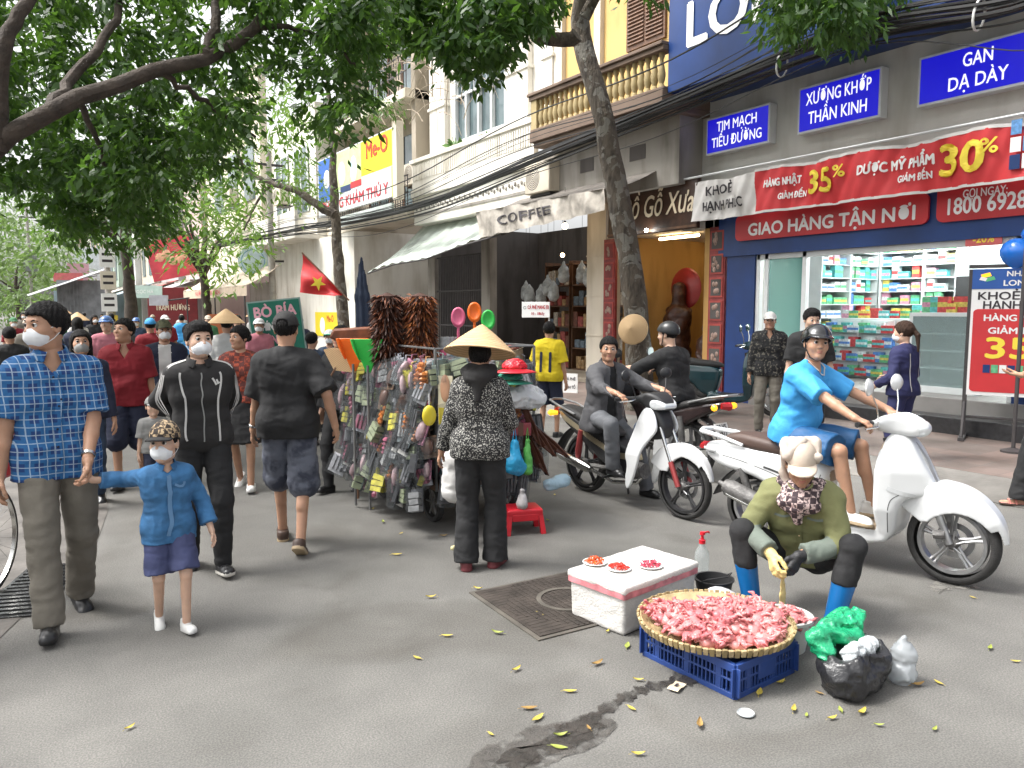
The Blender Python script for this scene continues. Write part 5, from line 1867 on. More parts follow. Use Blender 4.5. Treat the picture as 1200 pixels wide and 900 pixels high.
# awnings
aw = thing('awning', 'pale grey-green corrugated sheet awning sagging over the dark shop', 'awning', (9.5, 16.5, 3))
AWM = M('awning_sheet', (.42, .47, .42), rough=.6, var=.25, vs=2)
A, B, C_, D_ = V((8.2, 19.4, 2.62)), V((8.35, 13.0, 3.12)), V((9.95, 13.5, 4.02)), V((9.95, 19.4, 4.02))
def awn(u, v):
 p = A.lerp(B, u).lerp(D_.lerp(C_, u), v)
 p.z += -.22 * math.sin(math.pi * v) * .6 - .02 * math.sin(u * 75) + .05 * math.sin(u * 9) * (1 - v)
 return p
wpart(aw, 'sheet', MB().grid(awn, 150, 14), AWM, thick=.006)
mb = MB()
for u in (.0, .33, .66, 1.):
 mb.tube([awn(u, v) - V((0, 0, .04)) for v in (0, .3, .6, 1)], .015, 6)
mb.tube([awn(u, 0) - V((0, 0, .03)) for u in (0, .25, .5, .75, 1)], .02, 6)
wpart(aw, 'frame', mb, IRON)
ca = thing('awning_valance', 'weathered grey canvas valance with worn COFFEE lettering', 'awning', (8.5, 12, 3.3))
P0, P1 = onx(556, 249, 8.3), onx(708, 221, 8.3)
P2, P3 = onx(562, 279, 8.3), onx(708, 247, 8.3)
def val(u, v):
 p = P2.lerp(P3, u).lerp(P0.lerp(P1, u), v)
 return p + V((.03 * math.sin(u * 26 + v * 2) + .015 * math.sin(u * 61), 0, .012 * math.sin(u * 40) * (1 - v)))
wpart(ca, 'canvas', MB().grid(val, 80, 8), M('grimy_canvas', (.34, .31, .27), rough=.8, var=.45, vs=5))
o = text('COFFEE', .34, INKB, ca, (0, 0, 0), (0, 0, 0), width=2.3, bold=0.0065, fn=lambda p: val(.42 + p[0] / 5.2, .5 + p[1] * 1.55) - ca.location + V((-.016, 0, 0)))
wpart(ca, 'canopy', MB().grid(lambda u, v: P0.lerp(P1, u).lerp(V((9.45, P0.y, 4.0)).lerp(V((9.45, P1.y, 4.0)), u), v) + V((0, 0, -.06 * math.sin(math.pi * v))), 20, 6), M('canopy_cloth', (.2, .18, .16), rough=.8, var=.3))
# hanging bulb
lb = thing('hanging_bulb', 'bare warm light bulb hanging under the weathered valance', 'light bulb', onx(662, 265, 9.3))
MB().ball((0, 0, 0), .06, 12).build('bulb', LITW, lb)
MB().tube([(0, 0, .06), (0, 0, .1)], .025, 8).tube([(0, 0, .1), (.0, .0, .75)], .005, 5).build('cord', BLK, lb)
# goods in the dark shop
for k in range(9):
 y = 12.6 + .36 * k
 z = 2.2 + .5 * rr.random()
 hb = thing('hanging_bag', 'clear plastic bag hanging in the dark shop below the bulb', 'plastic bag', (10.4 + .3 * rr.random(), y, z), group='clear bags hanging in the dark shop')
 sdf_obj('bag', lambda P: uni(P, [((0, 0, -.35), (0, 0, -.2), .13, .11), ((0, 0, -.2), (0, 0, 0), .1, .02)], .05) + folds(P, .012, 45, k), (-.25, -.25, -.55), (.25, .25, .08), .02, M('bag_dim', (.34, .36, .36), rough=.3, var=.3, vs=10), hb)
 MB().tube([(0, 0, 0), (0, 0, 3.8 - z)], .004, 5).build('string', BLK, hb)
cs = thing('cafe_sign', 'white board lettered CÀ PHÊ MANG ĐI in red on a post above the yellow shirt', 'sign', V((8.6, 10.95, .13)), R(-52))
p = onx(628, 363, 8.6)
cs.location = (p.x, p.y, .13)
hz = p.z - .13
wd = .56
MB().box((0, 0, hz), (wd, .03, .30)).build('board', TXT_W, cs, bevel=.004)
MB().tube([(wd / 2 - .02, .02, 0), (wd / 2 - .02, .02, hz + .15)], .014, 8).build('post', ALW, cs)
REDT = M('red_lettering', (.5, .03, .05), rough=.5, var=0)
text('CÀ PHÊ MANG ĐI', .10, REDT, cs, (.05, -.018, hz + .045), width=.42, bold=0.00195)
text('10 - 18k/ly', .075, REDT, cs, (.04, -.018, hz - .075), width=.26, bold=0.0013)
mb = MB()
mb.lathe([(.022, 0), (.03, 0)], n=16, c=(-.22, -.018, hz + .04), rot=rotm((0, -1, 0)))
mb.build('emblem', INKB, cs)
mw = thing('menu_board', 'small white handwritten menu board behind the yellow-shirted person', 'sign', onx(668, 480, 8.55), R(-55))
MB().box((0, 0, .3), (.28, .02, .72)).build('board', TXT_W, mw)
for k, tx in enumerate(('CÀ PHÊ', 'SINH TỐ', 'NƯỚC ÉP', 'TRÀ ĐÁ')):
 text(tx, .075, INKB, mw, (0, -.013, .56 - .15 * k), width=.2, bold=0.0013)
# ---- house with the vet sign
vh = thing('grey_house', 'weathered grey house with open balconies behind the pet clinic sign', 'house', (10, 22, 0))
mb = MB()
bx(mb, 10.4, 10.7, 19.25, 25.5, 4.5, 14)
bx(mb, 9.6, 10.4, 19.25, 19.5, 4.2, 14)
bx(mb, 10.0, 14, 25.2, 25.4, 0, 14)
wpart(vh, 'wall', mb, W_BEIGE)
mb = MB()
for z in (4.1, 7.3, 10.5):
 bx(mb, 9.3, 10.4, 19.25, 25.5, z, z + .25)
wpart(vh, 'balcony_slab', mb, W_CREAM, bevel=.01)
mb = MB()
for z in (4.35, 7.55):
 for k in range(40):
  bx(mb, 9.35, 9.37, 19.3 + k * .155, 19.32 + k * .155, z, z + .9)
 for q in (.45, .9):
  bx(mb, 9.345, 9.375, 19.28, 25.5, z + q, z + q + .03)
wpart(vh, 'railing', mb, IRON)
for z in (4.5, 7.7):
 for y in (20.0, 22.6):
  d = wpart(vh, 'window', bx(MB(), 10.36, 10.4, y, y + 1.6, z + .2, z + 2.3), GL_W)
  mb = MB()
  for yy in (y, y + .8, y + 1.6):
   bx(mb, 10.33, 10.37, yy - .04, yy + .04, z + .2, z + 2.3)
  sub(wpart(vh, 'frame', mb, WOOD_B), d)
mb = MB()
bx(mb, 12, 12.2, 19.2, 22.5, 0, 4.1)
wpart(vh, 'ground_floor_wall', mb, W_GRIME)
vs_ = thing('clinic_sign', 'large pet clinic billboard lettered PHÒNG KHÁM THÚ Y below a yellow panel', 'billboard', (8.6, 20.6, 4.5))
q00, q01, q10, q11 = onx(392, 246, 8.6), onx(366, 186, 8.6), onx(466, 232, 8.6), onx(456, 154, 8.6)
yL, yR, zB, zT = 24.2, 18.5, 4.55, 6.3
mb = MB()
bx(mb, 8.6, 8.7, yR, yL, zB, zT)
wpart(vs_, 'board', mb, M('billboard_white', (.66, .68, .68), rough=.45, var=.05))
def vq(u0, u1, v0, v1, mat, nm, d=.004):
 ya, yb = yL + (yR - yL) * u0, yL + (yR - yL) * u1
 wpart(vs_, nm, bx(MB(), 8.6 - d, 8.6 - d + .003, yb, ya, zB + (zT - zB) * v0, zB + (zT - zB) * v1), mat)
vq(.62, .99, .45, .98, M('panel_yellow', (.75, .58, .02), var=.03), 'yellow_panel')
vq(.01, .26, .25, .98, M('panel_blue', (.03, .12, .42), var=.15), 'blue_panel')
vq(.26, .62, .36, .98, M('panel_pale', (.5, .62, .3), var=.15), 'pale_panel')
vq(.97, 1.0, .0, .44, M('panel_lime', (.55, .6, .1), var=.05), 'lime_edge')
mb = MB()
for (u, v, a, b) in ((.14, .62, .3, .3), (.36, .62, .3, .36)):
 mb.ball((8.6, yL + (yR - yL) * u, zB + (zT - zB) * v), 1, 14, (.012, a, b))
wpart(vs_, 'pet_shape', mb, TXT_W)
wpart(vs_, 'pet_silhouette', MB().ball((8.6, yL + (yR - yL) * .52, zB + (zT - zB) * .62), 1, 14, (.011, .26, .40)), M('pale_blue', (.45, .62, .75), var=.1))
wtext('Me-O', .62, M('orange_red', (.6, .06, .02), var=0), vs_, (8.586, yL + (yR - yL) * .81, zB + (zT - zB) * .80), width=1.4, bold=0.013)
wtext('PHÒNG KHÁM THÚ Y', .42, REDT, vs_, (8.592, yL + (yR - yL) * .50, zB + (zT - zB) * .14), width=4.9, bold=0.00975)
vq(.34, .48, .30, .40, BLUE_D, 'blue_tag', .009)
vq(.48, .62, .32, .42, RED_P, 'red_tag', .009)
mb = MB()
bx(mb, 8.55, 8.75, yR - .25, yR, zB - .1, zT + .1)
wpart(vs_, 'side_post', mb, W_CREAM)
mb = MB()
bx(mb, 8.6, 8.68, yR + .2, 22.9, 4.1, 4.4)
wpart(vs_, 'lower_strip', mb, M('strip_white', (.5, .55, .52), var=.15))
# ---- white walled building with the flag in front
ww = thing('white_building', 'plain white walled building behind the red flag', 'building', (9, 26, 0))
mb = MB()
bx(mb, 9.0, 9.3, 22.3, 30.5, 0, 4.0)
bx(mb, 9.3, 14, 22.3, 22.5, 0, 4.0)
bx(mb, 9.0, 9.3, 25.5, 30.5, 4.0, 8.5)
bx(mb, 9.3, 14, 25.52, 25.7, 4.0, 8.48)
wpart(ww, 'wall', mb, W_WHITE)
mb = MB()
bx(mb, 8.2, 9.0, 25.4, 30.6, 4.0, 4.15)
bx(mb, 8.2, 8.3, 25.4, 30.6, 4.15, 4.9)
wpart(ww, 'balcony', mb, W_WHITE)
for y in (26.2, 28.4):
 d = wpart(ww, 'window', bx(MB(), 8.96, 9.0, y, y + 1.4, 5.0, 7.2), GL_W)
 mb = MB()
 for yy in (y, y + .7, y + 1.4):
  bx(mb, 8.93, 8.96, yy - .05, yy + .05, 5.0, 7.2)
 sub(wpart(ww, 'frame', mb, ALW), d)
yp = thing('pet_poster', 'small yellow pet food poster low on the white wall', 'poster', onx(383, 380, 8.97))
MB().box((0, 0, 0), (.02, 2.2, .8)).build('sheet', MATS['panel_yellow'], yp)
text('Me-O', .3, MATS['orange_red'], yp, (-.013, -.35, .18), (R(90), 0, R(-90)), width=.6, bold=0.0065)
MB().ball((-.01, .4, -.05), 1, 12, (.012, .25, .28)).build('pet_shape', TXT_W, yp)
# ---- cream corner building with the round sign
cbd = thing('cream_building', 'cream building with a wide fascia and a round sign further down the street', 'building', (8.3, 34, 0))
mb = MB()
bx(mb, 8.2, 8.5, 30.6, 40, 2.9, 5.0)
bx(mb, 8.6, 8.9, 30.6, 40, 5.0, 11)
bx(mb, 8.5, 9, 39.8, 40, 0, 5)
wpart(cbd, 'wall', mb, W_CREAM)
mb = MB()
bx(mb, 10.5, 10.7, 30.6, 40, 0, 2.9)
wpart(cbd, 'inner_wall', mb, W_GRIME)
for y in (31.4, 34, 36.6):
 wpart(cbd, 'window', bx(MB(), 8.55, 8.6, y, y + 1.5, 6, 8.2), GL_W)
wtext('CHÈ', .7, M('brown_lettering', (.2, .15, .08), var=0), cbd, (8.18, 36.9, 4.45), width=1.6, bold=0.0195)
rs = thing('round_sign', 'round pale blue sign sticking out below the cream fascia', 'sign', onx(297, 306, 7.9), R(-25))
MB().lathe([(0, -.08), (.5, -.08), (.55, -.06), (.55, .06), (.5, .08), (0, .08)], n=32, rot=Matrix.Rotation(R(90), 3, 'X')).build('disc', M('pale_sign', (.5, .62, .66), rough=.4, var=.1), rs)
MB().lathe([(.40, -.085), (.43, -.085)], n=32, rot=Matrix.Rotation(R(-90), 3, 'X')).build('ring', M('ring_blue', (.12, .3, .42), var=0), rs)
MB().tube([(.5, 0, 0), (1.1, 0, 0)], .04).build('bracket', IRON, rs)
ac = thing('cream_awning', 'cream shop awning with faded red lettering beyond the flag', 'awning', (7.4, 32, 2.6))
wpart(ac, 'sheet', MB().grid(lambda u, v: (7.0 + 1.2 * v, 38 - 11 * u, 2.45 + .75 * v - .06 * math.sin(math.pi * v)), 30, 4), M('cream_sheet', (.5, .42, .33), rough=.7, var=.2), thick=.02)
wpart(ac, 'valance', MB().grid(lambda u, v: (7.0 - .0 + .02 * math.sin(u * 60), 38 - 11 * u, 2.1 + .35 * v), 60, 2), M('valance_cream', (.5, .4, .3), rough=.7, var=.15))
wtext('NƯỚC MÍA SIÊU SẠCH', .22, REDT, ac, (6.965, 33, 2.28), width=4.4, bold=0.0039)
for y in (27.5, 32, 37.5):
 wpart(ac, 'post', MB().tube([(7.05, y, 0), (7.05, y, 2.45)], .03), IRON)
# ---- red incense shop board facing up the street
cpos = ond(203, 367, 36)
ih = thing('incense_shop_sign', 'maroon shop board lettered TRẦM HƯƠNG down the street', 'sign', cpos, R(-24))
MB().box((0, 0, 0), (2.2, .1, 2.4)).build('board', M('maroon_sign', (.17, .012, .015), rough=.5, var=.15), ih, bevel=.02)
text('TRẦM HƯƠNG', .36, CRM, ih, (0, -.054, .25), width=1.5, bold=0.0078)
text('VÒNG - TƯỢNG', .34, CRM, ih, (.05, -.054, -.6), width=1.7, bold=0.0078)
cpos = ond(203, 302, 37)
rb = thing('red_billboard', 'red and pink billboard above the maroon shop board', 'billboard', cpos, R(-30))
MB().box((0, 0, 0), (2.3, .12, 1.9), (0, R(-12), 0)).build('board', M('billboard_red', (.55, .05, .07), rough=.5, var=.25, vs=1.5), rb)
mb = MB()
for k in range(5):
 mb.ball((-.6 + .3 * k, -.07, .2 * math.sin(k * 2)), 1, 10, (.22, .012, .22))
mb.build('print', M('billboard_peach', (.65, .35, .22), var=.3, vs=5), rb)
cpos = ond(168, 342, 33)
gs = thing('pale_green_awning', 'pale mint shop canopy panel beyond the red polo man', 'awning', cpos, R(-20))
MB().box((0, 0, 0), (1.5, .06, .55), (R(-12), 0, 0)).build('panel', M('mint_panel', (.42, .55, .5), var=.1), gs)
text('NGỌC HÀ', .2, TXT_W, gs, (0, -.04, 0), (R(78), 0, 0), width=.8)
# ---- the far row
rf = random.Random(21)
far_lab = ['narrow pink house', 'pale grey house', 'cream tube house', 'tall white house', 'faded green house', 'grey-blue house', 'yellowed house', 'brown brick house', 'white shop house', 'beige tube house', 'rose tinted house', 'sand coloured house']
y = 40.4
for k in range(12):
 wdt = rf.uniform(4.2, 6)
 hgt = rf.uniform(6.5, 13) if k else 8
 x = 8.4 - min(k, 4) * .35
 col = ((.5, .38, .36), (.4, .4, .4), (.5, .45, .36), (.6, .6, .58), (.36, .45, .38), (.36, .42, .48), (.5, .43, .26), (.3, .2, .15), (.6, .58, .55), (.46, .4, .32), (.5, .36, .33), (.45, .38, .28))[k]
 hs_ = thing('town_house', far_lab[k] + ' in the row closing the far end of the street', 'house', (x, y + wdt / 2, 0), group='town houses far down the street')
 mb = MB()
 bx(mb, x, x + .3, y, y + wdt - .05, 2.8, hgt)
 bx(mb, x + .3, x + 6, y + .01, y + .25, 0, hgt - .02)
 bx(mb, x + 1.2, x + 1.4, y, y + wdt - .05, 0, 2.8)
 wpart(hs_, 'wall', mb, wallm('far_%d' % k, col, .25))
 for z in range(int((hgt - 3) // 3)):
  for yy in (y + .7, y + wdt - 1.9):
   wpart(hs_, 'window', bx(MB(), x - .04, x, yy, yy + 1.1, 3.7 + 3 * z, 5.3 + 3 * z), GL_W)
  wpart(hs_, 'balcony', bx(MB(), x - .6, x, y + .1, y + wdt - .2, 2.9 + 3 * z, 3.1 + 3 * z), W_GRIME)
 aw_ = wpart(hs_, 'canopy', MB().grid(lambda u, v: (x - 1.9 + 1.9 * v, y + (wdt - .2) * u, 2.5 + .7 * v), 8, 2), M('far_canopy_%d' % (k % 4), ((.42, .43, .44), (.4, .08, .07), (.3, .38, .42), (.5, .48, .42))[k % 4], rough=.7, var=.2), thick=.03)
 y += wdt
# grey metal shutter wall and slanting grey roof sheets halfway down the street
gm = thing('metal_shed', 'grey corrugated metal stall with a slanting roof sheet far down the street', 'shed', ond(100, 380, 42))
g0 = gm.location.copy()
gm.location.z = 0
GMM = M('grey_metal', (.22, .23, .24), rough=.5, metal=.3, var=.25, vs=3)
mb = MB()
mb.box((0, 0, 1.6), (2.6, .1, 3.2), (0, 0, R(-20)))
for k in range(14):
 mb.box((-1.2 + .18 * k, -.06 + .0, 1.6), (.04, .02, 3.1), (0, 0, R(-20)))
mb.build('wall_sheet', GMM, gm)
MB().grid(lambda u, v: (-2.6 + 3.8 * u, -1.2 + 2 * v, 2.3 + 1.5 * u + .1 * v), 8, 2).build('roof_sheet', M('roof_grey', (.36, .37, .38), rough=.5, var=.2), gm, thick=.04)
for k, (px, py, w_, h_, D, col, lab) in enumerate(((80, 325, 1.6, .5, 45, (.5, .12, .12), 'small red shop board high on the far row'), (92, 322, 1.3, 1.5, 50, (.55, .3, .36), 'pink hanging board far down the street'), (75, 347, 1.0, .6, 42, (.42, .55, .62), 'pale blue stall panel far down the street'), (107, 310, 2.4, 2.6, 60, (.58, .62, .64), 'white blank board between the far trees'), (262, 385, .9, .9, 24, (.42, .12, .04), 'rust orange shop panel behind the woman in the red blouse'), (186, 352, .7, .4, 30, (.5, .5, .55), 'small white notice beside the maroon board'))):
 b = thing('hanging_board', lab, 'sign', ond(px, py, D), R(-26))
 MB().box((0, 0, 0), (w_, .08, h_)).build('board', M('board_%d' % k, col, rough=.5, var=.15), b)
 MB().tube([(w_ / 2, 0, 0), (w_ / 2 + .8, 0, .1)], .03).build('bracket', IRON, b)
# ---- utility poles
POLE = M('pole_concrete', (.34, .32, .29), rough=.85, var=.2)
for k, (px, D, hgt, lab) in enumerate(((128, 30, 6.5, 'concrete pole hung with small white notices beyond the crowd'), (38, 55, 9, 'tall dark pole with a transformer box far down the street'), (320, 27, 7, 'concrete pole standing beside the cream fascia'))):
 g0 = ond(px, 362, D)
 u = thing('utility_pole', lab, 'utility pole', (g0.x, g0.y, 0), group='utility poles')
 MB().tube([(0, 0, 0), (0, 0, hgt)], [.13, .09], 10).build('shaft', POLE, u)
 mb = MB()
 for z in (hgt - .4, hgt - .9):
  mb.box((0, 0, z), (1.1, .08, .08))
 mb.build('cross_arm', IRON, u)
 if k == 0:
  for j in range(4):
   nb = MB().box((0, -.14, 3.6 - j * .85), (.55, .03, .7)).build('notice', (TXT_W, W_CREAM, TXT_W, M('yellow_notice', (.6, .45, .05), var=.1))[j], u)
   mb = MB()
   for q in range(2):
    mb.box((0, -.158, 3.75 - j * .85 - q * .25), (.36, .004, .1))
   mb.build('lettering', INKB, nb)
 if k == 1:
  MB().box((0, -.2, hgt * .55), (.9, .6, 1.3)).build('transformer', GMM, u, bevel=.03)
# ---- overhead cables
cr = random.Random(9)
CAB = M('cable_black', (.013, .013, .013), rough=.6, var=0)
base = [(1330, -60, 8.4), (1200, 6, 8.4), (1000, 46, 8.5), (800, 122, 8.6), (640, 184, 8.6), (500, 240, 8.5), (400, 263, 8.2), (330, 274, 7.8), (250, 290, 7.2)]
kp = [onx(*p) for p in base]
def along(pts, t):
 f = t * (len(pts) - 1)
 i = min(int(f), len(pts) - 2)
 f -= i
 p0, p1, p2, p3 = pts[max(i - 1, 0)], pts[i], pts[i + 1], pts[min(i + 2, len(pts) - 1)]
 return .5 * ((2 * p1) + (-p0 + p2) * f + (2 * p0 - 5 * p1 + 4 * p2 - p3) * f * f + (-p0 + 3 * p1 - 3 * p2 + p3) * f * f * f)
for k in range(22):
 dz, dx = cr.gauss(.0, .11), cr.gauss(0, .06)
 if k > 15:
  dz += cr.choice((-.45, .35, .5, -.3, .7))
 a, b, c = cr.uniform(0, 6), cr.uniform(.03, .10), cr.uniform(3, 7)
 mb = MB()
 pts = []
 for i in range(61):
  t = i / 60
  p = along(kp, t)
  pts.append(p + V((dx + .03 * math.sin(t * 21 + a), 0, dz * (1 - .4 * t) + b * math.sin(t * c * 2 + a) - (.12 * math.sin(t * 20) if k > 15 else 0))))
 mb.tube(pts, cr.choice((.009, .012, .016, .022)) * (1 if k < 16 else .6), 5)
 mb.build('overhead_cable', CAB, None, label='black overhead cable in the bundle sagging along the shop fronts' if k < 16 else 'thin stray cable looping beside the black bundle', cat='cable', group='bundled overhead cables' if k < 16 else 'stray overhead cables')
TIE = M('cable_tie', (.6, .6, .58), var=0)
for k, t in enumerate((.30, .16)):
 p = along(kp, t)
 MB().lathe([(.15, -.012), (.155, 0), (.15, .012)], n=14, c=p, rot=rotm((0, 1, .15)) @ Matrix.Diagonal((.7, 1, 1))).build('cable_tie', TIE, None, thick=.01, label=('white tie round the cable bundle below the LON letters', 'white tie round the cable bundle above the middle blue sign')[k], cat='cable tie')
# ------------------------------------------------------------------ trees
nrg = np.random.default_rng(4)
def leafm(name, c1, c2, tr):
 m = M('leaf_' + name, c1, rough=.45, var=0, spec=.35)
 t = NT(m)
 f = t.noise(1.1, 3)
 g = t.noise(14, 2)
 c = t.ramp(t.math('ADD', t.math('MULTIPLY', f, .45), t.math('MULTIPLY', g, .55)), [(.36, c1), (.62, c2)])
 t.col(c)
 tl = t('BsdfTranslucent', {'Color': (*tr, 1)})
 mx = t('MixShader', {0: .34})
 t.l.new(t.b.outputs[0], mx.inputs[1])
 t.l.new(tl.outputs[0], mx.inputs[2])
 t.l.new(mx.outputs[0], t.n['Material Output'].inputs[0])
 return m
LF_DARK = leafm('dark', (.010, .034, .009), (.048, .105, .02), (.12, .25, .03))
LF_MID = leafm('mid', (.022, .065, .012), (.06, .13, .024), (.12, .24, .03))
LF_LIGHT = leafm('light', (.045, .115, .016), (.12, .21, .04), (.2, .35, .05))
LF_FAR = leafm('far', (.06, .11, .03), (.13, .2, .06), (.2, .32, .08))
BARK = M('bark', (.10, .08, .06), rough=.9, var=0)
_t = NT(BARK)
_mp = _t('Mapping', {'Vector': _t.tc.outputs['Object'], 'Scale': (1, 1, .35)}).outputs[0]
_a = _t.ramp(_t.noise(9, 6, _mp), [(.35, (.045, .035, .027)), (.55, (.105, .085, .064))])
_t.col(_t.mix(_t.math('MULTIPLY', _t.math('GREATER_THAN', _t.noise(5, 5, dist=.8), .57), .7), _a, (.2, .19, .165)))
_t.bump(_t.noise(22, 6, _mp, .6), 1, .05)
BARK_D = M('bark_dark', (.055, .042, .032), rough=.9, var=.4, vs=9, bump=.8, bs=30)
def in_poly(x, y, p):
 c = np.zeros(len(x), bool)
 j = len(p) - 1
 for i in range(len(p)):
  (xi, yi), (xj, yj) = p[i], p[j]
  c ^= ((yi > y) != (yj > y)) & (x < (xj - xi) * (y - yi) / (yj - yi + 1e-9) + xi)
  j = i
 return c
def pts_in(poly, n, D):
 p = np.array(poly, float)
 out = []
 while len(out) < n:
  x = nrg.uniform(p[:, 0].min(), p[:, 0].max(), n * 3)
  y = nrg.uniform(p[:, 1].min(), p[:, 1].max(), n * 3)
  k = in_poly(x, y, poly)
  out += list(zip(x[k], y[k]))
 return [ond(a, b, nrg.uniform(*D)) for a, b in out[:n]]
def sprays(cs, n, R_, L, W, droop=.5, flat=0.):
 """n leaflets of length L on a few drooping stalks round each centre"""
 cs = np.array([tuple(c) for c in cs])
 N = len(cs) * n
 c = np.repeat(cs, n, 0)
 stalks = 4
 sd_ = nrg.normal(size=(len(cs), stalks, 3)) * np.array([1, 1, .5])
 sd_[..., 2] -= droop * .8
 sd_ /= np.linalg.norm(sd_, axis=-1, keepdims=True)
 k = nrg.integers(0, stalks, N)
 d = sd_[np.repeat(np.arange(len(cs)), n), k]
 t = nrg.uniform(.1, 1, N) ** .8
 base = c + d * (t * R_)[:, None] * nrg.uniform(.7, 1.3, N)[:, None] + nrg.normal(size=(N, 3)) * R_ * .10
 side = np.cross(d, nrg.normal(size=(N, 3)) * .35 + np.array([0, 0, 1]))
 side /= np.linalg.norm(side, axis=1, keepdims=True) + 1e-9
 sg = nrg.choice([-1, 1], N)[:, None]
 ax = d * .65 + side * sg * .8 + np.array([0, 0, -1]) * nrg.uniform(0, droop * 1.3, N)[:, None] + nrg.normal(size=(N, 3)) * .2
 ax /= np.linalg.norm(ax, axis=1, keepdims=True)
 nr = nrg.normal(size=(N, 3)) * .6 + np.array([0, 0, 1])
 w = np.cross(ax, nr)
 w /= np.linalg.norm(w, axis=1, keepdims=True) + 1e-9
 nn = np.cross(w, ax)
 l = L * nrg.uniform(.6, 1.25, N)[:, None]
 ww = W * nrg.uniform(.7, 1.2, N)[:, None]
 v = np.stack([base, base + ax * l * .45 + w * ww - nn * ww * .35, base + ax * l - nn * l * .12, base + ax * l * .45 - w * ww - nn * ww * .35], 1).reshape(-1, 3)
 return v, np.arange(N * 4).reshape(-1, 4)
def tree(label, loc, trunk, limbs, clumps, bark, group=None):
 """trunk / limbs: lists of (points, radii) in world space; clumps: (centres, leaves each, radius, length, width, droop, material)"""
 t = thing('tree', label, 'tree', loc, group=group)
 mb = MB()
 pts, rs = trunk
 n = 24
 P = [along(pts, i / n) + V((rnd.gauss(0, .012), rnd.gauss(0, .012), 0)) for i in range(n + 1)]
 Q = [np.interp(i / n * (len(rs) - 1), range(len(rs)), rs) * rnd.uniform(.95, 1.06) for i in range(n + 1)]
 mb.tube(P, Q, 14)
 mb.build('trunk', bark, t, -t.location)
 for pts, r0, r1 in limbs:
  n = 14
  P = [along(pts, i / n) + V([rnd.gauss(0, .015) for _ in range(3)]) for i in range(n + 1)]
  MB().tube(P, [r0 + (r1 - r0) * i / n for i in range(n + 1)], 9).build('limb', bark, t, -t.location)
 mats, vs, qs, mi, off = [], [], [], [], 0
 for (cs, n, R_, L, W, dr, mt) in clumps:
  v, q = sprays(cs, n, R_, L, W, dr)
  vs.append(v)
  qs.append(q + off)
  off += len(v)
  if mt not in mats:
   mats.append(mt)
  mi += [mats.index(mt)] * len(q)
 if vs:
  me = np_mesh('crown', np.concatenate(vs), np.concatenate(qs), mats, mi)
  obj('crown', me, t, -t.location)
 return t
def O(*a):
 return [ond(*q) for q in a]
# the big tree whose trunk stands just out of view at the left kerb
polyA = [(-120, -80), (440, -80), (446, 40), (425, 95), (420, 150), (395, 165), (372, 120), (330, 70), (300, 90), (290, 150), (255, 190), (215, 165), (175, 220), (150, 250), (105, 245), (85, 262), (60, 235), (30, 205), (-120, 240)]
polyA2 = [(60, 120), (270, 100), (250, 200), (190, 250), (165, 290), (120, 310), (88, 300), (40, 230), (0, 190)]
A1 = pts_in(polyA, 640, (6.6, 9.2))
A2 = pts_in(polyA2, 90, (8.0, 10))
holes = [(x, 178 - (x * .32 if x < 200 else 64 + (x - 200) * .55), 10) for x in range(0, 330, 18)] + [(50, 105, 26), (250, 12, 22), (25, 160, 22), (120, 90, 20), (330, 20, 16), (420, 195, 62), (180, 30, 18), (90, 40, 16)]
def prune(cs, hs_):
 o = []
 for c in cs:
  p = c - V((0, 0, CAM_H))
  w = p.dot(CF)
  x, y = 600 + FPX * p.dot(CR) / w, 450 - FPX * p.dot(CU) / w
  if all((x - a) ** 2 + (y - b) ** 2 > r * r * 1.2 for a, b, r in hs_):
   o.append(c)
 return o
A3 = prune(pts_in([(-60, 60), (120, 20), (330, 60), (390, 120), (300, 200), (250, 250), (130, 300), (40, 240), (-60, 220)], 90, (10.5, 13.5)), holes[-7:])
over = [V((nrg.uniform(-6, 3), nrg.uniform(-2, 7), nrg.uniform(5.5, 8))) for _ in range(90)]  # unseen part of the crown above the camera, added for shading and side views
tree('large dark leafy tree arching over the street from the left kerb', (-.95, 4.6, 0),
 ([V((-.95, 4.6, 0)), V((-.9, 4.7, 1.5)), V((-.75, 5.0, 2.8)), V((-.6, 5.3, 3.6))], [.3, .24, .2, .18]),
 [([V((-.6, 5.3, 3.5))] + O((-40, 190, 5.6), (10, 155, 5.7), (90, 112, 6.0), (180, 82, 6.4), (240, 68, 6.7), (300, 30, 7.0), (345, -30, 7.3)), .082, .045),
 (O((0, 178, 5.7), (2, 60, 5.6), (30, 0, 5.7), (60, -80, 6)), .06, .04),
 (O((60, 128, 5.9), (95, 80, 6.3), (130, 30, 6.6), (150, -40, 6.9)), .05, .028),
 (O((180, 82, 6.4), (240, 120, 6.9), (300, 160, 7.4)), .03, .012),
 (O((240, 68, 6.7), (252, 20, 6.9), (255, -40, 7.2)), .05, .035),
 (O((300, 30, 7.0), (370, 40, 7.5), (420, 80, 8)), .03, .012),
 (O((90, 112, 6.0), (120, 180, 6.8), (130, 240, 7.6)), .03, .01)],
 [(prune(A1, holes), 46, .27, .115, .025, .7, LF_DARK), (A1[::6], 30, .3, .115, .024, .7, LF_MID), (A3, 40, .5, .14, .03, .6, LF_MID), (prune(A2, holes), 52, .30, .12, .026, .8, LF_DARK), (over, 30, .6, .18, .03, .6, LF_DARK)], BARK_D)
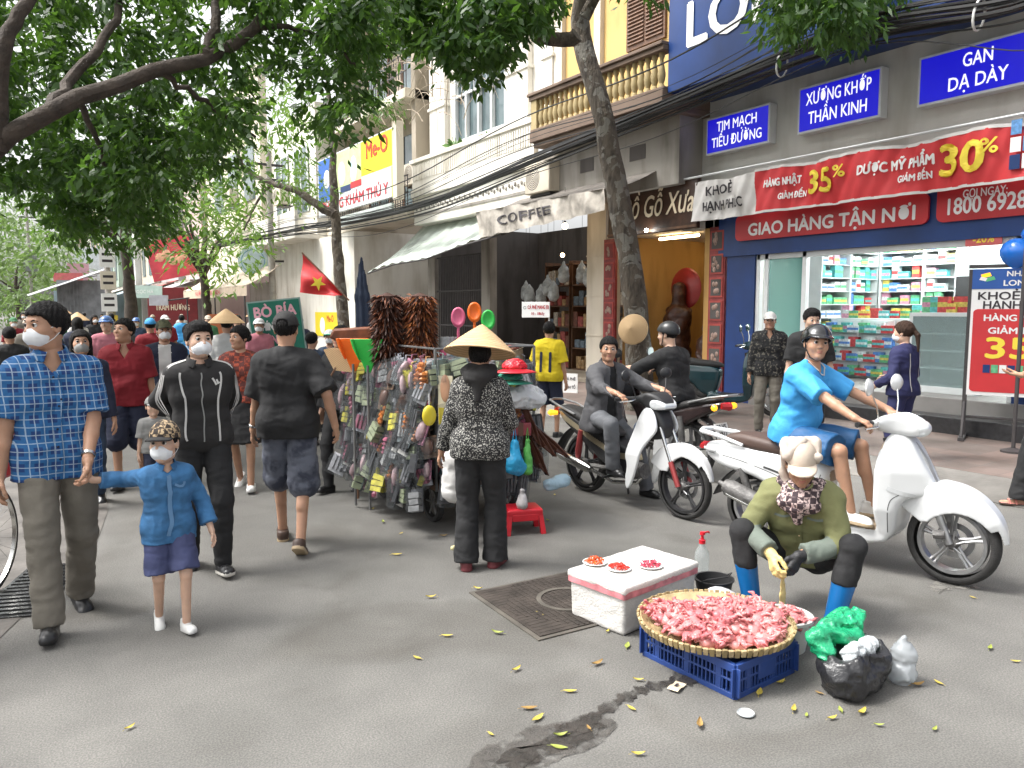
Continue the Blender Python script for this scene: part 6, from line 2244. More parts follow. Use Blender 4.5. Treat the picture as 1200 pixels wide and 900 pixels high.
# the street tree in front of the wood shop
b0 = onx(752, 420, 8.0)
base = V((b0.x, b0.y - .0, .12))
tp = [base, onx(748, 400, 8.0), onx(738, 300, 8.0), onx(722, 220, 7.95), onx(706, 130, 7.9), onx(680, 40, 7.85), onx(688, -30, 7.7), onx(700, -90, 7.5)]
B1 = pts_in([(440, -60), (640, -60), (650, 10), (600, 30), (585, 60), (560, 78), (520, 70), (505, 55), (470, 30), (450, 20)], 250, (8.5, 11.5))
B2 = pts_in([(908, -60), (1030, -60), (1042, 14), (1000, 32), (985, 46), (960, 40), (930, 24), (915, 28), (905, 10)], 95, (7.6, 9.2))
B3 = pts_in([(640, -140), (900, -140), (880, -30), (700, -20)], 160, (8, 11))
tree('leaning street tree with mottled bark growing in front of the wood shop', base, (tp, [.24, .19, .175, .17, .16, .15, .11, .08]),
 [(O((678, 42, 9.95), (640, 46, 10.0), (612, 25, 10.1), (580, 10, 10.3), (520, -10, 10.6)), .10, .045),
 (O((686, 20, 9.9), (720, -40, 9.6), (800, -50, 9.2), (900, -30, 8.8), (960, 0, 8.5)), .08, .02),
 (O((612, 25, 10.1), (560, 45, 10.2), (520, 50, 10.3)), .03, .012)],
 [(B1, 46, .30, .15, .032, .8, LF_DARK), (B2, 36, .32, .14, .022, 1.0, LF_DARK), (B2[:40], 14, .3, .13, .022, 1.0, LF_MID), (B1[:60], 12, .4, .15, .026, .8, LF_MID), (prune(B3, [(845, 20, 95)]), 26, .45, .16, .028, .7, LF_DARK)], BARK)
# the thin crooked tree the flag hangs on
c0 = onx(403, 400, 6.8)
tc_ = [V((c0.x, c0.y, .0)), onx(404, 400, 6.8), onx(398, 320, 6.8), onx(394, 270, 6.8), onx(391, 215, 6.8), onx(388, 150, 6.8), onx(384, 90, 6.8)]
C1 = pts_in([(205, 130), (280, 95), (370, 85), (420, 110), (400, 170), (330, 215), (300, 300), (260, 330), (210, 300), (230, 210)], 85, (14, 24))
C2 = pts_in([(330, 185), (380, 175), (385, 225), (345, 235)], 26, (17, 20))
C3 = pts_in([(395, 90), (450, 100), (455, 130), (420, 140)], 24, (17, 20))
tree('thin crooked street tree behind the stall with a red flag tied to it', tc_[0], (tc_, [.15, .14, .13, .12, .10, .07, .05]),
 [(O((393, 252, 17.6), (370, 238, 17.6), (345, 222, 17.7), (318, 216, 17.9), (290, 200, 18.2)), .11, .05),
 (O((318, 216, 17.9), (300, 240, 18), (285, 270, 18)), .04, .015), (O((282, 130, 17), (281, 180, 17.5), (290, 200, 18.2)), .03, .04)],
 [(prune(C1, [(415, 200, 60)]), 26, .8, .22, .03, .5, LF_LIGHT), (C2, 24, .5, .16, .022, .5, LF_LIGHT), (C3, 20, .55, .18, .02, .5, LF_MID)], BARK)
# bare twigs tangled in front of the grey house
BT = M('bare_twig', (.34, .28, .21), rough=.9, var=.2)
tw = thing('bare_vine', 'tangle of pale leafless twigs hanging in front of the grey house balconies', 'vine', onx(470, 140, 8.9))
mb = MB()
tr_ = random.Random(12)
for k in range(46):
 p = onx(tr_.uniform(420, 545), tr_.uniform(40, 150), 8.9 + tr_.uniform(-.3, .4))
 d = V((tr_.uniform(-.2, .2), tr_.uniform(-1, 1), tr_.uniform(-.2, 1))).normalized()
 pts = []
 for i in range(7):
  pts.append(p.copy())
  p = p + d * .28
  d = (d + V((0, tr_.uniform(-.3, .3), -.28))).normalized()
 mb.tube(pts, [.014 - .0016 * i for i in range(7)], 4)
mb.build('twigs', BT, tw, -tw.location)
# trees further down the street
ft = [('mid green feathery tree leaning over the far stalls', (150, 24), [(30, 120), (150, 90), (240, 110), (250, 190), (200, 250), (120, 300), (60, 280)], 150, (18, 30), LF_MID, .9),
 ('yellow green feathery tree in front of the cream building', (240, 30), [(140, 215), (200, 180), (300, 230), (320, 262), (270, 330), (220, 305), (180, 285)], 55, (22, 32), LF_LIGHT, .9),
 ('pale green tree at the far left end of the street', (20, 60), [(-40, 215), (20, 225), (60, 260), (75, 320), (45, 375), (-40, 385)], 150, (45, 75), LF_FAR, 2.0),
 ('hazy green tree in the middle of the far street end', (70, 90), [(30, 240), (110, 250), (140, 300), (110, 345), (50, 350)], 70, (70, 100), LF_FAR, 2.4),
 ('dark far tree behind the pole with the transformer', (-25, 80), [(-110, 200), (0, 250), (20, 330), (0, 380), (-110, 380)], 90, (60, 100), LF_MID, 2.4)]
for lab, (px, D), poly, n, dr, mt, r_ in ft:
 g0 = ond(px, 362, D)
 cs = pts_in(poly, n, dr)
 top = max(c.z for c in cs)
 m_ = sum(cs, V((0, 0, 0))) / len(cs)
 b_ = V((g0.x, g0.y, 0))
 lim = [([b_ + V((0, 0, m_.z * .55)), b_.lerp(cs[k], .5) + V((0, 0, m_.z * .35)), cs[k]], .08, .02) for k in range(0, min(n, 60), 9)]
 tree(lab, b_, ([b_, b_ + V((.1, .1, m_.z * .3)), b_ + V((0, 0, m_.z * .6)), b_ + V((.2, .3, m_.z * .9))], [.22, .18, .14, .08]), lim, [(cs, 30, r_, r_ * .26, r_ * .045, .45, mt)], BARK_D)
# ------------------------------------------------------------------ people in the photograph
from mathutils.bvhtree import BVHTree
def surf(o):
 return BVHTree.FromPolygons([v.co for v in o.data.vertices], [p.vertices[:] for p in o.data.polygons])
def kid(root, name):
 return [o for o in COL.objects if o.parent == root and o.name.split('.')[0] == name][0]
def ribbon(on, pts, w, mat, name='trim', n=24, d=.003, tree_=None, ray_=None):
 """a narrow band laid on the surface of a garment along pts (local space)"""
 t = tree_ or surf(on)
 mb, rows = MB(), []
 pts = [V(p) for p in pts]
 P = [along(pts, i / n) for i in range(n + 1)] if len(pts) > 2 else [pts[0].lerp(pts[1], i / n) for i in range(n + 1)]
 H = []
 for p in P:
  h = t.ray_cast(p, V(ray_)) if ray_ else (None,)
  h = h if h[0] else t.find_nearest(p)
  H.append((h[0], h[1]))
 for k in range(3):
  H = [H[0]] + [((H[i - 1][0] + H[i][0] * 2 + H[i + 1][0]) / 4, (H[i - 1][1] + H[i][1] + H[i + 1][1]).normalized()) for i in range(1, len(H) - 1)] + [H[-1]]
 P = [h[0] for h in H]
 for i, (co, nr) in enumerate(H):
  tg = (P[min(i + 1, n)] - P[max(i - 1, 0)]).normalized()
  sd_ = tg.cross(nr).normalized() * w / 2
  for sg in (-1, 1):
   rows.append(co + sd_ * sg + nr * (d + w * .08))
 mb.add(rows, [(2 * i, 2 * i + 1, 2 * i + 3, 2 * i + 2) for i in range(n)])
 return mb.build(name, mat, on)
def decal(on, body, size, mat, org, right, up, width=None, bold=0., name='lettering'):
 """flat lettering pressed onto a garment, seen along -(right x up)"""
 t = surf(on)
 org, right, up = V(org), V(right).normalized(), V(up).normalized()
 n = right.cross(up)
 def fn(p):
  q = org + right * p[0] + up * p[1]
  h = t.ray_cast(q + n * .4, -n)[0]
  return (h if h else q) + n * (.003 + p[2])
 return text(body, size, mat, on, (0, 0, 0), (0, 0, 0), width, bold, fn=fn, name=name)
def pat(name, fn, rough=.85, bump=.35):
 m = M('cloth_' + name, (.5, .5, .5), rough=rough, var=0)
 t = NT(m)
 t.col(fn(t))
 t.bump(t.noise(10, 4, dist=.8), bump * 1.5, .02)
 return m
def plaid(t):
 sp = t('SeparateXYZ', {0: t.tc.outputs['Object']})
 def lines(v, f, w, ph=0.):
  return t.math('LESS_THAN', t.math('ABSOLUTE', t.math('SUBTRACT', t.math('FRACT', t.math('MULTIPLY_ADD', v, f, ph)), .5)), w)
 xx = t.math('MULTIPLY_ADD', sp.outputs[1], .35, sp.outputs[0])
 a = t.math('MAXIMUM', lines(xx, 27, .06), lines(sp.outputs[2], 25, .06))
 b = t.math('MAXIMUM', lines(xx, 13.5, .24, .25), lines(sp.outputs[2], 12.5, .24, .25))
 c = t.mix(t.math('MULTIPLY', b, .55), (.008, .042, .16), (.02, .15, .36))
 return t.mix(t.math('MULTIPLY', a, .6), c, (.42, .52, .62))
def speck(scale, c1, c2, lo=.5, hi=.56, det=2):
 return lambda t: t.ramp(t.noise(scale, det), [(lo, c1), (hi, c2)])
def vor(scale, stops):
 return lambda t: t.ramp(t('TexVoronoi', {'Vector': t.tc.outputs['Object'], 'Scale': scale}).outputs['Color'], stops, 'CONSTANT')
def checks(scale, c1, c2):
 return lambda t: t.mix(t.math('MULTIPLY', t.math('GREATER_THAN', t.noise(scale * 2.2, 1), .53), .8), t('TexChecker', {'Vector': t.tc.outputs['Object'], 'Color1': (*c1, 1), 'Color2': (*c2, 1), 'Scale': scale}).outputs[0], c2)
PLAID = pat('plaid', plaid)
CAMO = pat('camo', speck(9, (.035, .04, .06), (.10, .11, .14), .42, .55, 4))
CAMOG = pat('camo_green', speck(18, (.03, .035, .02), (.11, .11, .06), .45, .53, 3))
SPECK = pat('speckled', speck(120, (.010, .010, .011), (.36, .35, .32), .545, .61, 1))
REDPAT = pat('red_pattern', checks(22, (.33, .06, .03), (.10, .025, .02)))
LEOP = pat('cap_pattern', checks(30, (.45, .33, .2), (.03, .022, .018)))
SCARF = pat('scarf_checks', checks(34, (.5, .38, .36), (.04, .025, .03)))
FLORAL = pat('black_floral', speck(38, (.010, .010, .011), (.12, .11, .09), .57, .62, 3))
BLACK = cloth('black', (.013, .013, .014))
BLACK2 = cloth('soft_black', (.020, .019, .019))
NAVY = cloth('navy', (.014, .018, .04))
NAVY2 = cloth('uniform_navy', (.018, .02, .075))
DENIM = cloth('denim', (.035, .13, .28), var=.3, vs=14)
DENIM_D = cloth('denim_dark', (.03, .05, .09), var=.3, vs=12)
SHORTN = cloth('navy_shorts', (.05, .06, .14))
KHAKI = cloth('khaki_grey', (.155, .14, .115))
MAROON = cloth('maroon', (.19, .007, .014))
YELC = cloth('yellow', (.62, .47, .012))
GREYJ = cloth('grey_jacket', (.075, .075, .08))
GREYT = cloth('grey_jeans', (.11, .115, .125))
CYAN = cloth('cyan', (.045, .31, .66), rough=.7)
BLUES = cloth('blue_shorts', (.006, .075, .2), rough=.6)
OLIVE = cloth('olive', (.16, .165, .07))
GREYG = cloth('grey_green', (.13, .155, .13))
WHC = cloth('white', (.55, .54, .52))
BEIGEC = cloth('beige', (.5, .42, .34))
GREYC = cloth('grey_hat', (.25, .25, .24))
BRSH = M('brown_shoe', (.06, .035, .025), rough=.5)
BKSH = M('black_shoe', (.015, .015, .016), rough=.35)
REDSH = M('dark_red_shoe', (.13, .025, .03), rough=.6)
WSH = M('white_shoe', (.62, .62, .6), rough=.55)
SOLE = M('pale_sole', (.55, .53, .48), rough=.7)
TANS = M('tan_sole', (.42, .32, .2), rough=.7)
BOOTB = M('blue_rubber_boot', (.008, .12, .34), rough=.25, var=.1)
GLV_Y = M('yellow_glove', (.62, .48, .20), rough=.6, var=.15, bump=.3)
GLV_B = M('black_glove', (.02, .02, .022), rough=.6, bump=.3)
WATCH = M('watch_steel', (.5, .5, .5), rough=.25, metal=1)
def at(px, fy, hy, z=0.):
 g = gp(px, fy, z)
 d = (V((g.x, g.y, CAM_H - z))).length
 w = (g - V((0, 0, CAM_H))).dot(CF)
 top = V((g.x, g.y, 0)).length
 return g, max(.6, (CAM_H - z) - (hy - 362) / FPX * w)
def face(g, off=0.):
 """heading that looks at the camera, turned by off degrees to the figure's left"""
 return math.atan2(g.x, -g.y) + R(off)
def loc_of(p, g, rz, H):
 q = Matrix.Rotation(-rz, 3, 'Z') @ (V(p) - V(g))
 return tuple(q * (1.70 / H))
def walkpose(step=.2, lift=22, lead=0, **k):
 f = [(.09, step, .085), (-.09, -step, .10)] if lead == 0 else [(.09, -step, .10), (-.09, step, .085)]
 p = (8, -lift) if lead == 0 else (-lift, 8)
 return pose(feet=f, footpitch=p, pelvis=(0, 0, .938), **k)
def watch(i):
 def f(root, J, s, hs):
  a, b = V(J.elb[i]) * s, V(J.wri[i]) * s
  c = a.lerp(b, .9)
  MB().lathe([(.03, -.009), (.034, -.007), (.034, .007), (.03, .009)], n=16, c=c, rot=rotm(b - a)).build('wrist_watch', WATCH, root)
 return f
# 1 the man in the plaid shirt and the little boy hand in hand
gA, hA = at(78, 728, 358)
gB, hB = at(203, 736, 494)
clasp = ond(107, 556, 3.86)
rzA, rzB = face(gA, 4), face(gB, 8)
J = walkpose(.2, 24, 0, head=(-58, -2), hands=[None, V(loc_of(clasp + V((-.01, .02, .05)), gA, rzA, hA)) + V((0, 0, .03))], hdir=(None, (.1, .1, -1)), curl=(.45, .75), palm=(None, (1, .3, .1)))
mA = person('older man in a blue plaid shirt and white mask leading a boy by the hand', gA, rzA, hA, J, SK, dict(mat=PLAID, collar=PLAID, sleeve=.86, hem=.14, off=.02, h=.008, cuff=.024, v=.09), dict(kind='trousers', mat=KHAKI, off=.022, flare=.012), dict(mat=BKSH), ('short', M_HAIR), M_MASK, extra=watch(1), wf=1.05)
sh = kid(mA, 'shirt')
ribbon(sh, [(0.0, .2, 1.36), (0, .2, 1.15), (0, .2, .82)], .03, PLAID, 'placket', d=.004)
for k in range(6):
 MB().ball(surf(sh).find_nearest(V((.0, .25, 1.3 - .085 * k)))[0] + V((0, .006, 0)), .006, 8).build('button', NAVY, sh)
J = walkpose(.13, 25, 1, head=(-30, 2), hands=[V(loc_of(clasp + V((0, -.005, -.03)), gB, rzB, hB * .95)), (-.33, .08, .85)], hdir=((.5, .1, .7), None), curl=(.8, .35), spread=1.5, arm=1.12, sh=.15)
J.hc = J.hc + J.u * .045
boy = person('small boy in a denim shirt and patterned cap walking hand in hand with the man', gB, rzB, hB * .95, J, SK_L, dict(mat=DENIM, collar=DENIM, sleeve=1.78, hem=.15, off=.03, cuff=.02, h=.009, v=.05), dict(kind='shorts', mat=SHORTN, len=.9, flare=.035, off=.025), dict(mat=WSH, kind='sneaker', solemat=WSH), ('buzz', M_HAIR), M_MASK, cap_hat(LEOP, BLACK2, 1, tall=.012), headscale=1.36)
sh = kid(boy, 'shirt')
ribbon(sh, [(0, .2, .86), (0, .2, .72), (0, .2, .5)], .02, M('denim_light', (.09, .2, .36)), 'placket', d=.003)
ribbon(sh, [(-.10, .2, .78), (-.065, .2, .765), (-.03, .2, .78)], .012, MATS['denim_light'], 'pocket_flap')
# 2 the man in the black track jacket
g, h = at(243, 668, 379)
J = walkpose(.13, 20, 1, head=(12, 0), hands=[(.06, -.17, 1.02), (-.04, -.18, 1.0)], elbow=[(1, -.6, 0), (-1, -.6, 0)], sh=.155)
m3 = person('young man in a black striped track jacket and mask with hands behind his back', g, face(g, 5), h, J, SK_L, dict(mat=BLACK2, sleeve=1.96, hem=.10, off=.022, h=.009, name='track_jacket', collar=BLACK2, straight=False, amp=.0028), dict(kind='trousers', mat=BLACK, off=.018), dict(mat=BKSH, kind='sneaker', solemat=SOLE), ('quiff', M_HAIR), M_MASK)
jk = kid(m3, 'track_jacket')
bv = surf(jk)
s_ = h / 1.7
for sg in (1, -1):
 for k in range(3):
  ribbon(jk, [V(q) * s_ for q in ((.08 * sg, .02 + .018 * k, 1.56), (.2 * sg, .0 + .03 * k, 1.48), (.27 * sg, -.02 + .03 * k, 1.3), (.31 * sg, -.05 + .03 * k, 1.18), (.24 * sg, -.1 + .03 * k, 1.05))], .011, WHC, 'stripe', tree_=bv)
 ribbon(jk, [V(q) * s_ for q in ((.14 * sg, .2, 1.42), (.17 * sg, .25, 1.33), (.125 * sg, .25, 1.22), (.12 * sg, .25, 1.12), (.145 * sg, .25, 1.0), (.13 * sg, .25, .9))], .012, WHC, 'piping', tree_=bv)
ribbon(jk, [V(q) * s_ for q in ((0, .25, 1.42), (0, .25, 1.2), (0, .25, .9))], .008, GREYC, 'zip', tree_=bv)
for k in range(3):
 ribbon(jk, [V(q) * s_ for q in ((-.085 - .016 * k, .25, 1.315), (-.078 - .016 * k, .25, 1.333 + .008 * (2 - k)))], .011, WHC, 'chest_emblem', n=3, tree_=bv)
# 3 the man in black walking away
g, h = at(342, 641, 368)
J = walkpose(.2, 34, 1, head=(-6, 0), curl=(.55, .5), spread=1.35, hands=[(.33, -.02, .90), (-.27, .14, .86)])
m4 = person('man in a black T-shirt, black cap and dark camouflage shorts walking away', g, face(g, 172), h, J, SK, dict(mat=BLACK, sleeve=.95, hem=.12, off=.03, cuff=.03, h=.009), dict(kind='shorts', mat=CAMO, len=1.02, flare=.035, off=.02), dict(mat=BRSH, solemat=TANS), ('buzz', M_HAIR), None, cap_hat(BLACK2, hole=True), extra=watch(1), wf=.98)
g, h = at(155, 570, 375)
m5 = person('man in a dark red polo shirt and navy shorts walking behind the boy', g, face(g, -10), h, walkpose(.15, 18, 0, head=(-30, 8), belly=1.), SK, dict(mat=MAROON, sleeve=.9, hem=.10, off=.03, v=.12, collar=MAROON, cuff=.02), dict(kind='shorts', mat=NAVY, len=1.05, flare=.03, off=.025), dict(mat=BKSH), ('short', M_HAIR), wf=1.15)
g, h = at(288, 572, 383)
m6 = person('woman in a red and brown patterned blouse and black skirt walking between the two men', g, face(g, -12), h, walkpose(.17, 30, 1, head=(-35, 0)), SK, dict(mat=REDPAT, sleeve=.85, hem=.02, off=.022), dict(kind='skirt', mat=BLACK, len=.98, off=.03, flare=.02), dict(mat=WSH, kind='slip', solemat=WSH), ('bun', M_HAIR), fem=True)
for px, fy, hy, off, lab, kw in (
  (105, 592, 388, -5, 'woman with long dark hair and a grey mask in a dark top and jeans', dict(top=dict(mat=NAVY, sleeve=1.9, off=.02), bottom=dict(kind='trousers', mat=DENIM_D), shoes=dict(mat=BKSH, solemat=SOLE, kind='sneaker'), hair=('long', M_HAIR), mask=GREYC, fem=True)),
  (73, 575, 380, 170, 'man in a navy top and black cap seen from behind next to the plaid shirt', dict(top=dict(mat=NAVY, sleeve=.9, off=.03), bottom=dict(kind='trousers', mat=BLACK), shoes=dict(mat=BKSH), hair=('buzz', M_HAIR), hat=cap_hat(BLACK))),
  (199, 545, 377, 0, 'man in a camouflage cap and mask in a dark jacket', dict(top=dict(mat=[NAVY, WHC], sleeve=1.9, off=.03, h=.012, mi=lambda c, J: ((np.abs((c - J.pel) @ J.r) < .07) & ((c - J.pel) @ J.f > .05)).astype(int)), bottom=dict(kind='trousers', mat=BLACK), shoes=dict(mat=BKSH), hair=('buzz', M_HAIR), hat=cap_hat(CAMOG, tall=.01), mask=M_MASK)),
  (404, 575, 383, -40, 'dark clothed seller standing behind the brooms at the end of the stall', dict(top=dict(mat=BLACK, sleeve=1.9, off=.03), bottom=dict(kind='trousers', mat=BLACK), shoes=dict(mat=BKSH), hair=('short', M_HAIR))),
  (368, 520, 390, 150, 'person in a faded blue shirt standing near the green food board', dict(top=dict(mat=DENIM_D, sleeve=.9), bottom=dict(kind='trousers', mat=BLACK), shoes=dict(mat=BKSH), hair=('short', M_HAIR))),
  (389, 505, 388, -20, 'motorcyclist in a white and green helmet further up the street', dict(top=dict(mat=DENIM_D, sleeve=1.9), bottom=dict(kind='trousers', mat=BLACK), shoes=dict(mat=BKSH), hat=helmet_hat(M('helmet_pale', (.6, .62, .6), rough=.3), rim=M('helmet_green', (.05, .3, .18))), mask=M_MASK))):
 g, h = at(px, fy, hy)
 person(lab, g, face(g, off), h, walkpose(.14, 18, 0, head=(8, 4)) if off < 100 else walkpose(.14, 25, 1), SK, lod=1, **kw)
g, h = at(184, 588, 470)
J = walkpose(.12, 18, 0)
J.hc = J.hc + J.u * .045
person('toddler in a grey bucket hat half hidden behind the boy', g, face(g, 10), h, J, SK_L, dict(mat=GREYC, sleeve=.9, off=.03), dict(kind='shorts', mat=NAVY, len=.9, flare=.03), dict(mat=WSH), ('buzz', M_HAIR), hat=cap_hat(GREYC), headscale=1.36, lod=1)
# 4 the stall keeper in the conical hat
NON = pat('palm_leaf', lambda t: t.ramp(t('TexWave', {'Vector': t.tc.outputs['Object'], 'Scale': 22., 'Distortion': 1.5}, bands_direction='Z').outputs['Color'], [(.2, (.50, .33, .17)), (.8, (.63, .44, .25))]), bump=.2)
def conical(tilt=(0, 0), off=(0, -.01, .035), r=.27, hgt=.215):
 def f(root, J, s, hs):
  m = hframe(J, s, 1., off) @ Euler((R(tilt[0]), R(tilt[1]), 0)).to_matrix().to_4x4()
  pr = []
  for k in range(15):
   u = k / 14
   pr += [(r * u, hgt * (1 - u ** 1.12) + .0)] if k % 1 == 0 else []
  mb = MB().lathe(pr + [(r - .002, -.006)], n=48)
  o = mb.build('conical_hat', NON, root, thick=.005)
  o.matrix_local = m
  rr_ = MB()
  for k in range(1, 13):
   u = k / 13
   rr_.tube([V((r * u * math.cos(a), r * u * math.sin(a), hgt * (1 - u ** 1.12) + .003)) for a in np.linspace(0, 2 * math.pi, 40, endpoint=False)], .0022, 4, closed=True)
  rr_.build('hoop', M('hat_hoop', (.5, .36, .2), rough=.7), o)
 return f
gW, hW = at(563, 664, 402)
rzW = face(gW, 172)
reach = ond(512, 545, 5.0)
J = pose(feet=[(.11, .03, .08), (-.1, -.06, .08)], pelvis=(0, 0, .95), hands=[(.15, .25, .98), V(loc_of(reach, gW, rzW, hW))], elbow=[(.6, -.7, -.3), (-.5, -.8, -.3)], head=(0, -8), footyaw=(20, 12), curl=(.6, .5), sh=.142)
mw_ = person('stall keeper in a woven conical hat and black speckled jacket standing at the stall', gW, rzW, hW, J, SK, dict(mat=SPECK, sleeve=1.95, hem=.10, off=.03, name='jacket', h=.010, flare=.02), dict(kind='trousers', mat=BLACK, off=.028, flare=.03, cut=-.03), dict(mat=REDSH, solemat=REDSH, kind='slip'), ('buzz', M_HAIR), None, conical((-6, 3)), fem=True, wf=.85)
s_ = hW / 1.7
jw = kid(mw_, 'jacket')
hoodp = [((-.05, -.1, 1.47), (.05, -.1, 1.47), .06, .06), ((-.08, -.02, 1.50), (.08, -.02, 1.5), .06, .06), ((0, -.12, 1.44), (0, -.125, 1.30), .055, .02)]
vs, q = nets(lambda P: uni(P, hoodp, .05) + folds(P, .006, 40, 2), (-.25, -.3, 1.15), (.25, .2, 1.65), .012)
obj('hood', np_mesh('hood', vs * s_, q, BLACK2), jw)
ribbon(jw, [V(p) * s_ for p in ((.0, -.3, 1.3), (.0, -.3, 1.15), (0, -.3, 1.0))], .01, BLACK2, 'seam')
# 5 the customer in the yellow football shirt
g, h = at(643, 512, 379)
m12 = person('person in a yellow football shirt with a number on the back at the coffee stand', g, face(g, 158), h, pose(head=(20, 0), feet=[(.11, .05, .08), (-.1, -.04, .08)], hands=[None, (-.22, .28, 1.0)]), SK, dict(mat=YELC, sleeve=.9, off=.032, hem=.10, cuff=.03), dict(kind='shorts', mat=NAVY, len=1.0, flare=.03), dict(mat=BKSH), ('short', M_HAIR), wf=1.08)
decal(kid(m12, 'shirt'), '11', .36, NAVY, (0, -.2, 1.12 * h / 1.7), (1, 0, 0), (0, 0, 1), width=.15, bold=.006)
# 6 the bystanders by the pharmacy
g, h = at(898, 508, 368, .13)
person('man in a white cap and black floral shirt standing by the teal glass', g, face(g, 0), h, pose(head=(0, 0), feet=[(.11, .02, .08), (-.11, .0, .08)]), SK, dict(mat=FLORAL, sleeve=1.93, hem=.12, off=.028, v=.1, collar=FLORAL), dict(kind='trousers', mat=KHAKI, off=.02), dict(mat=BKSH), ('buzz', M_HAIR), None, cap_hat(WHC))
g, h = at(944, 538, 364)
person('young man dressed in black with a bowed head beside the white cap man', g, face(g, 12), h, pose(head=(10, -14)), SK_L, dict(mat=BLACK, sleeve=.9, off=.025), dict(kind='trousers', mat=BLACK), dict(mat=BKSH), ('quiff', M_HAIR))
g, h = at(1053, 553, 379)
mn = person('woman with a ponytail and mask in a navy uniform jacket at the shop step', g, face(g, -118), h, pose(head=(8, -5), hands=[(.2, .25, 1.05), (-.2, .2, 1.0)]), SK_L, dict(mat=NAVY2, sleeve=1.95, hem=.06, off=.024, name='jacket'), dict(kind='trousers', mat=NAVY2, off=.02), dict(mat=BKSH), ('ponytail', M_HAIR_B), M_MASK, fem=True)
jn, s_ = kid(mn, 'jacket'), h / 1.7
for sg in (1, -1):
 ribbon(jn, [V(p) * s_ for p in ((.11 * sg, -.3, 1.42), (.12 * sg, -.3, 1.2), (.12 * sg, -.3, .95))], .012, WHC, 'piping')
gR = gp(1222, 598)
hnd = ond(1190, 447, 6.0)
rzR = face(gR, -70)
J = pose(feet=[(.1, .16, .08), (-.1, -.12, .08)], hands=[V(loc_of(hnd, gR, rzR, 1.55)), None], hdir=((0, 1, .15), None), palm=((0, .1, 1), None), curl=(.25, .5), elbow=[(.4, -1, -.6), None], head=(0, 0))
person('woman in dark clothes and pink sandals holding out a hand at the frame edge', gR, rzR, 1.55, J, SK, dict(mat=M('cloth_mustard', (.4, .28, .08), rough=.8), sleeve=1.3, off=.02), dict(kind='trousers', mat=BLACK, off=.03, flare=.02), dict(mat=M('pink_sandal', (.5, .18, .15), rough=.5), solemat=BRSH, kind='sandal'), ('bun', M_HAIR), fem=True)
# 7 the riders and their bikes
fw, rw = gp(1126, 686), gp(890, 632)
dv = (fw - rw).normalized()
rzV = math.atan2(dv.y, dv.x)
KV = .94
vl = fw + V((-.02, .05, 0)) - dv * 1.33 * KV
scooter('white_scooter', 'white motor scooter with a brown seat carrying the man in the bright blue top', vl, rzV, WHT, SEATB, BRONZE).scale = (KV,) * 3
hv = 1.68
rzP = rzV - R(90)
sv = 1.70 / hv
hv *= KV
J = pose(pelvis=(0, .26 * sv, .875 * sv), lean=R(12), feet=[(.15 * sv, .74 * sv, .39 * sv), (-.13 * sv, .78 * sv, .39 * sv)], knee=[(.35, 1, .6), (-.3, 1, .6)], hands=[(.30 * sv, .80 * sv, 1.045 * sv), (-.30 * sv, .80 * sv, 1.045 * sv)], hdir=((-.15, .9, -.3), (.15, .9, -.3)), palm=((0, -.2, -1), (0, -.2, -1)), curl=(.75, .75), elbow=[(.7, -.2, -.8), (-.7, -.2, -.8)], head=(-48, 6), belly=1.1)
mv = person('stocky man in a bright blue T-shirt and black helmet astride the white scooter', vl, rzP, hv, J, SK, dict(mat=CYAN, sleeve=.92, hem=.08, off=.026, h=.010, v=.07, cuff=.026), dict(kind='shorts', mat=BLUES, len=.93, flare=.03, off=.026, rise=-.02), dict(mat=WSH, kind='sneaker', solemat=TANS), ('buzz', M_HAIR), None, helmet_hat(M('helmet_black', (.012, .012, .013), rough=.15, coat=.6), strap=BLACK), wf=1.12)
sc_b = kid([o for o in COL.objects if o.name == 'white_scooter'][0], 'body')
bvb = surf(sc_b)
SEAM = M('panel_gap', (.05, .05, .05), rough=.7, var=0)
for sg in (1, -1):
 for ln in (((.54, sg * .4, .34), (.5, sg * .4, .5), (.53, sg * .4, .68)), ((-.40, sg * .4, .64), (-.1, sg * .4, .62), (.25, sg * .4, .54), (.48, sg * .4, .42)), ((.99, sg * .4, .30), (1.0, sg * .4, .5), (1.05, sg * .4, .56))):
  ribbon(sc_b, ln, .005, SEAM, 'panel_seam', 24, .001, bvb, (0, -sg, 0))
 ribbon(sc_b, ((.985, sg * .4, .60), (1.05, sg * .4, .575), (1.13, sg * .4, .558)), .028, LENS, 'front_indicator', 10, .002, bvb, (0, -sg, 0))
 ribbon(sc_b, ((.1, sg * .4, .60), (.18, sg * .4, .585), (.28, sg * .4, .56)), .016, SEAM, 'badge', 10, .001, bvb, (0, -sg, 0))
tee = kid(mv, 'shirt')
for sg in (1, -1):
 ribbon(tee, [V(J.neck + J.u * .02 + J.r * .07 * sg), V(J.neck - J.u * .03 + J.r * .05 * sg + J.f * .2), V(J.neck - J.u * .075 + J.f * .2)], .014, WHC, 'neck_band')
fw, rw = gp(801, 608), gp(677, 582)
dv = (fw - rw).normalized()
KM = .93
rzM = math.atan2(dv.y, dv.x) - R(11)
ml = fw - V((math.cos(rzM), math.sin(rzM), 0)) * 1.24 * KM
underbone('white_motorbike', 'white motorbike with a black seat ridden by the man in the grey jacket', ml, rzM, WHT, SEATM, REDF, GOLD).scale = (KM,) * 3
hm_ = 1.60
sm_ = 1.70 / hm_
hm_ *= KM
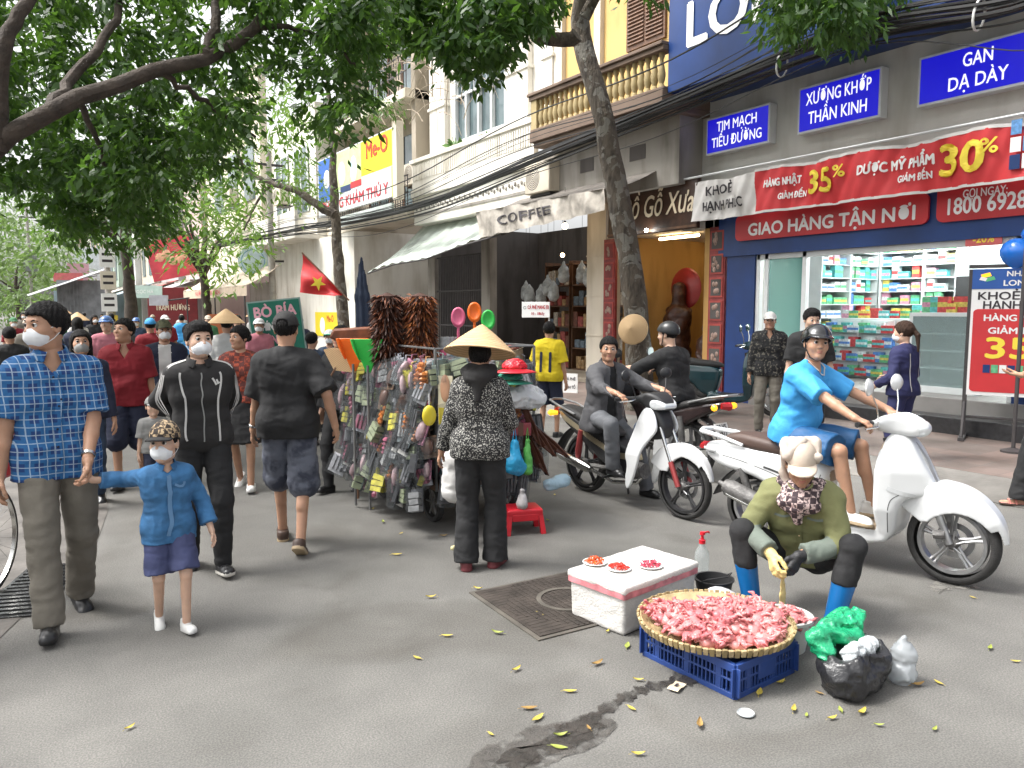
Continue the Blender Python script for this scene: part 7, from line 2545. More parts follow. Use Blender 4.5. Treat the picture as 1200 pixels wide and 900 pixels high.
J = pose(pelvis=(0, .22 * sm_, .79 * sm_), lean=R(7), feet=[(.17 * sm_, .55 * sm_, .36 * sm_), (-.32 * sm_, .50 * sm_, .085 * sm_)], knee=[(.5, 1, .6), (-.6, 1, .5)], hands=[(.29 * sm_, .70 * sm_, 1.045 * sm_), (-.29 * sm_, .70 * sm_, 1.045 * sm_)], hdir=((-.15, .9, -.3), (.15, .9, -.3)), palm=((0, -.2, -1), (0, -.2, -1)), curl=(.75, .75), elbow=[(.7, -.3, -.7), (-.7, -.3, -.7)], head=(-38, 0))
mm = person('bareheaded man in an open grey jacket over black sitting on the white motorbike', ml, rzM - R(90), hm_, J, SK, dict(mat=BLACK, sleeve=.5, hem=.02, off=.012), dict(kind='trousers', mat=GREYT, off=.02, flare=.01), dict(mat=BKSH), ('short', M_HAIR))
# the jacket worn open: its front is cut away between two edges
o_ = .034
prj = torso_prims(J, o_, 1., False) + [(J.pel - J.r * .08, J.pel - J.u * .12 - J.r * .09, .104 + o_, .125 + o_), (J.pel + J.r * .08, J.pel - J.u * .12 + J.r * .09, .104 + o_, .125 + o_)]
slv = [[(J.sho[i], J.elb[i], .076, .066), (J.elb[i], J.wri[i], .062, .05, J.wri[i] - .01 * nrmz(J.wri[i] - J.elb[i]), nrmz(J.wri[i] - J.elb[i]))] for i in (0, 1)]
def jackf(P):
 d = grp(P, prj, slv, .045, .014, .03) + folds(P, .006, 34, 5)
 q = P - J.neck
 a, b, c = q @ J.r, q @ J.f, q @ J.u
 d = np.maximum(d, -(np.maximum(np.abs(a) - (.05 + .06 * np.clip(-c - .15, 0, 1)), -b + .02)))
 d = np.maximum(d, -(c + .66))
 d = np.maximum(d, c + b * .5 - .03)
 return d
vs, q = nets(jackf, np.array(J.pel) - .6, np.array(J.neck) + .75, .010)
jo = obj('open_jacket', np_mesh('open_jacket', vs * (hm_ / 1.7), q, GREYJ), mm)
def col2(P):
 q = P - (J.neck + J.u * .0)
 a, b, c = q @ J.r, q @ J.f, q @ J.u
 d = np.abs(np.hypot(a, b - c * .2) - (.082 + (.03 - c) * .4)) - .008
 return np.maximum(np.maximum(d, np.abs(c + .0 + b * .5) - .035), -(np.abs(a) - .04 + np.where(b > 0, 0, 1)))
vs, q = nets(col2, J.neck - .17, J.neck + .17, .006)
obj('collar', np_mesh('collar', vs * (hm_ / 1.7), q, GREYJ), jo)
dl = gp(818, 563)
rzD = R(90) + R(4)
dl = dl + V((0, .1, 0))
underbone('dark_motorbike', 'dark motorbike seen from behind with a red tail light and number plate', dl, rzD, DRED, SEATM, DIRTY, DRED, plate=('29-V5', '1873'))
hd_ = 1.60
sd2 = 1.70 / hd_
J = pose(pelvis=(0, .20 * sd2, .79 * sd2), lean=R(10), feet=[(.2 * sd2, .55 * sd2, .36 * sd2), (-.34 * sd2, .45 * sd2, .085 * sd2)], knee=[(.5, 1, .6), (-.6, 1, .5)], hands=[(.29 * sd2, .70 * sd2, 1.045 * sd2), (-.29 * sd2, .70 * sd2, 1.045 * sd2)], hdir=((-.15, .9, -.3), (.15, .9, -.3)), palm=((0, -.2, -1), (0, -.2, -1)), curl=(.75, .75), elbow=[(.7, -.3, -.7), (-.7, -.3, -.7)], head=(14, 0))
person('rider in a black top and round black helmet seen from behind on the dark motorbike', dl, rzD - R(90), hd_, J, SK_L, dict(mat=BLACK, sleeve=1.2, hem=.06, off=.028), dict(kind='trousers', mat=DENIM_D, off=.02), dict(mat=BKSH), ('buzz', M_HAIR), None, helmet_hat(M('helmet_dull', (.02, .021, .022), rough=.35), visor=False, strap=BLACK))
tl_ = gp(800, 482, .13)
scooter('teal_scooter', 'dark teal scooter parked on the pavement beside the wood shop', tl_ + V((0, 0, .0)), R(-62), TEAL, SEATM, BLK)
# 8 the crab seller squatting in the road
gS = gp(936, 712)
hS = 1.56
rzS = face(gS, -6)
s_ = hS / 1.7
J = pose(pelvis=(0, -.08, .33), lean=R(24), feet=[(.24, .26, .08), (-.22, .32, .08)], knee=[(.5, .55, .9), (-.52, .55, .9)], hands=[(.12, .34, .42), (-.03, .33, .43)], hdir=((-.25, .6, -.7), (.3, .5, -.8)), palm=((-.6, -.4, 0), (.7, -.4, 0)), curl=(.6, .7), elbow=[(1, -.5, -.3), (-1, -.5, -.3)], head=(12, -12), footyaw=(22, 22), sh=.16)
def seller_hat(root, J, s, hs):
 cap_hat(BEIGEC, BEIGEC, 1, 'cap', tall=.01)(root, J, s, hs)
 m = hframe(J, s, hs)
 pr = [((-.085, .03, .07), (.085, .03, .075), .024, .022), ((-.07, -.07, .09), (.07, -.07, .09), .045, .045), ((.07, .03, .10), (.0, -.03, .135), .026, .03), ((.09, -.02, .08), (.095, -.03, -.08), .02, .016), ((.095, -.03, -.08), (.06, .0, -.17), .022, .03), ((-.09, -.03, .07), (-.09, -.06, -.02), .02, .02)]
 o = sdf_obj('head_wrap', lambda P: uni(P, pr, .03) + folds(P, .004, 48, 1), (-.18, -.2, -.25), (.18, .15, .25), .008, cloth('wrap', (.5, .43, .37)), root)
 o.matrix_local = m
mS = person('crab seller in an olive shirt, wrapped cap and blue rubber boots squatting in the road', gS, rzS, hS, J, SK_D, dict(mat=[OLIVE, GREYG], sleeve=1.92, hem=.02, off=.028, h=.010, v=.05, collar=OLIVE, straight=False, mi=lambda c, J: np.array([min(np.linalg.norm(q - J.wri[i]) for i in (0, 1)) < .2 for q in c]).astype(int)), dict(kind='shorts', mat=BLACK, len=1.52, off=.012), dict(mat=BOOTB, kind='boot', h=.56), ('buzz', M_HAIR), None, seller_hat, gloves=[GLV_Y, GLV_B], wf=1.12)
nk_ = [(J.neck - J.r * .05 + J.f * .07 - J.u * .03, J.neck + J.r * .05 + J.f * .07 - J.u * .03, .055, .055), (J.neck - J.r * .09, J.neck + J.r * .09, .05, .05), (J.neck + J.f * .13 - J.u * .05, J.neck + J.f * .15 - J.u * .15, .05, .028), (J.neck + J.f * .12 - J.u * .06 - J.r * .08, J.neck + J.f * .12 - J.u * .06 + J.r * .08, .04, .04)]
vs, q = nets(lambda P: uni(P, nk_, .05) + folds(P, .006, 60, 3), J.neck - .3, J.neck + .3, .009)
obj('neck_scarf', np_mesh('neck_scarf', vs * s_, q, SCARF), mS)
shs = kid(mS, 'shirt')
bvs = surf(shs)
ribbon(shs, [V((J.neck + J.f * .5 - J.u * .14) * s_), V((J.chest + J.f * .5 - J.u * .05) * s_), V((J.waist + J.f * .5) * s_)], .026, OLIVE, 'placket', 20, .004, bvs, tuple(-J.f))
for sg in (1, -1):
 ribbon(shs, [V((J.chest + J.r * (.09 * sg + x) + J.f * .5 + J.u * z) * s_) for x, z in ((-.045, .015), (0, .0), (.045, .015))], .014, GREYG, 'pocket_flap', 8, .004, bvs, tuple(-J.f))
for k in range(3):
 h_ = bvs.ray_cast(V((J.chest + J.f * .5 + J.u * (.05 - .09 * k)) * s_), V(-J.f))[0]
 if h_:
  MB().ball(h_ + V((0, .006, .003)), .007, 8).build('button', MATS['hat_hoop'], shs)
# 9 the crowd filling the far street
crp = random.Random(31)
tops = [(BLACK, 'black'), (NAVY, 'navy'), (MAROON, 'dark red'), (WHC, 'white'), (DENIM_D, 'dark denim'), (GREYJ, 'grey'), (cloth('green', (.05, .16, .07)), 'green'), (KHAKI, 'khaki'), (cloth('pink', (.45, .16, .2)), 'pink'), (CYAN, 'sky blue')]
heads = ['bare headed', 'in a cap', 'in a helmet', 'with long hair', 'in a conical hat', 'in a pale hat']
HG = [M('helmet_c%d' % k, c, rough=.25) for k, c in enumerate(((.3, .03, .04), (.5, .5, .5), (.02, .02, .025), (.35, .12, .2), (.05, .12, .3)))]
spots = [(12, 9.5), (30, 12), (52, 10.5), (92, 12.5), (125, 11), (140, 14), (178, 11.5), (222, 9.5), (232, 13), (262, 10.5), (275, 14), (305, 12), (318, 16), (15, 16), (42, 18), (66, 20), (88, 17), (112, 19), (130, 23), (160, 18), (190, 16), (212, 21), (245, 18), (300, 22), (330, 20), (28, 26), (58, 30), (98, 28), (150, 30), (180, 26), (215, 30), (78, 38), (120, 36), (40, 40), (352, 15)]
used = set()
for k, (px, D) in enumerate(spots):
 g = ond(px + crp.uniform(-3, 3), 362, D)
 g.z = 0
 tm, tn = tops[(k * 7 + k // 10) % 10]
 hn = heads[(k * 5 + k // 6) % 6]
 back = k % 3 == 0
 dist = 'beside the plaid shirt' if px < 90 and D < 13 else 'in the nearer crowd' if D < 15 else 'amid the crowd' if D < 24 else 'far down the street'
 lab = 'person %s in %s %s %s' % (hn, tn, 'walking away' if back else 'coming closer', dist)
 hat = {1: cap_hat(tops[(k + 3) % 10][0]), 2: helmet_hat(HG[k % 5]), 4: conical(), 5: cap_hat(BEIGEC)}.get(heads.index(hn))
 fem = hn == 'with long hair'
 person(lab, g, face(g, 175 if back else crp.uniform(-15, 15)), crp.uniform(1.40, 1.53), walkpose(crp.uniform(.1, .2), 20, k % 2, head=(crp.uniform(-25, 25), 0)), (SK, SK_L, SK_D)[k % 3], dict(mat=tm, sleeve=crp.choice((.9, 1.9)), off=.025), dict(kind='trousers', mat=(BLACK, DENIM_D, KHAKI, NAVY)[k % 4]), dict(mat=BKSH), ('long' if fem else 'buzz' if hat else 'short', M_HAIR), M_MASK if (k % 2 and not back) else None, hat, fem=fem, lod=1 if D < 11 else 2, group='people crowding the street')
# ------------------------------------------------------------------ the goods stall
qr = random.Random(17)
PL = lambda n, c, r=.35, **k: M('plastic_' + n, c, rough=r, **{**dict(var=.12, vs=9), **k})
P_RED, P_ORG, P_GRN, P_BLU, P_PNK, P_YEL = PL('red', (.55, .012, .025)), PL('orange', (.75, .14, .01)), PL('green', (.03, .42, .06)), PL('blue', (.02, .35, .62)), PL('pink', (.6, .12, .22)), PL('yellow', (.62, .5, .03))
STEEL = M('rail_steel', (.2, .2, .2), rough=.45, metal=.7, var=.3)
X0, X1, Y0, Y1 = 2.62, 3.5, 4.98, 6.45
ct_ = thing('goods_cart', 'wheeled vendor cart racked with hanging household goods', 'vendor cart', ((X0 + X1) / 2, (Y0 + Y1) / 2, 0))
L0 = -ct_.location
MB().bb((X0, Y0, .30), (X1, Y1, .34)).build('deck', WOOD_B, ct_, L0)
mb = MB()
for x in (X0, X1):
 for y in (Y0, (Y0 + Y1) / 2, Y1):
  mb.tube([(x, y, .3), (x, y, 1.36)], .012, 6)
for z in (.62, .92, 1.2, 1.36):
 for x in (X0, X1):
  mb.tube([(x, Y0, z), (x, Y1, z)], .008, 5)
 for y in (Y0, Y1):
  mb.tube([(X0, y, z), (X1, y, z)], .008, 5)
mb.build('rail_frame', STEEL, ct_, L0)
mb = MB()
mb.bb((X0 + .06, Y0 + .06, .35), (X1 - .06, Y1 - .06, 1.26))
mb.build('stock_box', pat('packed_stock', vor(24, [(0, (.05, .05, .05)), (.3, (.16, .16, .17)), (.5, (.28, .27, .26)), (.62, (.05, .12, .14)), (.72, (.25, .07, .1)), (.8, (.09, .09, .1)), (.92, (.35, .3, .08))]), rough=.5, bump=.8), ct_, L0, bevel=.03)
for x in (X0 + .1, X1 - .1):
 for y in (Y0 + .25, Y1 - .3):
  w = thing('wheel', None, None, V((x, y, .15)) + L0)
  w.parent = ct_
  MB().lathe([(.11, -.022), (.145, -.022), (.15, 0), (.145, .022), (.11, .022), (.11, -.022)], n=24, rot=Matrix.Rotation(R(90), 3, 'Y')).build('tyre', RUB, w)
  mb = MB()
  for k in range(6):
   a = k * math.pi / 3
   mb.tube([(0, 0, 0), (0, .115 * math.cos(a), .115 * math.sin(a))], .008, 5)
  mb.build('spokes', STEEL, w)
# packets: a card, what is on it and a clear sleeve
SLV = glass('sleeve', (.5, .52, .53), .05, .2)
pk = []
kinds = [('comb card', (.5, .48, .45), 'bar', (.03, .03, .035)), ('brush packet', (.4, .42, .46), 'bar', (.35, .1, .16)), ('sponge packet', (.16, .2, .18), 'lump', (.32, .36, .22)), ('sandal insole packet', (.3, .12, .18), 'oval', (.55, .38, .4)), ('scissor card', (.42, .42, .44), 'bar', (.4, .4, .42)), ('sock packet', (.1, .1, .11), 'lump', (.3, .3, .3)), ('yellow cloth packet', (.5, .42, .1), 'lump', (.62, .55, .05)), ('pink hair clip card', (.5, .35, .38), 'dots', (.6, .15, .25)), ('brown belt packet', (.18, .11, .07), 'oval', (.12, .05, .03)), ('clear cutlery packet', (.3, .36, .38), 'bar', (.55, .55, .55)), ('orange lighter card', (.5, .25, .1), 'dots', (.65, .2, .03)), ('dark comb packet', (.05, .05, .06), 'bar', (.16, .16, .17))]
for nm, c1, sh_, c2 in kinds:
 w, h = qr.uniform(.06, .09), qr.uniform(.11, .17)
 mb = MB().mat(0).box((0, 0, -h / 2 - .03), (w, .004, h))
 mb.tube([(0, 0, -.035), (0, -.004, 0), (0, .012, .008)], .003, 4)
 mb.mat(1)
 if sh_ == 'bar':
  for k in range(3):
   mb.box((-.022 + .022 * k, -.012, -h * .55 - .02), (.012, .018, h * .72), (0, R(qr.uniform(-4, 4)), 0))
 elif sh_ == 'oval':
  mb.ball((0, -.012, -h * .55 - .02), 1, 12, (w * .38, .016, h * .40))
 elif sh_ == 'dots':
  for k in range(8):
   mb.ball((-.024 + .048 * (k % 2), -.01, -.055 - (k // 2) * h * .22), .016, 7)
 else:
  for k in range(3):
   mb.box((0, -.014, -.075 - k * h * .29), (w * qr.uniform(.7, .9), .026, h * .24), (0, R(qr.uniform(-6, 6)), 0))
 mb.mat(2).box((0, -.016, -h * .5 - .04), (w * 1.06, .034, h * .98))
 pk.append((nm, mb.mesh(nm.replace(' ', '_'), [M('card_' + nm, c1, rough=.5, var=.5, vs=28), M('ware_' + nm, c2, rough=.4, var=.25, vs=30), SLV])))
tiers = [(1.30, 'top rail'), (1.16, 'second rail'), (1.02, 'third rail'), (.88, 'middle rail'), (.74, 'fifth rail'), (.6, 'lower rail'), (.46, 'bottom rail')]
def hang(p, rz, side, tier):
 nm, me = pk[qr.randrange(12) if qr.random() < .6 else (len(tier) * 3 + int(p[1] * 3)) % 12]
 o = obj(nm.replace(' ', '_'), me, None, p, (R(qr.uniform(-22, 6)), R(qr.uniform(-20, 20)), rz + R(qr.uniform(-40, 40))), label='%s hanging from the %s on the %s of the stall' % (nm, tier, side), cat='packet', group='%ss on the %s, %s' % (nm, tier, side))
 s = qr.uniform(1.05, 1.5)
 o.scale = (s * qr.uniform(.9, 1.35), s * qr.uniform(.9, 1.9), s * qr.uniform(.75, 1.1))
for z, tn in tiers:
 for row in (0, 1):
  y = Y0 - .03 + .04 * row
  while y < Y1:
   hang((X0 - .035 - .045 * row - .08 * (1.3 - z) + qr.uniform(-.015, .02), y, z - row * .07 + qr.uniform(-.03, .03)), R(-90), 'long side', tn)
   y += qr.uniform(.06, .095)
 x = X0 + .02
 while x < X1 - .05:
  hang((x, Y0 - .05 - .08 * (1.3 - z) + qr.uniform(-.03, .02), z + qr.uniform(-.03, .03)), 0, 'near end', tn)
  x += qr.uniform(.09, .13)
# bigger wares picked out on the stall
sl_ = thing('insole_pack', 'tall pale pack with a brown insole hanging at the stall corner', 'packet', ond(522, 455, 5.5), R(-50))
MB().box((0, 0, -.09), (.11, .01, .36)).build('card', M('pack_cream', (.6, .54, .38), var=.1), sl_)
MB().ball((0, -.008, -.0), 1, 14, (.038, .007, .1)).build('insole', M('insole_tan', (.4, .22, .13)), sl_)
MB().box((0, -.008, -.2), (.10, .004, .12)).build('label_strip', P_YEL, sl_)
for px, py, D, rr2, sc_, mt, nm, lab in ((503, 487, 5.4, .055, (1, .5, 1.35), P_YEL, 'sponge', 'bright yellow and green oval sponge hanging beside the jacket'), (470, 512, 5.5, .055, (1.2, .6, .8), P_BLU, 'bath_puff', 'bright blue bath puff hanging on the long side of the stall'), (437, 512, 5.9, .05, (1.2, .6, .8), P_YEL, 'bath_puff', 'yellow bath puff low on the long side of the stall'), (452, 555, 5.6, .05, (.7, .5, 1.4), P_PNK, 'hand_brush', 'pink hand brush hanging low on the stall')):
 o = thing(nm, lab, 'household ware', onx(px, py, 2.47))
 MB().ball((0, 0, 0), rr2, 16, sc_).build('puff', mt, o)
 MB().tube([(0, 0, rr2), (0, 0, rr2 + .1)], .003, 4).build('string', TXT_W, o)
# feather dusters
FEA = [M('feather_%d' % k, c, rough=.6, var=.45, vs=12) for k, c in enumerate(((.045, .015, .008), (.16, .045, .014), (.30, .10, .025)))]
for k, (px, lab) in enumerate(((455, 'bundle of dark brown feather dusters standing on the stall, left of its brighter twin'), (493, 'bundle of bright rust brown feather dusters standing on top of the stall'))):
 p = ond(px, 420, 6.2)
 d = thing('feather_duster', lab, 'feather duster', p, group='feather dusters on the stall')
 N = 2600
 a = nrg.uniform(0, 6.283, N)
 z = nrg.uniform(-.02, .50, N)
 b = np.stack([np.cos(a) * .07, np.sin(a) * .07, z], 1)
 dr = np.stack([np.cos(a), np.sin(a), nrg.uniform(-.9, -.1, N)], 1) + nrg.normal(size=(N, 3)) * .35
 dr /= np.linalg.norm(dr, axis=1, keepdims=True)
 w = np.cross(dr, nrg.normal(size=(N, 3)))
 w /= np.linalg.norm(w, axis=1, keepdims=True)
 l = nrg.uniform(.05, .105, N)[:, None]
 v = np.stack([b, b + dr * l * .5 + w * .008, b + dr * l + np.array([0, 0, -1]) * l * .25, b + dr * l * .5 - w * .008], 1).reshape(-1, 3)
 mi = np.clip(nrg.normal(.7 + .7 * k, .8, N) * (1 if k else .8), 0, 2).astype(int)
 obj('feathers', np_mesh('feathers', v, np.arange(4 * N).reshape(-1, 4), FEA, mi), d)
 MB().lathe([(0, -.1), (.075, -.08), (.08, .5), (0, .53)], n=14).build('core', FEA[0], d)
# dustpans and brooms on long poles
for px, mt, D, lab, nm in ((414, P_ORG, 6.3, 'orange long handled dustpan stood upside down at the end of the stall', 'dustpan'), (431, P_GRN, 6.15, 'green long handled dustpan stood upside down beside the orange one', 'dustpan')):
 p = ond(px, 440, D)
 o = thing(nm, lab, 'dustpan', (p.x, p.y, .02), R(-35), 'long handled dustpans at the stall')
 MB().tube([(0, 0, 0), (0, 0, 1.18)], .011, 8).build('handle', STEEL, o)
 hp_ = [(-.02, 0), (-.06, .1), (-.11, .20), (-.13, .27), (.13, .27), (.11, .20), (.06, .1), (.02, 0)]
 MB().prism(hp_, .012, (0, .03, 1.12), (1, 0, 0), (0, 0, 1)).prism(hp_[1:3] + [(-.11, .27)][:0] + [(-.13, .27), (-.115, .27)], .08, (0, -.0, 1.12), (1, 0, 0), (0, 0, 1)).prism([(.06, .1), (.11, .2), (.13, .27), (.115, .27)], .08, (0, 0, 1.12), (1, 0, 0), (0, 0, 1)).build('pan', mt, o, bevel=.004)
p = ond(416, 392, 6.5)
o = thing('broom', 'wide rust brown broom head raised over the dustpans', 'broom', (p.x, p.y, .02), R(-35))
MB().tube([(0, 0, 0), (0, 0, p.z)], .012, 8).build('handle', WOOD_B, o)
MB().prism([(-.22, -.05), (-.18, .03), (.18, .05), (.24, -.02), (.1, -.07), (-.1, -.09)], .07, (0, 0, p.z), (1, 0, 0), (0, 0, 1)).build('head', FEA[1], o, bevel=.02)
for px, py, lab in ((397, 425, 'straw coloured hand fan beside the dark clothed seller'), (450, 428, 'straw hand fan tucked behind the green dustpan')):
 o = thing('hand_fan', lab, 'fan', ond(px, py, 6.4), R(-40), rot=(R(10), R(35), R(-40)))
 MB().prism([(0, 0)] + [(.19 * math.sin(R(a)), .19 * math.cos(R(a))) for a in range(-60, 61, 10)], .008, (0, 0, -.08), (1, 0, 0), (0, 0, 1)).build('leaf', NON, o)
 MB().tube([(0, 0, -.22), (0, 0, -.05)], .01, 6).build('handle', WOOD_B, o)
for px, py, mt, lab in ((537, 372, P_PNK, 'pink plastic scoop standing up behind the conical hat'), (556, 366, P_ORG, 'orange plastic scoop standing up behind the conical hat'), (572, 375, P_GRN, 'small green plastic scoop behind the conical hat')):
 o = thing('plastic_scoop', lab, 'scoop', ond(px, py, 6.3), R(-30))
 sdf_obj('bowl', lambda P: smax(ell(P, (0, 0, 0), (.06, .03, .085)), -ell(P, (0, -.03, .01), (.045, .03, .07)), .005), (-.1, -.06, -.12), (.1, .06, .12), .008, mt, o)
 MB().tube([(0, 0, -.08), (0, 0, -.30)], .012, 8).build('handle', mt, o)
# rolls of clear bags stacked at the back of the stall
for k in range(5):
 o = thing('bag_roll', 'upright roll of clear plastic bags beside the rust feather duster', 'roll', ond(519 + 5 * k, 412, 6.3 + .03 * k), group='rolls of clear bags')
 MB().lathe([(0, -.12), (.03, -.12), (.03, .12), (0, .12)], n=12).build('roll', M('roll_clear', (.36, .37, .37), rough=.35, var=.35, vs=30), o)
 MB().lathe([(.031, -.03), (.031, .03)], n=12).build('band', (P_PNK, WHT, P_BLU)[k % 3], o)
def softbag(name, lab, p, prims, mat, h=.012, amp=.008, fr=45, k=.04, cat='plastic bag', string=.0, group=None, alpha=None):
 o = thing(name, lab, cat, p, group=group)
 pts = np.array([q for a in prims for q in a[:2]])
 m_ = max(a[2] for a in prims) + max(a[3] for a in prims)
 sdf_obj('bag', lambda P: uni(P, prims, k) + folds(P, amp, fr, len(lab)), pts.min(0) - m_ * .6 - .03, pts.max(0) + m_ * .6 + .03, h, mat, o)
 if string:
  MB().tube([(-.02, 0, 0), (0, 0, string), (.02, 0, 0)], .005, 5).build('handles', mat, o)
 return o
BAGW = M('bag_white', (.55, .56, .57), rough=.35, var=.1, vs=12, bump=.5, bs=35)
BAGB = M('bag_blue', (.02, .30, .55), rough=.3, bump=.5, bs=30)
BAGG = M('bag_green', (.10, .40, .08), rough=.35, bump=.4, bs=30)
LEA = M('brown_leather', (.09, .035, .022), rough=.45, bump=.3, bs=60)
softbag('plastic_bag', 'crumpled white plastic bag heaped on the near end of the stall', ond(615, 465, 5.75), [((-.1, 0, 0), (.1, .0, -.02), .08, .08), ((-.02, 0, .05), (.06, 0, .03), .06, .05)], BAGW, amp=.012, fr=60)
softbag('plastic_bag', 'bright blue carrier bag hanging from the near end of the stall', ond(603, 520, 5.7), [((0, 0, 0), (0, 0, -.12), .03, .06), ((-.03, 0, -.16), (.04, 0, -.19), .06, .06)], BAGB, string=.14)
softbag('plastic_bag', 'thin green carrier bag hanging beside the blue one', ond(618, 525, 5.75), [((0, 0, .05), (0, 0, -.16), .02, .045)], BAGG, string=.15)
softbag('plastic_bag', 'pale clear bag with blue contents low on the near end of the stall', ond(652, 566, 5.9), [((-.07, 0, 0), (.07, 0, .01), .05, .055)], M('bag_clearblue', (.3, .42, .5), rough=.25, bump=.4, bs=40))
softbag('cloth_sack', 'long off white cloth sack hanging behind the stall keeper', ond(533, 540, 5.35), [((0, 0, .22), (0, 0, 0), .03, .08), ((0, 0, 0), (0, 0, -.2), .08, .1)], WHC, cat='sack')
softbag('plastic_bag', 'small white and dark bag dangling over the red stool', ond(612, 582, 5.65), [((0, 0, .04), (0, 0, -.06), .02, .045)], M('bag_grey', (.4, .38, .38), rough=.4, var=.5, vs=14), h=.008)
for k, (px, py, rt) in enumerate(((628, 500, 20), (640, 515, 35), (652, 520, 48), (635, 535, 25))):
 o = thing('leather_belt', 'dark brown leather belt or strap hanging at the near end of the stall', 'belt', ond(px - 4, py, 5.8 + .03 * k), group='leather belts on the stall', rot=(0, R(-rt), R(-35)))
 mb = MB()
 mb.tube([(0, 0, .16), (.012, 0, 0), (0, 0, -.16), (-.02, 0, -.05), (-.015, 0, .14)], .022, 6, sx=.3)
 mb.build('strap', LEA, o)
 MB().tube([(-.02, 0, .15), (.02, 0, .15), (.02, 0, .20), (-.02, 0, .20)], .005, 5, closed=True).build('buckle', STEEL, o)
o = thing('wallet', 'dark red wallet hanging above the brown belts', 'wallet', ond(610, 503, 5.75), R(-30))
MB().box((0, 0, 0), (.16, .03, .1)).build('cover', M('wallet_red', (.2, .03, .04), rough=.4), o, bevel=.01)
MB().box((0, -.017, 0), (.04, .006, .1)).build('strap', LEA, o, bevel=.002)
for px, py, mt, lab in ((603, 432, P_RED, 'bright red sun cap on the near end of the stall'), (598, 445, M('cap_green', (.02, .18, .12), rough=.7), 'dark green sun cap under the red one')):
 o = thing('sun_cap', lab, 'cap', ond(px, py, 5.7), R(-120))
 sdf_obj('crown', lambda P: np.maximum(np.maximum(ell(P, (0, 0, 0), (.1, .1, .08)), -P[:, 2]), -ell(P, (0, 0, 0), (.09, .09, .07))), (-.13, -.13, -.02), (.13, .13, .1), .01, mt, o)
 MB().grid(lambda u, v: ((.09 + .09 * v) * math.cos((u - .5) * 2.2), (.09 + .09 * v) * math.sin((u - .5) * 2.2), -.02 * v), 10, 3).build('brim', mt, o, thick=.006)
# red stool
gst = gp(612, 622)
o = thing('plastic_stool', 'low red plastic stool beside the stall keeper', 'stool', gst, R(-20))
sdf_obj('seat', lambda P: smax(np.hypot(np.maximum(np.maximum(np.abs(P[:, 0]) - .115, np.abs(P[:, 1]) - .085), 0), np.maximum(np.abs(P[:, 2] - .16) - .012, 0)) - .018, -(np.hypot(P[:, 0], P[:, 1]) - .02), .004), (-.16, -.13, .1), (.16, .13, .21), .007, P_RED, o)
mb = MB().box((0, -.098, .125), (.2, .012, .05)).box((0, .098, .125), (.2, .012, .05)).box((-.128, 0, .125), (.012, .15, .05)).box((.128, 0, .125), (.012, .15, .05))
mb.build('apron', P_RED, o, bevel=.004)
for sx in (1, -1):
 for sy in (1, -1):
  MB().tube([(sx * .115, sy * .085, .15), (sx * .135, sy * .102, 0)], [.022, .026], 4).build('leg', P_RED, o)
# ------------------------------------------------------------------ street signs, flag, folded parasol, bicycle
p = ond(325, 385, 12.2)
o = thing('food_board', 'green board lettered BÒ BÍA in pink and yellow standing in the street', 'sign', (p.x, p.y, 0), rot=(0, 0, R(-24)))
bz = ond(331, 388, 12.2).z
bd = MB().box((0, 0, 0), (.78, .03, .95)).build('board', M('board_green', (.012, .16, .11), rough=.5), o, V((0, 0, bz)), (0, R(-6), 0))
MB().box((0, .006, 0), (.83, .02, 1.0)).build('frame', M('board_frame', (.3, .4, .38)), bd)
PKL = M('pink_lettering', (.8, .42, .5), rough=.5, var=0)
for tx, zz, sz, w, mt in (('BÒ BÍA', .31, .23, .64, PKL), ('CHÍNH GỐC', .08, .17, .60, TXT_W), ('BÁNH MÌ', -.14, .19, .5, PKL), ('Trứng', -.33, .14, .34, TXT_Y)):
 text(tx, sz, mt, bd, (0, -.017, zz), width=w, bold=.008)
MB().tube([(-.3, .03, 0), (-.3, .03, 1.6)], .015).tube([(.3, .03, 0), (.3, .03, 1.6)], .015).build('legs', IRON, o)
fp = ond(407, 352, 16.6)
o = thing('red_flag', 'red flag with a yellow star tied to the thin crooked tree', 'flag', fp)
a_ = ond(409, 352, 16.6)
b_ = ond(354, 296, 16.6)
MB().tube([a_ - fp, b_ - fp], .018, 6).build('flag_pole', WOOD_B, o)
c_ = ond(392, 348, 16.6)
def flag(u, v):
 t = b_.lerp(a_ + (b_ - a_) * .12, u)
 q = t.lerp(ond(352 + 40 * u, 343 + 4 * u, 16.5), v)
 return q - fp + CF * (.06 * math.sin(u * 7 + v * 5) + .04 * math.sin(v * 9))
MB().grid(flag, 24, 16).build('cloth', RED_C, o)
cen, ux, uy = flag(.5, .5), (flag(.75, .5) - flag(.25, .5)).normalized(), None
nrm_ = -CF
uy = nrm_.cross(ux).normalized()
MB().add([cen + nrm_ * .13] + [cen + nrm_ * .12 + (ux * math.cos(R(90 + 36 * k)) + uy * math.sin(R(90 + 36 * k))) * (.17 if k % 2 == 0 else .068) for k in range(10)], [(0, k + 1, (k + 1) % 10 + 1) for k in range(10)]).build('star', TXT_Y, o)
up = ond(425, 395, 7.2)
o = thing('folded_parasol', 'folded navy parasol standing behind the stall', 'parasol', (up.x, up.y, 0))
zt_ = ond(421, 304, 7.2).z
MB().tube([(0, 0, 0), (0, 0, zt_ - .1)], .016, 8).build('pole', STEEL, o)
vs, q = nets(lambda P: uni(P, [((0, 0, zt_), (0, 0, zt_ - .35), .012, .06), ((0, 0, zt_ - .35), (.03, 0, zt_ - .85), .06, .085)], .03) + .012 * np.sin(np.arctan2(P[:, 1], P[:, 0]) * 7 + P[:, 2] * 4), (-.2, -.2, zt_ - 1), (.2, .2, zt_ + .05), .014)
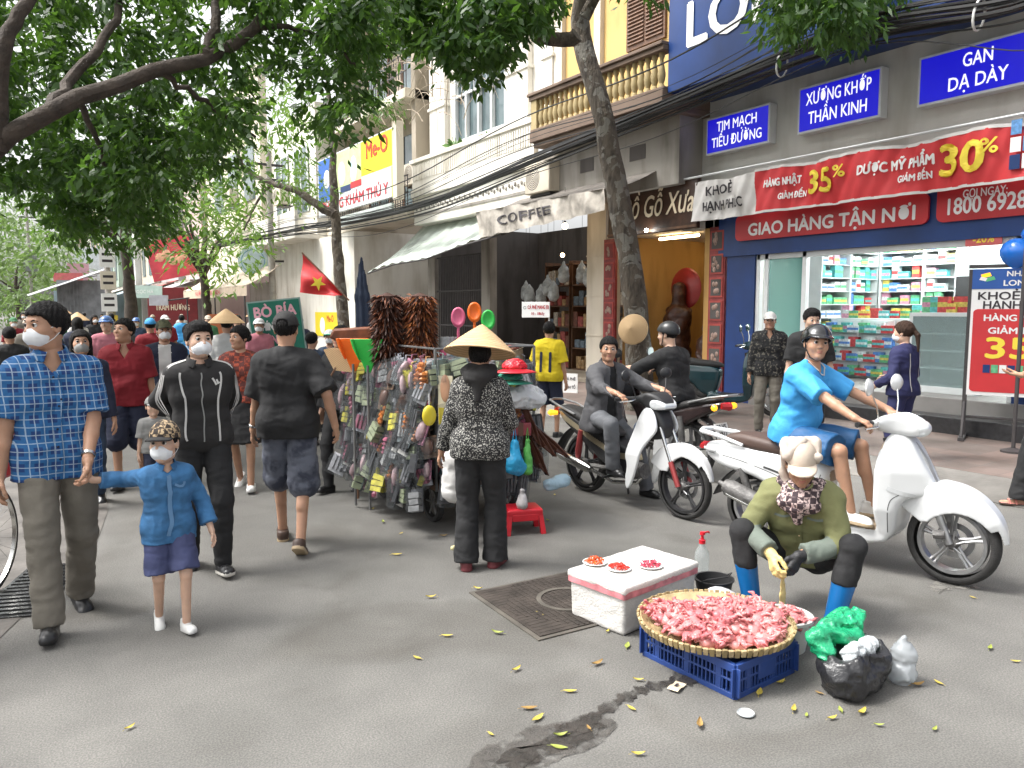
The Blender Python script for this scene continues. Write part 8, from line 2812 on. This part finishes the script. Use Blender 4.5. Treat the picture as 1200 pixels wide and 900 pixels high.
obj('canopy', np_mesh('canopy', vs, q, cloth('parasol_navy', (.02, .03, .055))), o)
o = thing('conical_hat', 'pale conical hat hung on the street tree trunk beside the black helmet', 'hat', ond(742, 386, 11.2), rot=(R(80), 0, R(-60)))
MB().lathe([(.225 * k / 12, .15 * (1 - (k / 12) ** 1.1)) for k in range(13)], n=40).build('palm_cone', NON, o, thick=.006)
MB().tube([V((.15 * math.cos(a), .15 * math.sin(a), .055)) for a in np.linspace(0, 2 * math.pi, 30, endpoint=False)], .003, 4, closed=True).build('hoop', MATS['hat_hoop'], o)
# bicycle at the left kerb (front wheel in view)
bg = gp(-13, 700)
o = thing('bicycle', 'old bicycle with a thin spoked wheel standing at the kerb behind the plaid shirt', 'bicycle', bg, R(62))
for wx, nm in ((0, 'wheel'), (-1.02, 'wheel')):
 w = thing('wheel', None, None, (wx, 0, .33))
 w.parent = o
 rt = Matrix.Rotation(R(90), 3, 'X')
 MB().lathe([(.318 + .014 * math.cos(a), .014 * math.sin(a)) for a in np.linspace(0, 6.283, 11)], n=48, rot=rt).build('tyre', RUB, w)
 MB().lathe([(.300, -.011), (.308, -.012), (.308, .012), (.300, .011), (.300, -.011)], n=48, rot=rt).build('rim', CHR, w)
 mb = MB()
 for k in range(28):
  a = 2 * math.pi * k / 28
  mb.tube([(.02 * math.cos(a + 1.2), .02 * (-1) ** k, .02 * math.sin(a + 1.2)), (.3 * math.cos(a), 0, .3 * math.sin(a))], .0012, 3)
 mb.build('spokes', CHR, w)
FRM = M('bike_frame', (.12, .02, .02), rough=.4, metal=.3)
MB().tube([(0, 0, .33), (-.08, 0, .62), (-.14, 0, .86)], .016).tube([(-.12, 0, .78), (-.62, 0, .74)], .015).tube([(-.1, 0, .68), (-.58, 0, .3)], .016).tube([(-.62, 0, .84), (-.58, 0, .3)], .015).tube([(-.58, 0, .3), (-1.02, 0, .33)], .012).tube([(-.62, 0, .72), (-1.02, 0, .33)], .010).build('frame', FRM, o)
MB().tube([(-.2, .28, .98), (-.12, .2, 1.0), (-.14, 0, .92), (-.12, -.2, 1.0), (-.2, -.28, .98)], .011).tube([(-.14, 0, .84), (-.14, 0, .93)], .012).build('handlebar', CHR, o)
sdf_obj('saddle', lambda P: uni(P, [((-.66, .05, .9), (-.66, -.05, .9), .045, .045), ((-.66, 0, .9), (-.45, 0, .9), .04, .02)], .05), (-.8, -.15, .8), (-.35, .15, 1), .012, SEATM, o)
MB().box((-.02, 0, .82), (.28, .34, .24)).build('basket', P_RED, o, bevel=.02)
# ------------------------------------------------------------------ the crab seller's pitch
FOAM = M('white_foam', (.58, .56, .53), rough=.75, var=.12, vs=7, bump=.35, bs=90)
TAPE = M('pink_tape', (.55, .2, .22), rough=.4, var=.35, vs=18)
fb_ = thing('foam_box', 'scuffed white foam box with a taped lid on the road', 'foam box', (2.80, 3.03, 0), R(8))
bw, bd_, bh = .60, .37, .215
sdf_obj('box', lambda P: np.hypot(np.hypot(np.maximum(np.abs(P[:, 0]) - bw / 2 + .02 - P[:, 2] * .03, 0), np.maximum(np.abs(P[:, 1]) - bd_ / 2 + .02 - P[:, 2] * .03, 0)), np.maximum(np.abs(P[:, 2] - bh / 2) - bh / 2 + .02, 0)) - .02 + folds(P, .0015, 60, 2), (-.36, -.26, -.02), (.36, .26, bh + .02), .008, FOAM, fb_)
sdf_obj('lid', lambda P: np.hypot(np.hypot(np.maximum(np.abs(P[:, 0]) - bw / 2 - .004, 0), np.maximum(np.abs(P[:, 1]) - bd_ / 2 - .004, 0)), np.maximum(np.abs(P[:, 2] - bh - .024) - .008, 0)) - .014 + folds(P, .0012, 70, 4), (-.36, -.26, bh - .01), (.36, .26, bh + .07), .007, FOAM, fb_)
mb = MB()
tz = bh + .001
pt_ = roundrect(bw + .034, bd_ + .034, .02, 3)
n = len(pt_)
mb.add([(x, y, tz - .02 + .004 * qr.random()) for x, y in pt_] + [(x, y, tz + .016 + .006 * qr.random()) for x, y in pt_], [(i, (i + 1) % n, n + (i + 1) % n, n + i) for i in range(n)])
mb.build('tape', TAPE, fb_)
HEAP = [M('sauce_orange', (.62, .09, .015), rough=.3, var=.3, vs=40), M('sauce_red', (.55, .035, .02), rough=.3, var=.3, vs=40), M('shrimp_pink', (.50, .06, .10), rough=.35, var=.3, vs=40)]
for k, (px, py, lab) in enumerate(((697, 660, 'small plate of orange red crab claws on the foam box, farthest of three'), (725, 667, 'small plate of bright red crab claws on the foam box between two others'), (762, 664, 'small plate of pink crab meat on the foam box beside the red one'))):
 zt2 = bh + .0485
 g = gp(px, py, zt2)
 pl_ = thing('plate', lab, 'plate', g, group='plates on the foam box')
 MB().lathe([(0, 0), (.045, 0), (.068, .009), (.066, .011), (.044, .004), (0, .004)], n=28).build('dish', M('plate_white', (.6, .6, .62), rough=.25), pl_)
 mb = MB()
 for q in range(60):
  a, r0 = qr.uniform(0, 6.28), .052 * math.sqrt(qr.random())
  c = V((r0 * math.cos(a), r0 * math.sin(a), .008 + .02 * (1 - (r0 / .055) ** 2) * qr.random() + .004))
  d = V((qr.gauss(0, 1), qr.gauss(0, 1), qr.gauss(0, .4))).normalized() * qr.uniform(.008, .016)
  mb.tube([c - d, c + V((0, 0, .003)), c + d], [.0025, .0045, .002], 5)
 mb.build('crab_meat', HEAP[k], pl_, kind='stuff')
CRB = M('crate_blue', (.018, .05, .20), rough=.45, var=.18, vs=8)
cx, cy = 2.70, 2.35
cr_ = thing('plastic_crate', 'low blue latticed plastic crate carrying the basket of crabs', 'crate', (cx, cy, 0), R(3))
w_, d_, h_ = .42, .53, .155
mb = MB()
for (sx, sy, L, ax) in ((0, -1, w_, 0), (0, 1, w_, 0), (-1, 0, d_, 1), (1, 0, d_, 1)):
 c = V((sx * w_ / 2, sy * d_ / 2, 0))
 for z, hh, t in ((.012, .024, .016), (h_ - .018, .036, .022), (h_ * .5, .010, .010)):
  mb.box(c + V((0, 0, z)), (L, t, hh) if ax == 0 else (t, L, hh))
 n = int(L / .022)
 for i in range(n + 1):
  u = -L / 2 + L * i / n
  wd_ = .05 if i in (0, n) else .007
  if i % 8 == 4:
   wd_ = .03
  mb.box(c + (V((u, 0, h_ / 2)) if ax == 0 else V((0, u, h_ / 2))), (wd_, .008, h_ - .03) if ax == 0 else (.008, wd_, h_ - .03))
mb.build('lattice_walls', CRB, cr_, bevel=.0015)
MB().box((0, 0, .008), (w_ - .03, d_ - .03, .012)).build('floor_tray', CRB, cr_)
MB().box((0, -d_ / 2 - .004, h_ * .55), (.12, .012, .08)).box((w_ / 2 + .004, 0, h_ * .55), (.012, .12, .08)).build('grip_panel', CRB, cr_, bevel=.004)
BAMB = M('bamboo', (.42, .32, .17), rough=.65, var=.3, vs=16, bump=.3, bs=60)
BAMB2 = M('bamboo_dark', (.27, .20, .09), rough=.65, var=.3, vs=16)
bz_ = h_ + .003
rB = .348
tr2 = thing('bamboo_tray', 'wide round woven bamboo tray heaped with pink crabs', 'basket', (cx + .015, cy + .03, bz_), R(10))
MB().lathe([(0, 0), (rB * .8, .002), (rB * .93, .018), (rB, .045), (rB - .006, .046), (rB * .92, .024), (rB * .79, .008), (0, .006)], n=64).build('woven_base', BAMB, tr2)
mb = MB()
for k in range(84):
 a = 2 * math.pi * k / 84
 mb.mat(k % 2)
 c = V((math.cos(a) * (rB + .004), math.sin(a) * (rB + .004), .036))
 mb.box(c, (.012, .021, .040 if k % 2 else .034), Matrix.Rotation(a, 3, 'Z') @ Matrix.Rotation(R(18), 3, 'Y'))
mb.build('rim_binding', [BAMB, BAMB2], tr2, bevel=.002)
sheet = MB().grid(lambda u, v: (.10 + .34 * (v - .1) * math.cos(u * 2.2 - .3), -.06 + .34 * v * math.sin(u * 6.283 * .45 + .4), .018 + .02 * math.sin(u * 9) * v), 16, 8)
sheet.build('liner', M('white_liner', (.6, .6, .62), rough=.5, var=.06), tr2, thick=.002)
CRABM = [M('crab_pink_%d' % k, c, rough=.32, var=.25, vs=30, bump=.2, bs=140, sub=.05) for k, c in enumerate(((.58, .20, .20), (.62, .26, .25), (.50, .14, .15)))]
crabs = []
for k in range(5):
 r3 = random.Random(50 + k)
 pr = [((-.012, 0, 0), (.012, 0, 0), .015, .016), ((0, -.008, .003), (0, .01, .002), .015, .013)]
 lg = []
 for sgn in (1, -1):
  for j in range(3):
   a = R(-30 + 32 * j + r3.uniform(-10, 10))
   d = V((sgn * math.cos(a), math.sin(a), r3.uniform(-.1, .3)))
   p1 = d * .018
   p2 = p1 + (d + V((0, 0, .3))).normalized() * .016
   p3 = p2 + (d * .7 + V((0, r3.uniform(-.6, .6), -.7))).normalized() * .016
   lg += [(tuple(p1), tuple(p2), .0042, .0036), (tuple(p2), tuple(p3), .0036, .0016)]
  cl = V((sgn * .02, .016, .004))
  c2 = cl + V((sgn * .012, .016, .0))
  c3 = c2 + V((-sgn * .008, .016, .002))
  lg += [(tuple(cl), tuple(c2), .005, .0058), (tuple(c2), tuple(c3), .0075, .003)]
 vs, q = nets(lambda P: smin(uni(P, pr, .01), uni(P, lg, .003), .004), (-.06, -.04, -.03), (.06, .065, .035), .0032)
 crabs.append([np_mesh('crab', vs * 1.25, q, CRABM[j]) for j in range(3)])
def mound(x, y):
 a = max(0, 1 - ((x + .16) / .2) ** 2 - ((y - .03) / .26) ** 2)
 b = max(0, 1 - ((x - .1) / .25) ** 2 - ((y + .10) / .24) ** 2)
 return .014 + .075 * a ** .8 + .07 * b ** .8
n = 0
while n < 210:
 x, y = qr.uniform(-.34, .34), qr.uniform(-.34, .34)
 if x * x + y * y > .298 ** 2 or (mound(x, y) < .02 and qr.random() < .93):
  continue
 p = tr2.location + V((x, y, mound(x, y) + qr.uniform(-.006, .012)))
 o = obj('crab', crabs[n % 5][n % 3], None, p, (qr.uniform(-.7, .7), qr.uniform(-.7, .7), qr.uniform(0, 6.28)), label='small pink crab in the heap on the bamboo tray', cat='crab', group='crabs heaped on the bamboo tray')
 n += 1
bk = thing('bucket', 'black plastic bucket beside the foam box', 'bucket', gp(836, 703))
MB().lathe([(0, .0), (.085, 0), (.105, .12), (.113, .122), (.113, .13), (.10, .13), (.082, .006), (0, .006)], n=32).build('tub', BLK, bk)
MB().tube([(-.11, 0, .125), (-.1, -.04, .15), (0, -.1, .165), (.1, -.04, .15), (.11, 0, .125)], .004, 6).build('handle', BLK, bk)
CLR = glass('bottle', (.75, .8, .8), .2, .06)
bt = thing('spray_bottle', 'clear bottle with a red pump top standing on the road', 'bottle', gp(822, 676))
MB().lathe([(0, 0), (.043, 0), (.046, .02), (.042, .07), (.046, .12), (.042, .16), (.018, .2), (.016, .215)], n=24).build('flask', CLR, bt)
MB().lathe([(.02, .213), (.02, .235), (.01, .24), (.008, .265), (.017, .268), (.015, .285), (0, .288)], n=16).tube([(0, 0, .276), (.05, .0, .278), (.06, 0, .27)], .006, 6).build('pump', P_RED, bt)
ss = thing('white_tub', 'white tub holding more crabs in front of the squatting seller', 'tub', gp(940, 770) + V((.02, .12, 0)), R(10))
MB().lathe([(0, 0), (.10, 0), (.125, .15), (.135, .15), (.135, .165), (.118, .165), (.096, .01), (0, .01)], n=32).build('shell', M('tub_white', (.62, .62, .6), rough=.4), ss)
for k in range(26):
 a, r0 = qr.uniform(0, 6.28), .1 * math.sqrt(qr.random())
 obj('crab', crabs[k % 5][k % 3], None, ss.location + V((r0 * math.cos(a), r0 * math.sin(a), .135 + .05 * (1 - (r0 / .1) ** 2) * qr.random())), (qr.uniform(-.7, .7), qr.uniform(-.7, .7), qr.uniform(0, 6.28)), label='small pink crab in the white tub by the seller', cat='crab', group='crabs in the white tub')
bagp = gp(998, 806)
BGK = M('bag_black', (.022, .022, .024), rough=.28, var=.2, bump=.6, bs=22)
kb = thing('rubbish_bag', 'open black rubbish bag stuffed with clear plastic on the road', 'bag', bagp)
def bagf(P):
 d = uni(P, [((-.08, -.02, .07), (.08, .0, .07), .10, .10), ((-.05, 0, .12), (.06, 0, .13), .11, .11)], .06) + folds(P, .013, 38, 3) + folds(P, .004, 95, 1)
 d = np.maximum(d, P[:, 2] - .195 - .03 * np.sin(np.arctan2(P[:, 1], P[:, 0]) * 3 + 1))
 d = np.maximum(d, -(uni(P, [((-.05, 0, .22), (.06, 0, .22), .085, .085)], .05)))
 return np.maximum(d, -P[:, 2] + .002)
sdf_obj('skin', bagf, (-.3, -.25, -.02), (.3, .25, .3), .009, BGK, kb)
for k, (dx, dy, lab) in enumerate(((-.045, -.03, 'crumpled clear cup in the black bag, nearer the crate'), (.05, -.03, 'crumpled clear cup in the black bag, nearer the clear bag'))):
 softbag('plastic_cup', lab, bagp + V((dx, dy, .175)), [((-.02, 0, 0), (.02, 0, .015), .042, .038)], M('cup_clear', (.5, .53, .54), rough=.2, var=.2, vs=20, bump=.6, bs=50), h=.007, amp=.007, fr=110, cat='plastic cup')
GRT = M('bag_bright_green', (.03, .52, .24), rough=.25, var=.25, vs=10, bump=.6, bs=40, trans=.45)
softbag('green_bag', 'crumpled bright green plastic bag lying over the black bag', bagp + V((.035, .10, .235)), [((-.14, 0, -.03), (.1, .03, .0), .055, .05), ((.06, -.02, .01), (.18, .02, .01), .045, .035), ((-.15, -.05, -.06), (-.16, -.06, -.18), .035, .018), ((-.05, -.05, -.02), (.08, -.06, -.05), .04, .03)], GRT, h=.008, amp=.016, fr=58, k=.03)
softbag('clear_bag', 'clear bag with brown scraps leaning on the black bag', gp(1056, 800), [((0, 0, .05), (.01, 0, .13), .06, .045), ((.01, 0, .13), (.0, 0, .2), .045, .02)], glass('bag', (.5, .53, .55), .5, .15), h=.008, amp=.008, fr=70)
# litter and fallen leaves
pp = thing('paper_slip', 'crumpled cream paper slip on the wet runnel by the crate', 'litter', gp(793, 804, .012), R(20))
MB().grid(lambda u, v: (.09 * (u - .5), .05 * (v - .5), .004 * math.sin(u * 6)), 6, 3).build('sheet', M('paper_cream', (.55, .46, .34)), pp)
MB().box((.0, 0, .006), (.03, .012, .001)).build('print', INKB, pp)
o = thing('plastic_scrap', 'flattened clear plastic scrap on the road below the tray', 'litter', gp(874, 836, .006))
MB().lathe([(0, .002), (.03, .002), (.034, .006), (.036, .002)], n=20).build('rim', M('lid_clear', (.4, .42, .43), rough=.25), o)
for px, py in ((788, 560), (535, 700)):
 pass
LEAFY = [M('fallen_yellow', (.46, .36, .06), rough=.6, var=.25, vs=30), M('fallen_lime', (.27, .31, .06), rough=.6, var=.25, vs=30), M('fallen_brown', (.28, .17, .05), rough=.7, var=.3, vs=30)]
lm = []
for k in range(4):
 r3 = random.Random(k)
 b = r3.uniform(.1, .5)
 mb = MB().grid(lambda u, v: ((u - .5) * .085, (v - .5) * .03 * math.sin(math.pi * min(max(u, .03), .97)) ** .8, .003 + .028 * b * (u - .5) ** 2 * 4 + .10 * b * abs(v - .5) ** 1.5 * .4), 8, 4)
 mb.tube([(.04, 0, .004), (.06, .004, .004)], .001, 4)
 lm.append(mb)
lme = [[m.mesh('fallen_leaf', x) for x in LEAFY] for m in lm]
lp = [(152, 853), (489, 771), (583, 742), (632, 720), (700, 778), (668, 810), (657, 862), (630, 842), (748, 797), (735, 757), (712, 740), (690, 853), (748, 884), (720, 700), (560, 690), (524, 745), (1095, 855), (1100, 800), (1075, 803), (1190, 775), (1160, 760), (1140, 700), (1010, 835), (945, 838), (975, 842), (960, 812), (930, 832), (985, 832), (915, 800), (437, 596), (449, 612), (470, 625), (520, 628), (541, 642), (642, 610), (650, 580), (1165, 645), (655, 876), (605, 785), (620, 830), (780, 740), (590, 700), (505, 700), (465, 650), (700, 700), (740, 830), (820, 850), (890, 812), (1030, 850), (575, 860)]
for k, (px, py) in enumerate(lp):
 kk = k % 4
 c = (0, 0, 1, 0, 2, 0, 1)[k % 7]
 o = obj('fallen_leaf', lme[kk][c], None, gp(px, py, .006), (0, 0, qr.uniform(0, 6.28)), label='%s fallen leaf lying on the grey road' % ('yellow', 'lime green', 'brown')[c], cat='leaf', group='%s leaves fallen on the road' % ('yellow', 'lime green', 'brown')[c])
 s = qr.uniform(.42, .85)
 o.scale = (s, s, s)
for px, py, mt, lab in ((535, 641, M('litter_pale', (.6, .55, .3)), 'pale yellow paper scrap by the stall keeper shoes'), (1150, 570, BAGG, 'green and white plastic scrap against the kerb')):
 softbag('litter', lab, gp(px, py, .015), [((-.03, 0, 0), (.04, 0, .0), .018, .014)], mt, h=.006, amp=.006, fr=90, cat='litter')
gl_ = mS.matrix_basis @ (V(PJ[mS.name][0].wri[0]) * (hS / 1.7))
softbag('rubber_glove', 'limp yellow rubber glove held over the tray by the seller', gl_ + V((.0, -.07, -.20)), [((0, 0, .14), (.01, 0, -.0), .014, .02), ((.01, 0, 0), (.02, .0, -.09), .022, .016), ((.0, 0, 0), (-.012, 0, -.08), .012, .009)], GLV_Y, h=.006, amp=.004, fr=110, k=.015, cat='glove').scale = (1, .35, 1)
# ------------------------------------------------------------------ stock inside the dark shop, wall units on the house fronts
kg = [M('ware_%d' % k, c, rough=.55, var=.5, vs=18) for k, c in enumerate(((.3, .06, .05), (.35, .22, .1), (.12, .16, .2), (.4, .36, .3), (.14, .05, .03)))]
for k in range(3):
 y0 = 12.55 + 1.1 * k
 sh = thing('stock_shelf', ('dark shop shelf nearest the cream column', 'middle stock shelf in the dark shop', 'stock shelf beside the folding gate')[k], 'shelf', (11.4, y0, .2))
 mb = MB()
 for z in (.0, .5, 1.0, 1.5, 2.0, 2.5):
  mb.bb((0, 0, z), (.45, 1.0, z + .03))
 for y in (0, .98):
  mb.bb((0, y, 0), (.45, y + .02, 2.6))
 mb.build('rack', WOOD_B, sh)
 for z in (.03, .53, 1.03, 1.53, 2.03):
  y = .05
  while y < .85:
   w, h = qr.uniform(.1, .2), qr.uniform(.15, .4)
   MB().bb((0, 0, 0), (.3, w, h)).build('stock_carton', kg[qr.randrange(5)], None, V((11.42, y0 + y, .2 + z + .001)), bevel=.01, label='stock carton on a shelf in the dark shop', cat='carton', group='cartons in the dark shop')
   y += w + .02
for k in range(7):
 p = V((9.0 + .35 * (k % 3), 12.5 + .42 * k, .2))
 o = thing('dried_goods_sack', 'open sack of reddish dried goods standing at the dark shop front', 'sack', p, group='sacks of dried goods')
 MB().lathe([(0, 0), (.2, 0), (.23, .3), (.2, .55), (.22, .58), (.18, .56)], n=18).build('sack', W_BEIGE, o)
 vs, q = nets(lambda P: ell(P, (0, 0, .55), (.18, .18, .12)) + folds(P, .02, 60, k), (-.25, -.25, .4), (.25, .25, .75), .02)
 obj('goods', np_mesh('goods', vs, q, kg[k % 2 * 4]), o)
for k, (x, y, z, lab) in enumerate(((9.7, 13.0, 4.3, 'boxy wall fan unit on the grimy beam beside the white house'), (10.2, 19.8, 5.4, 'weathered air conditioner box on the grey house balcony'), (8.8, 27.6, 5.6, 'air conditioner box on the white walled building'), (8.4, 33, 6.2, 'air conditioner box high on the cream building'))):
 o = thing('air_conditioner', lab, 'air conditioner', (x - .35, y, z))
 MB().box((0, 0, 0), (.32, .85, .6)).build('case', W_CREAM, o, bevel=.02)
 mb = MB()
 for q in range(6):
  mb.lathe([(.04 * q + .02, 0), (.04 * q + .028, .004), (.04 * q + .036, 0)], n=24, c=(-.162, .14, 0), rot=rotm((-1, 0, 0)))
 mb.build('fan_grille', IRON, o)
 MB().box((.12, 0, -.34), (.4, .7, .04)).build('bracket', IRON, o)
for k in range(2):
 o = thing('hanging_lamp', 'small warm lamp glowing deep in the dark shop', 'light bulb', (11.0, 12.9 + 1.6 * k, 2.9), group='warm lamps in the dark shop')
 MB().ball((0, 0, 0), .05, 10).build('bulb', LITW, o)
 MB().tube([(0, 0, .05), (0, 0, 1.0)], .006, 5).build('cord', BLK, o)
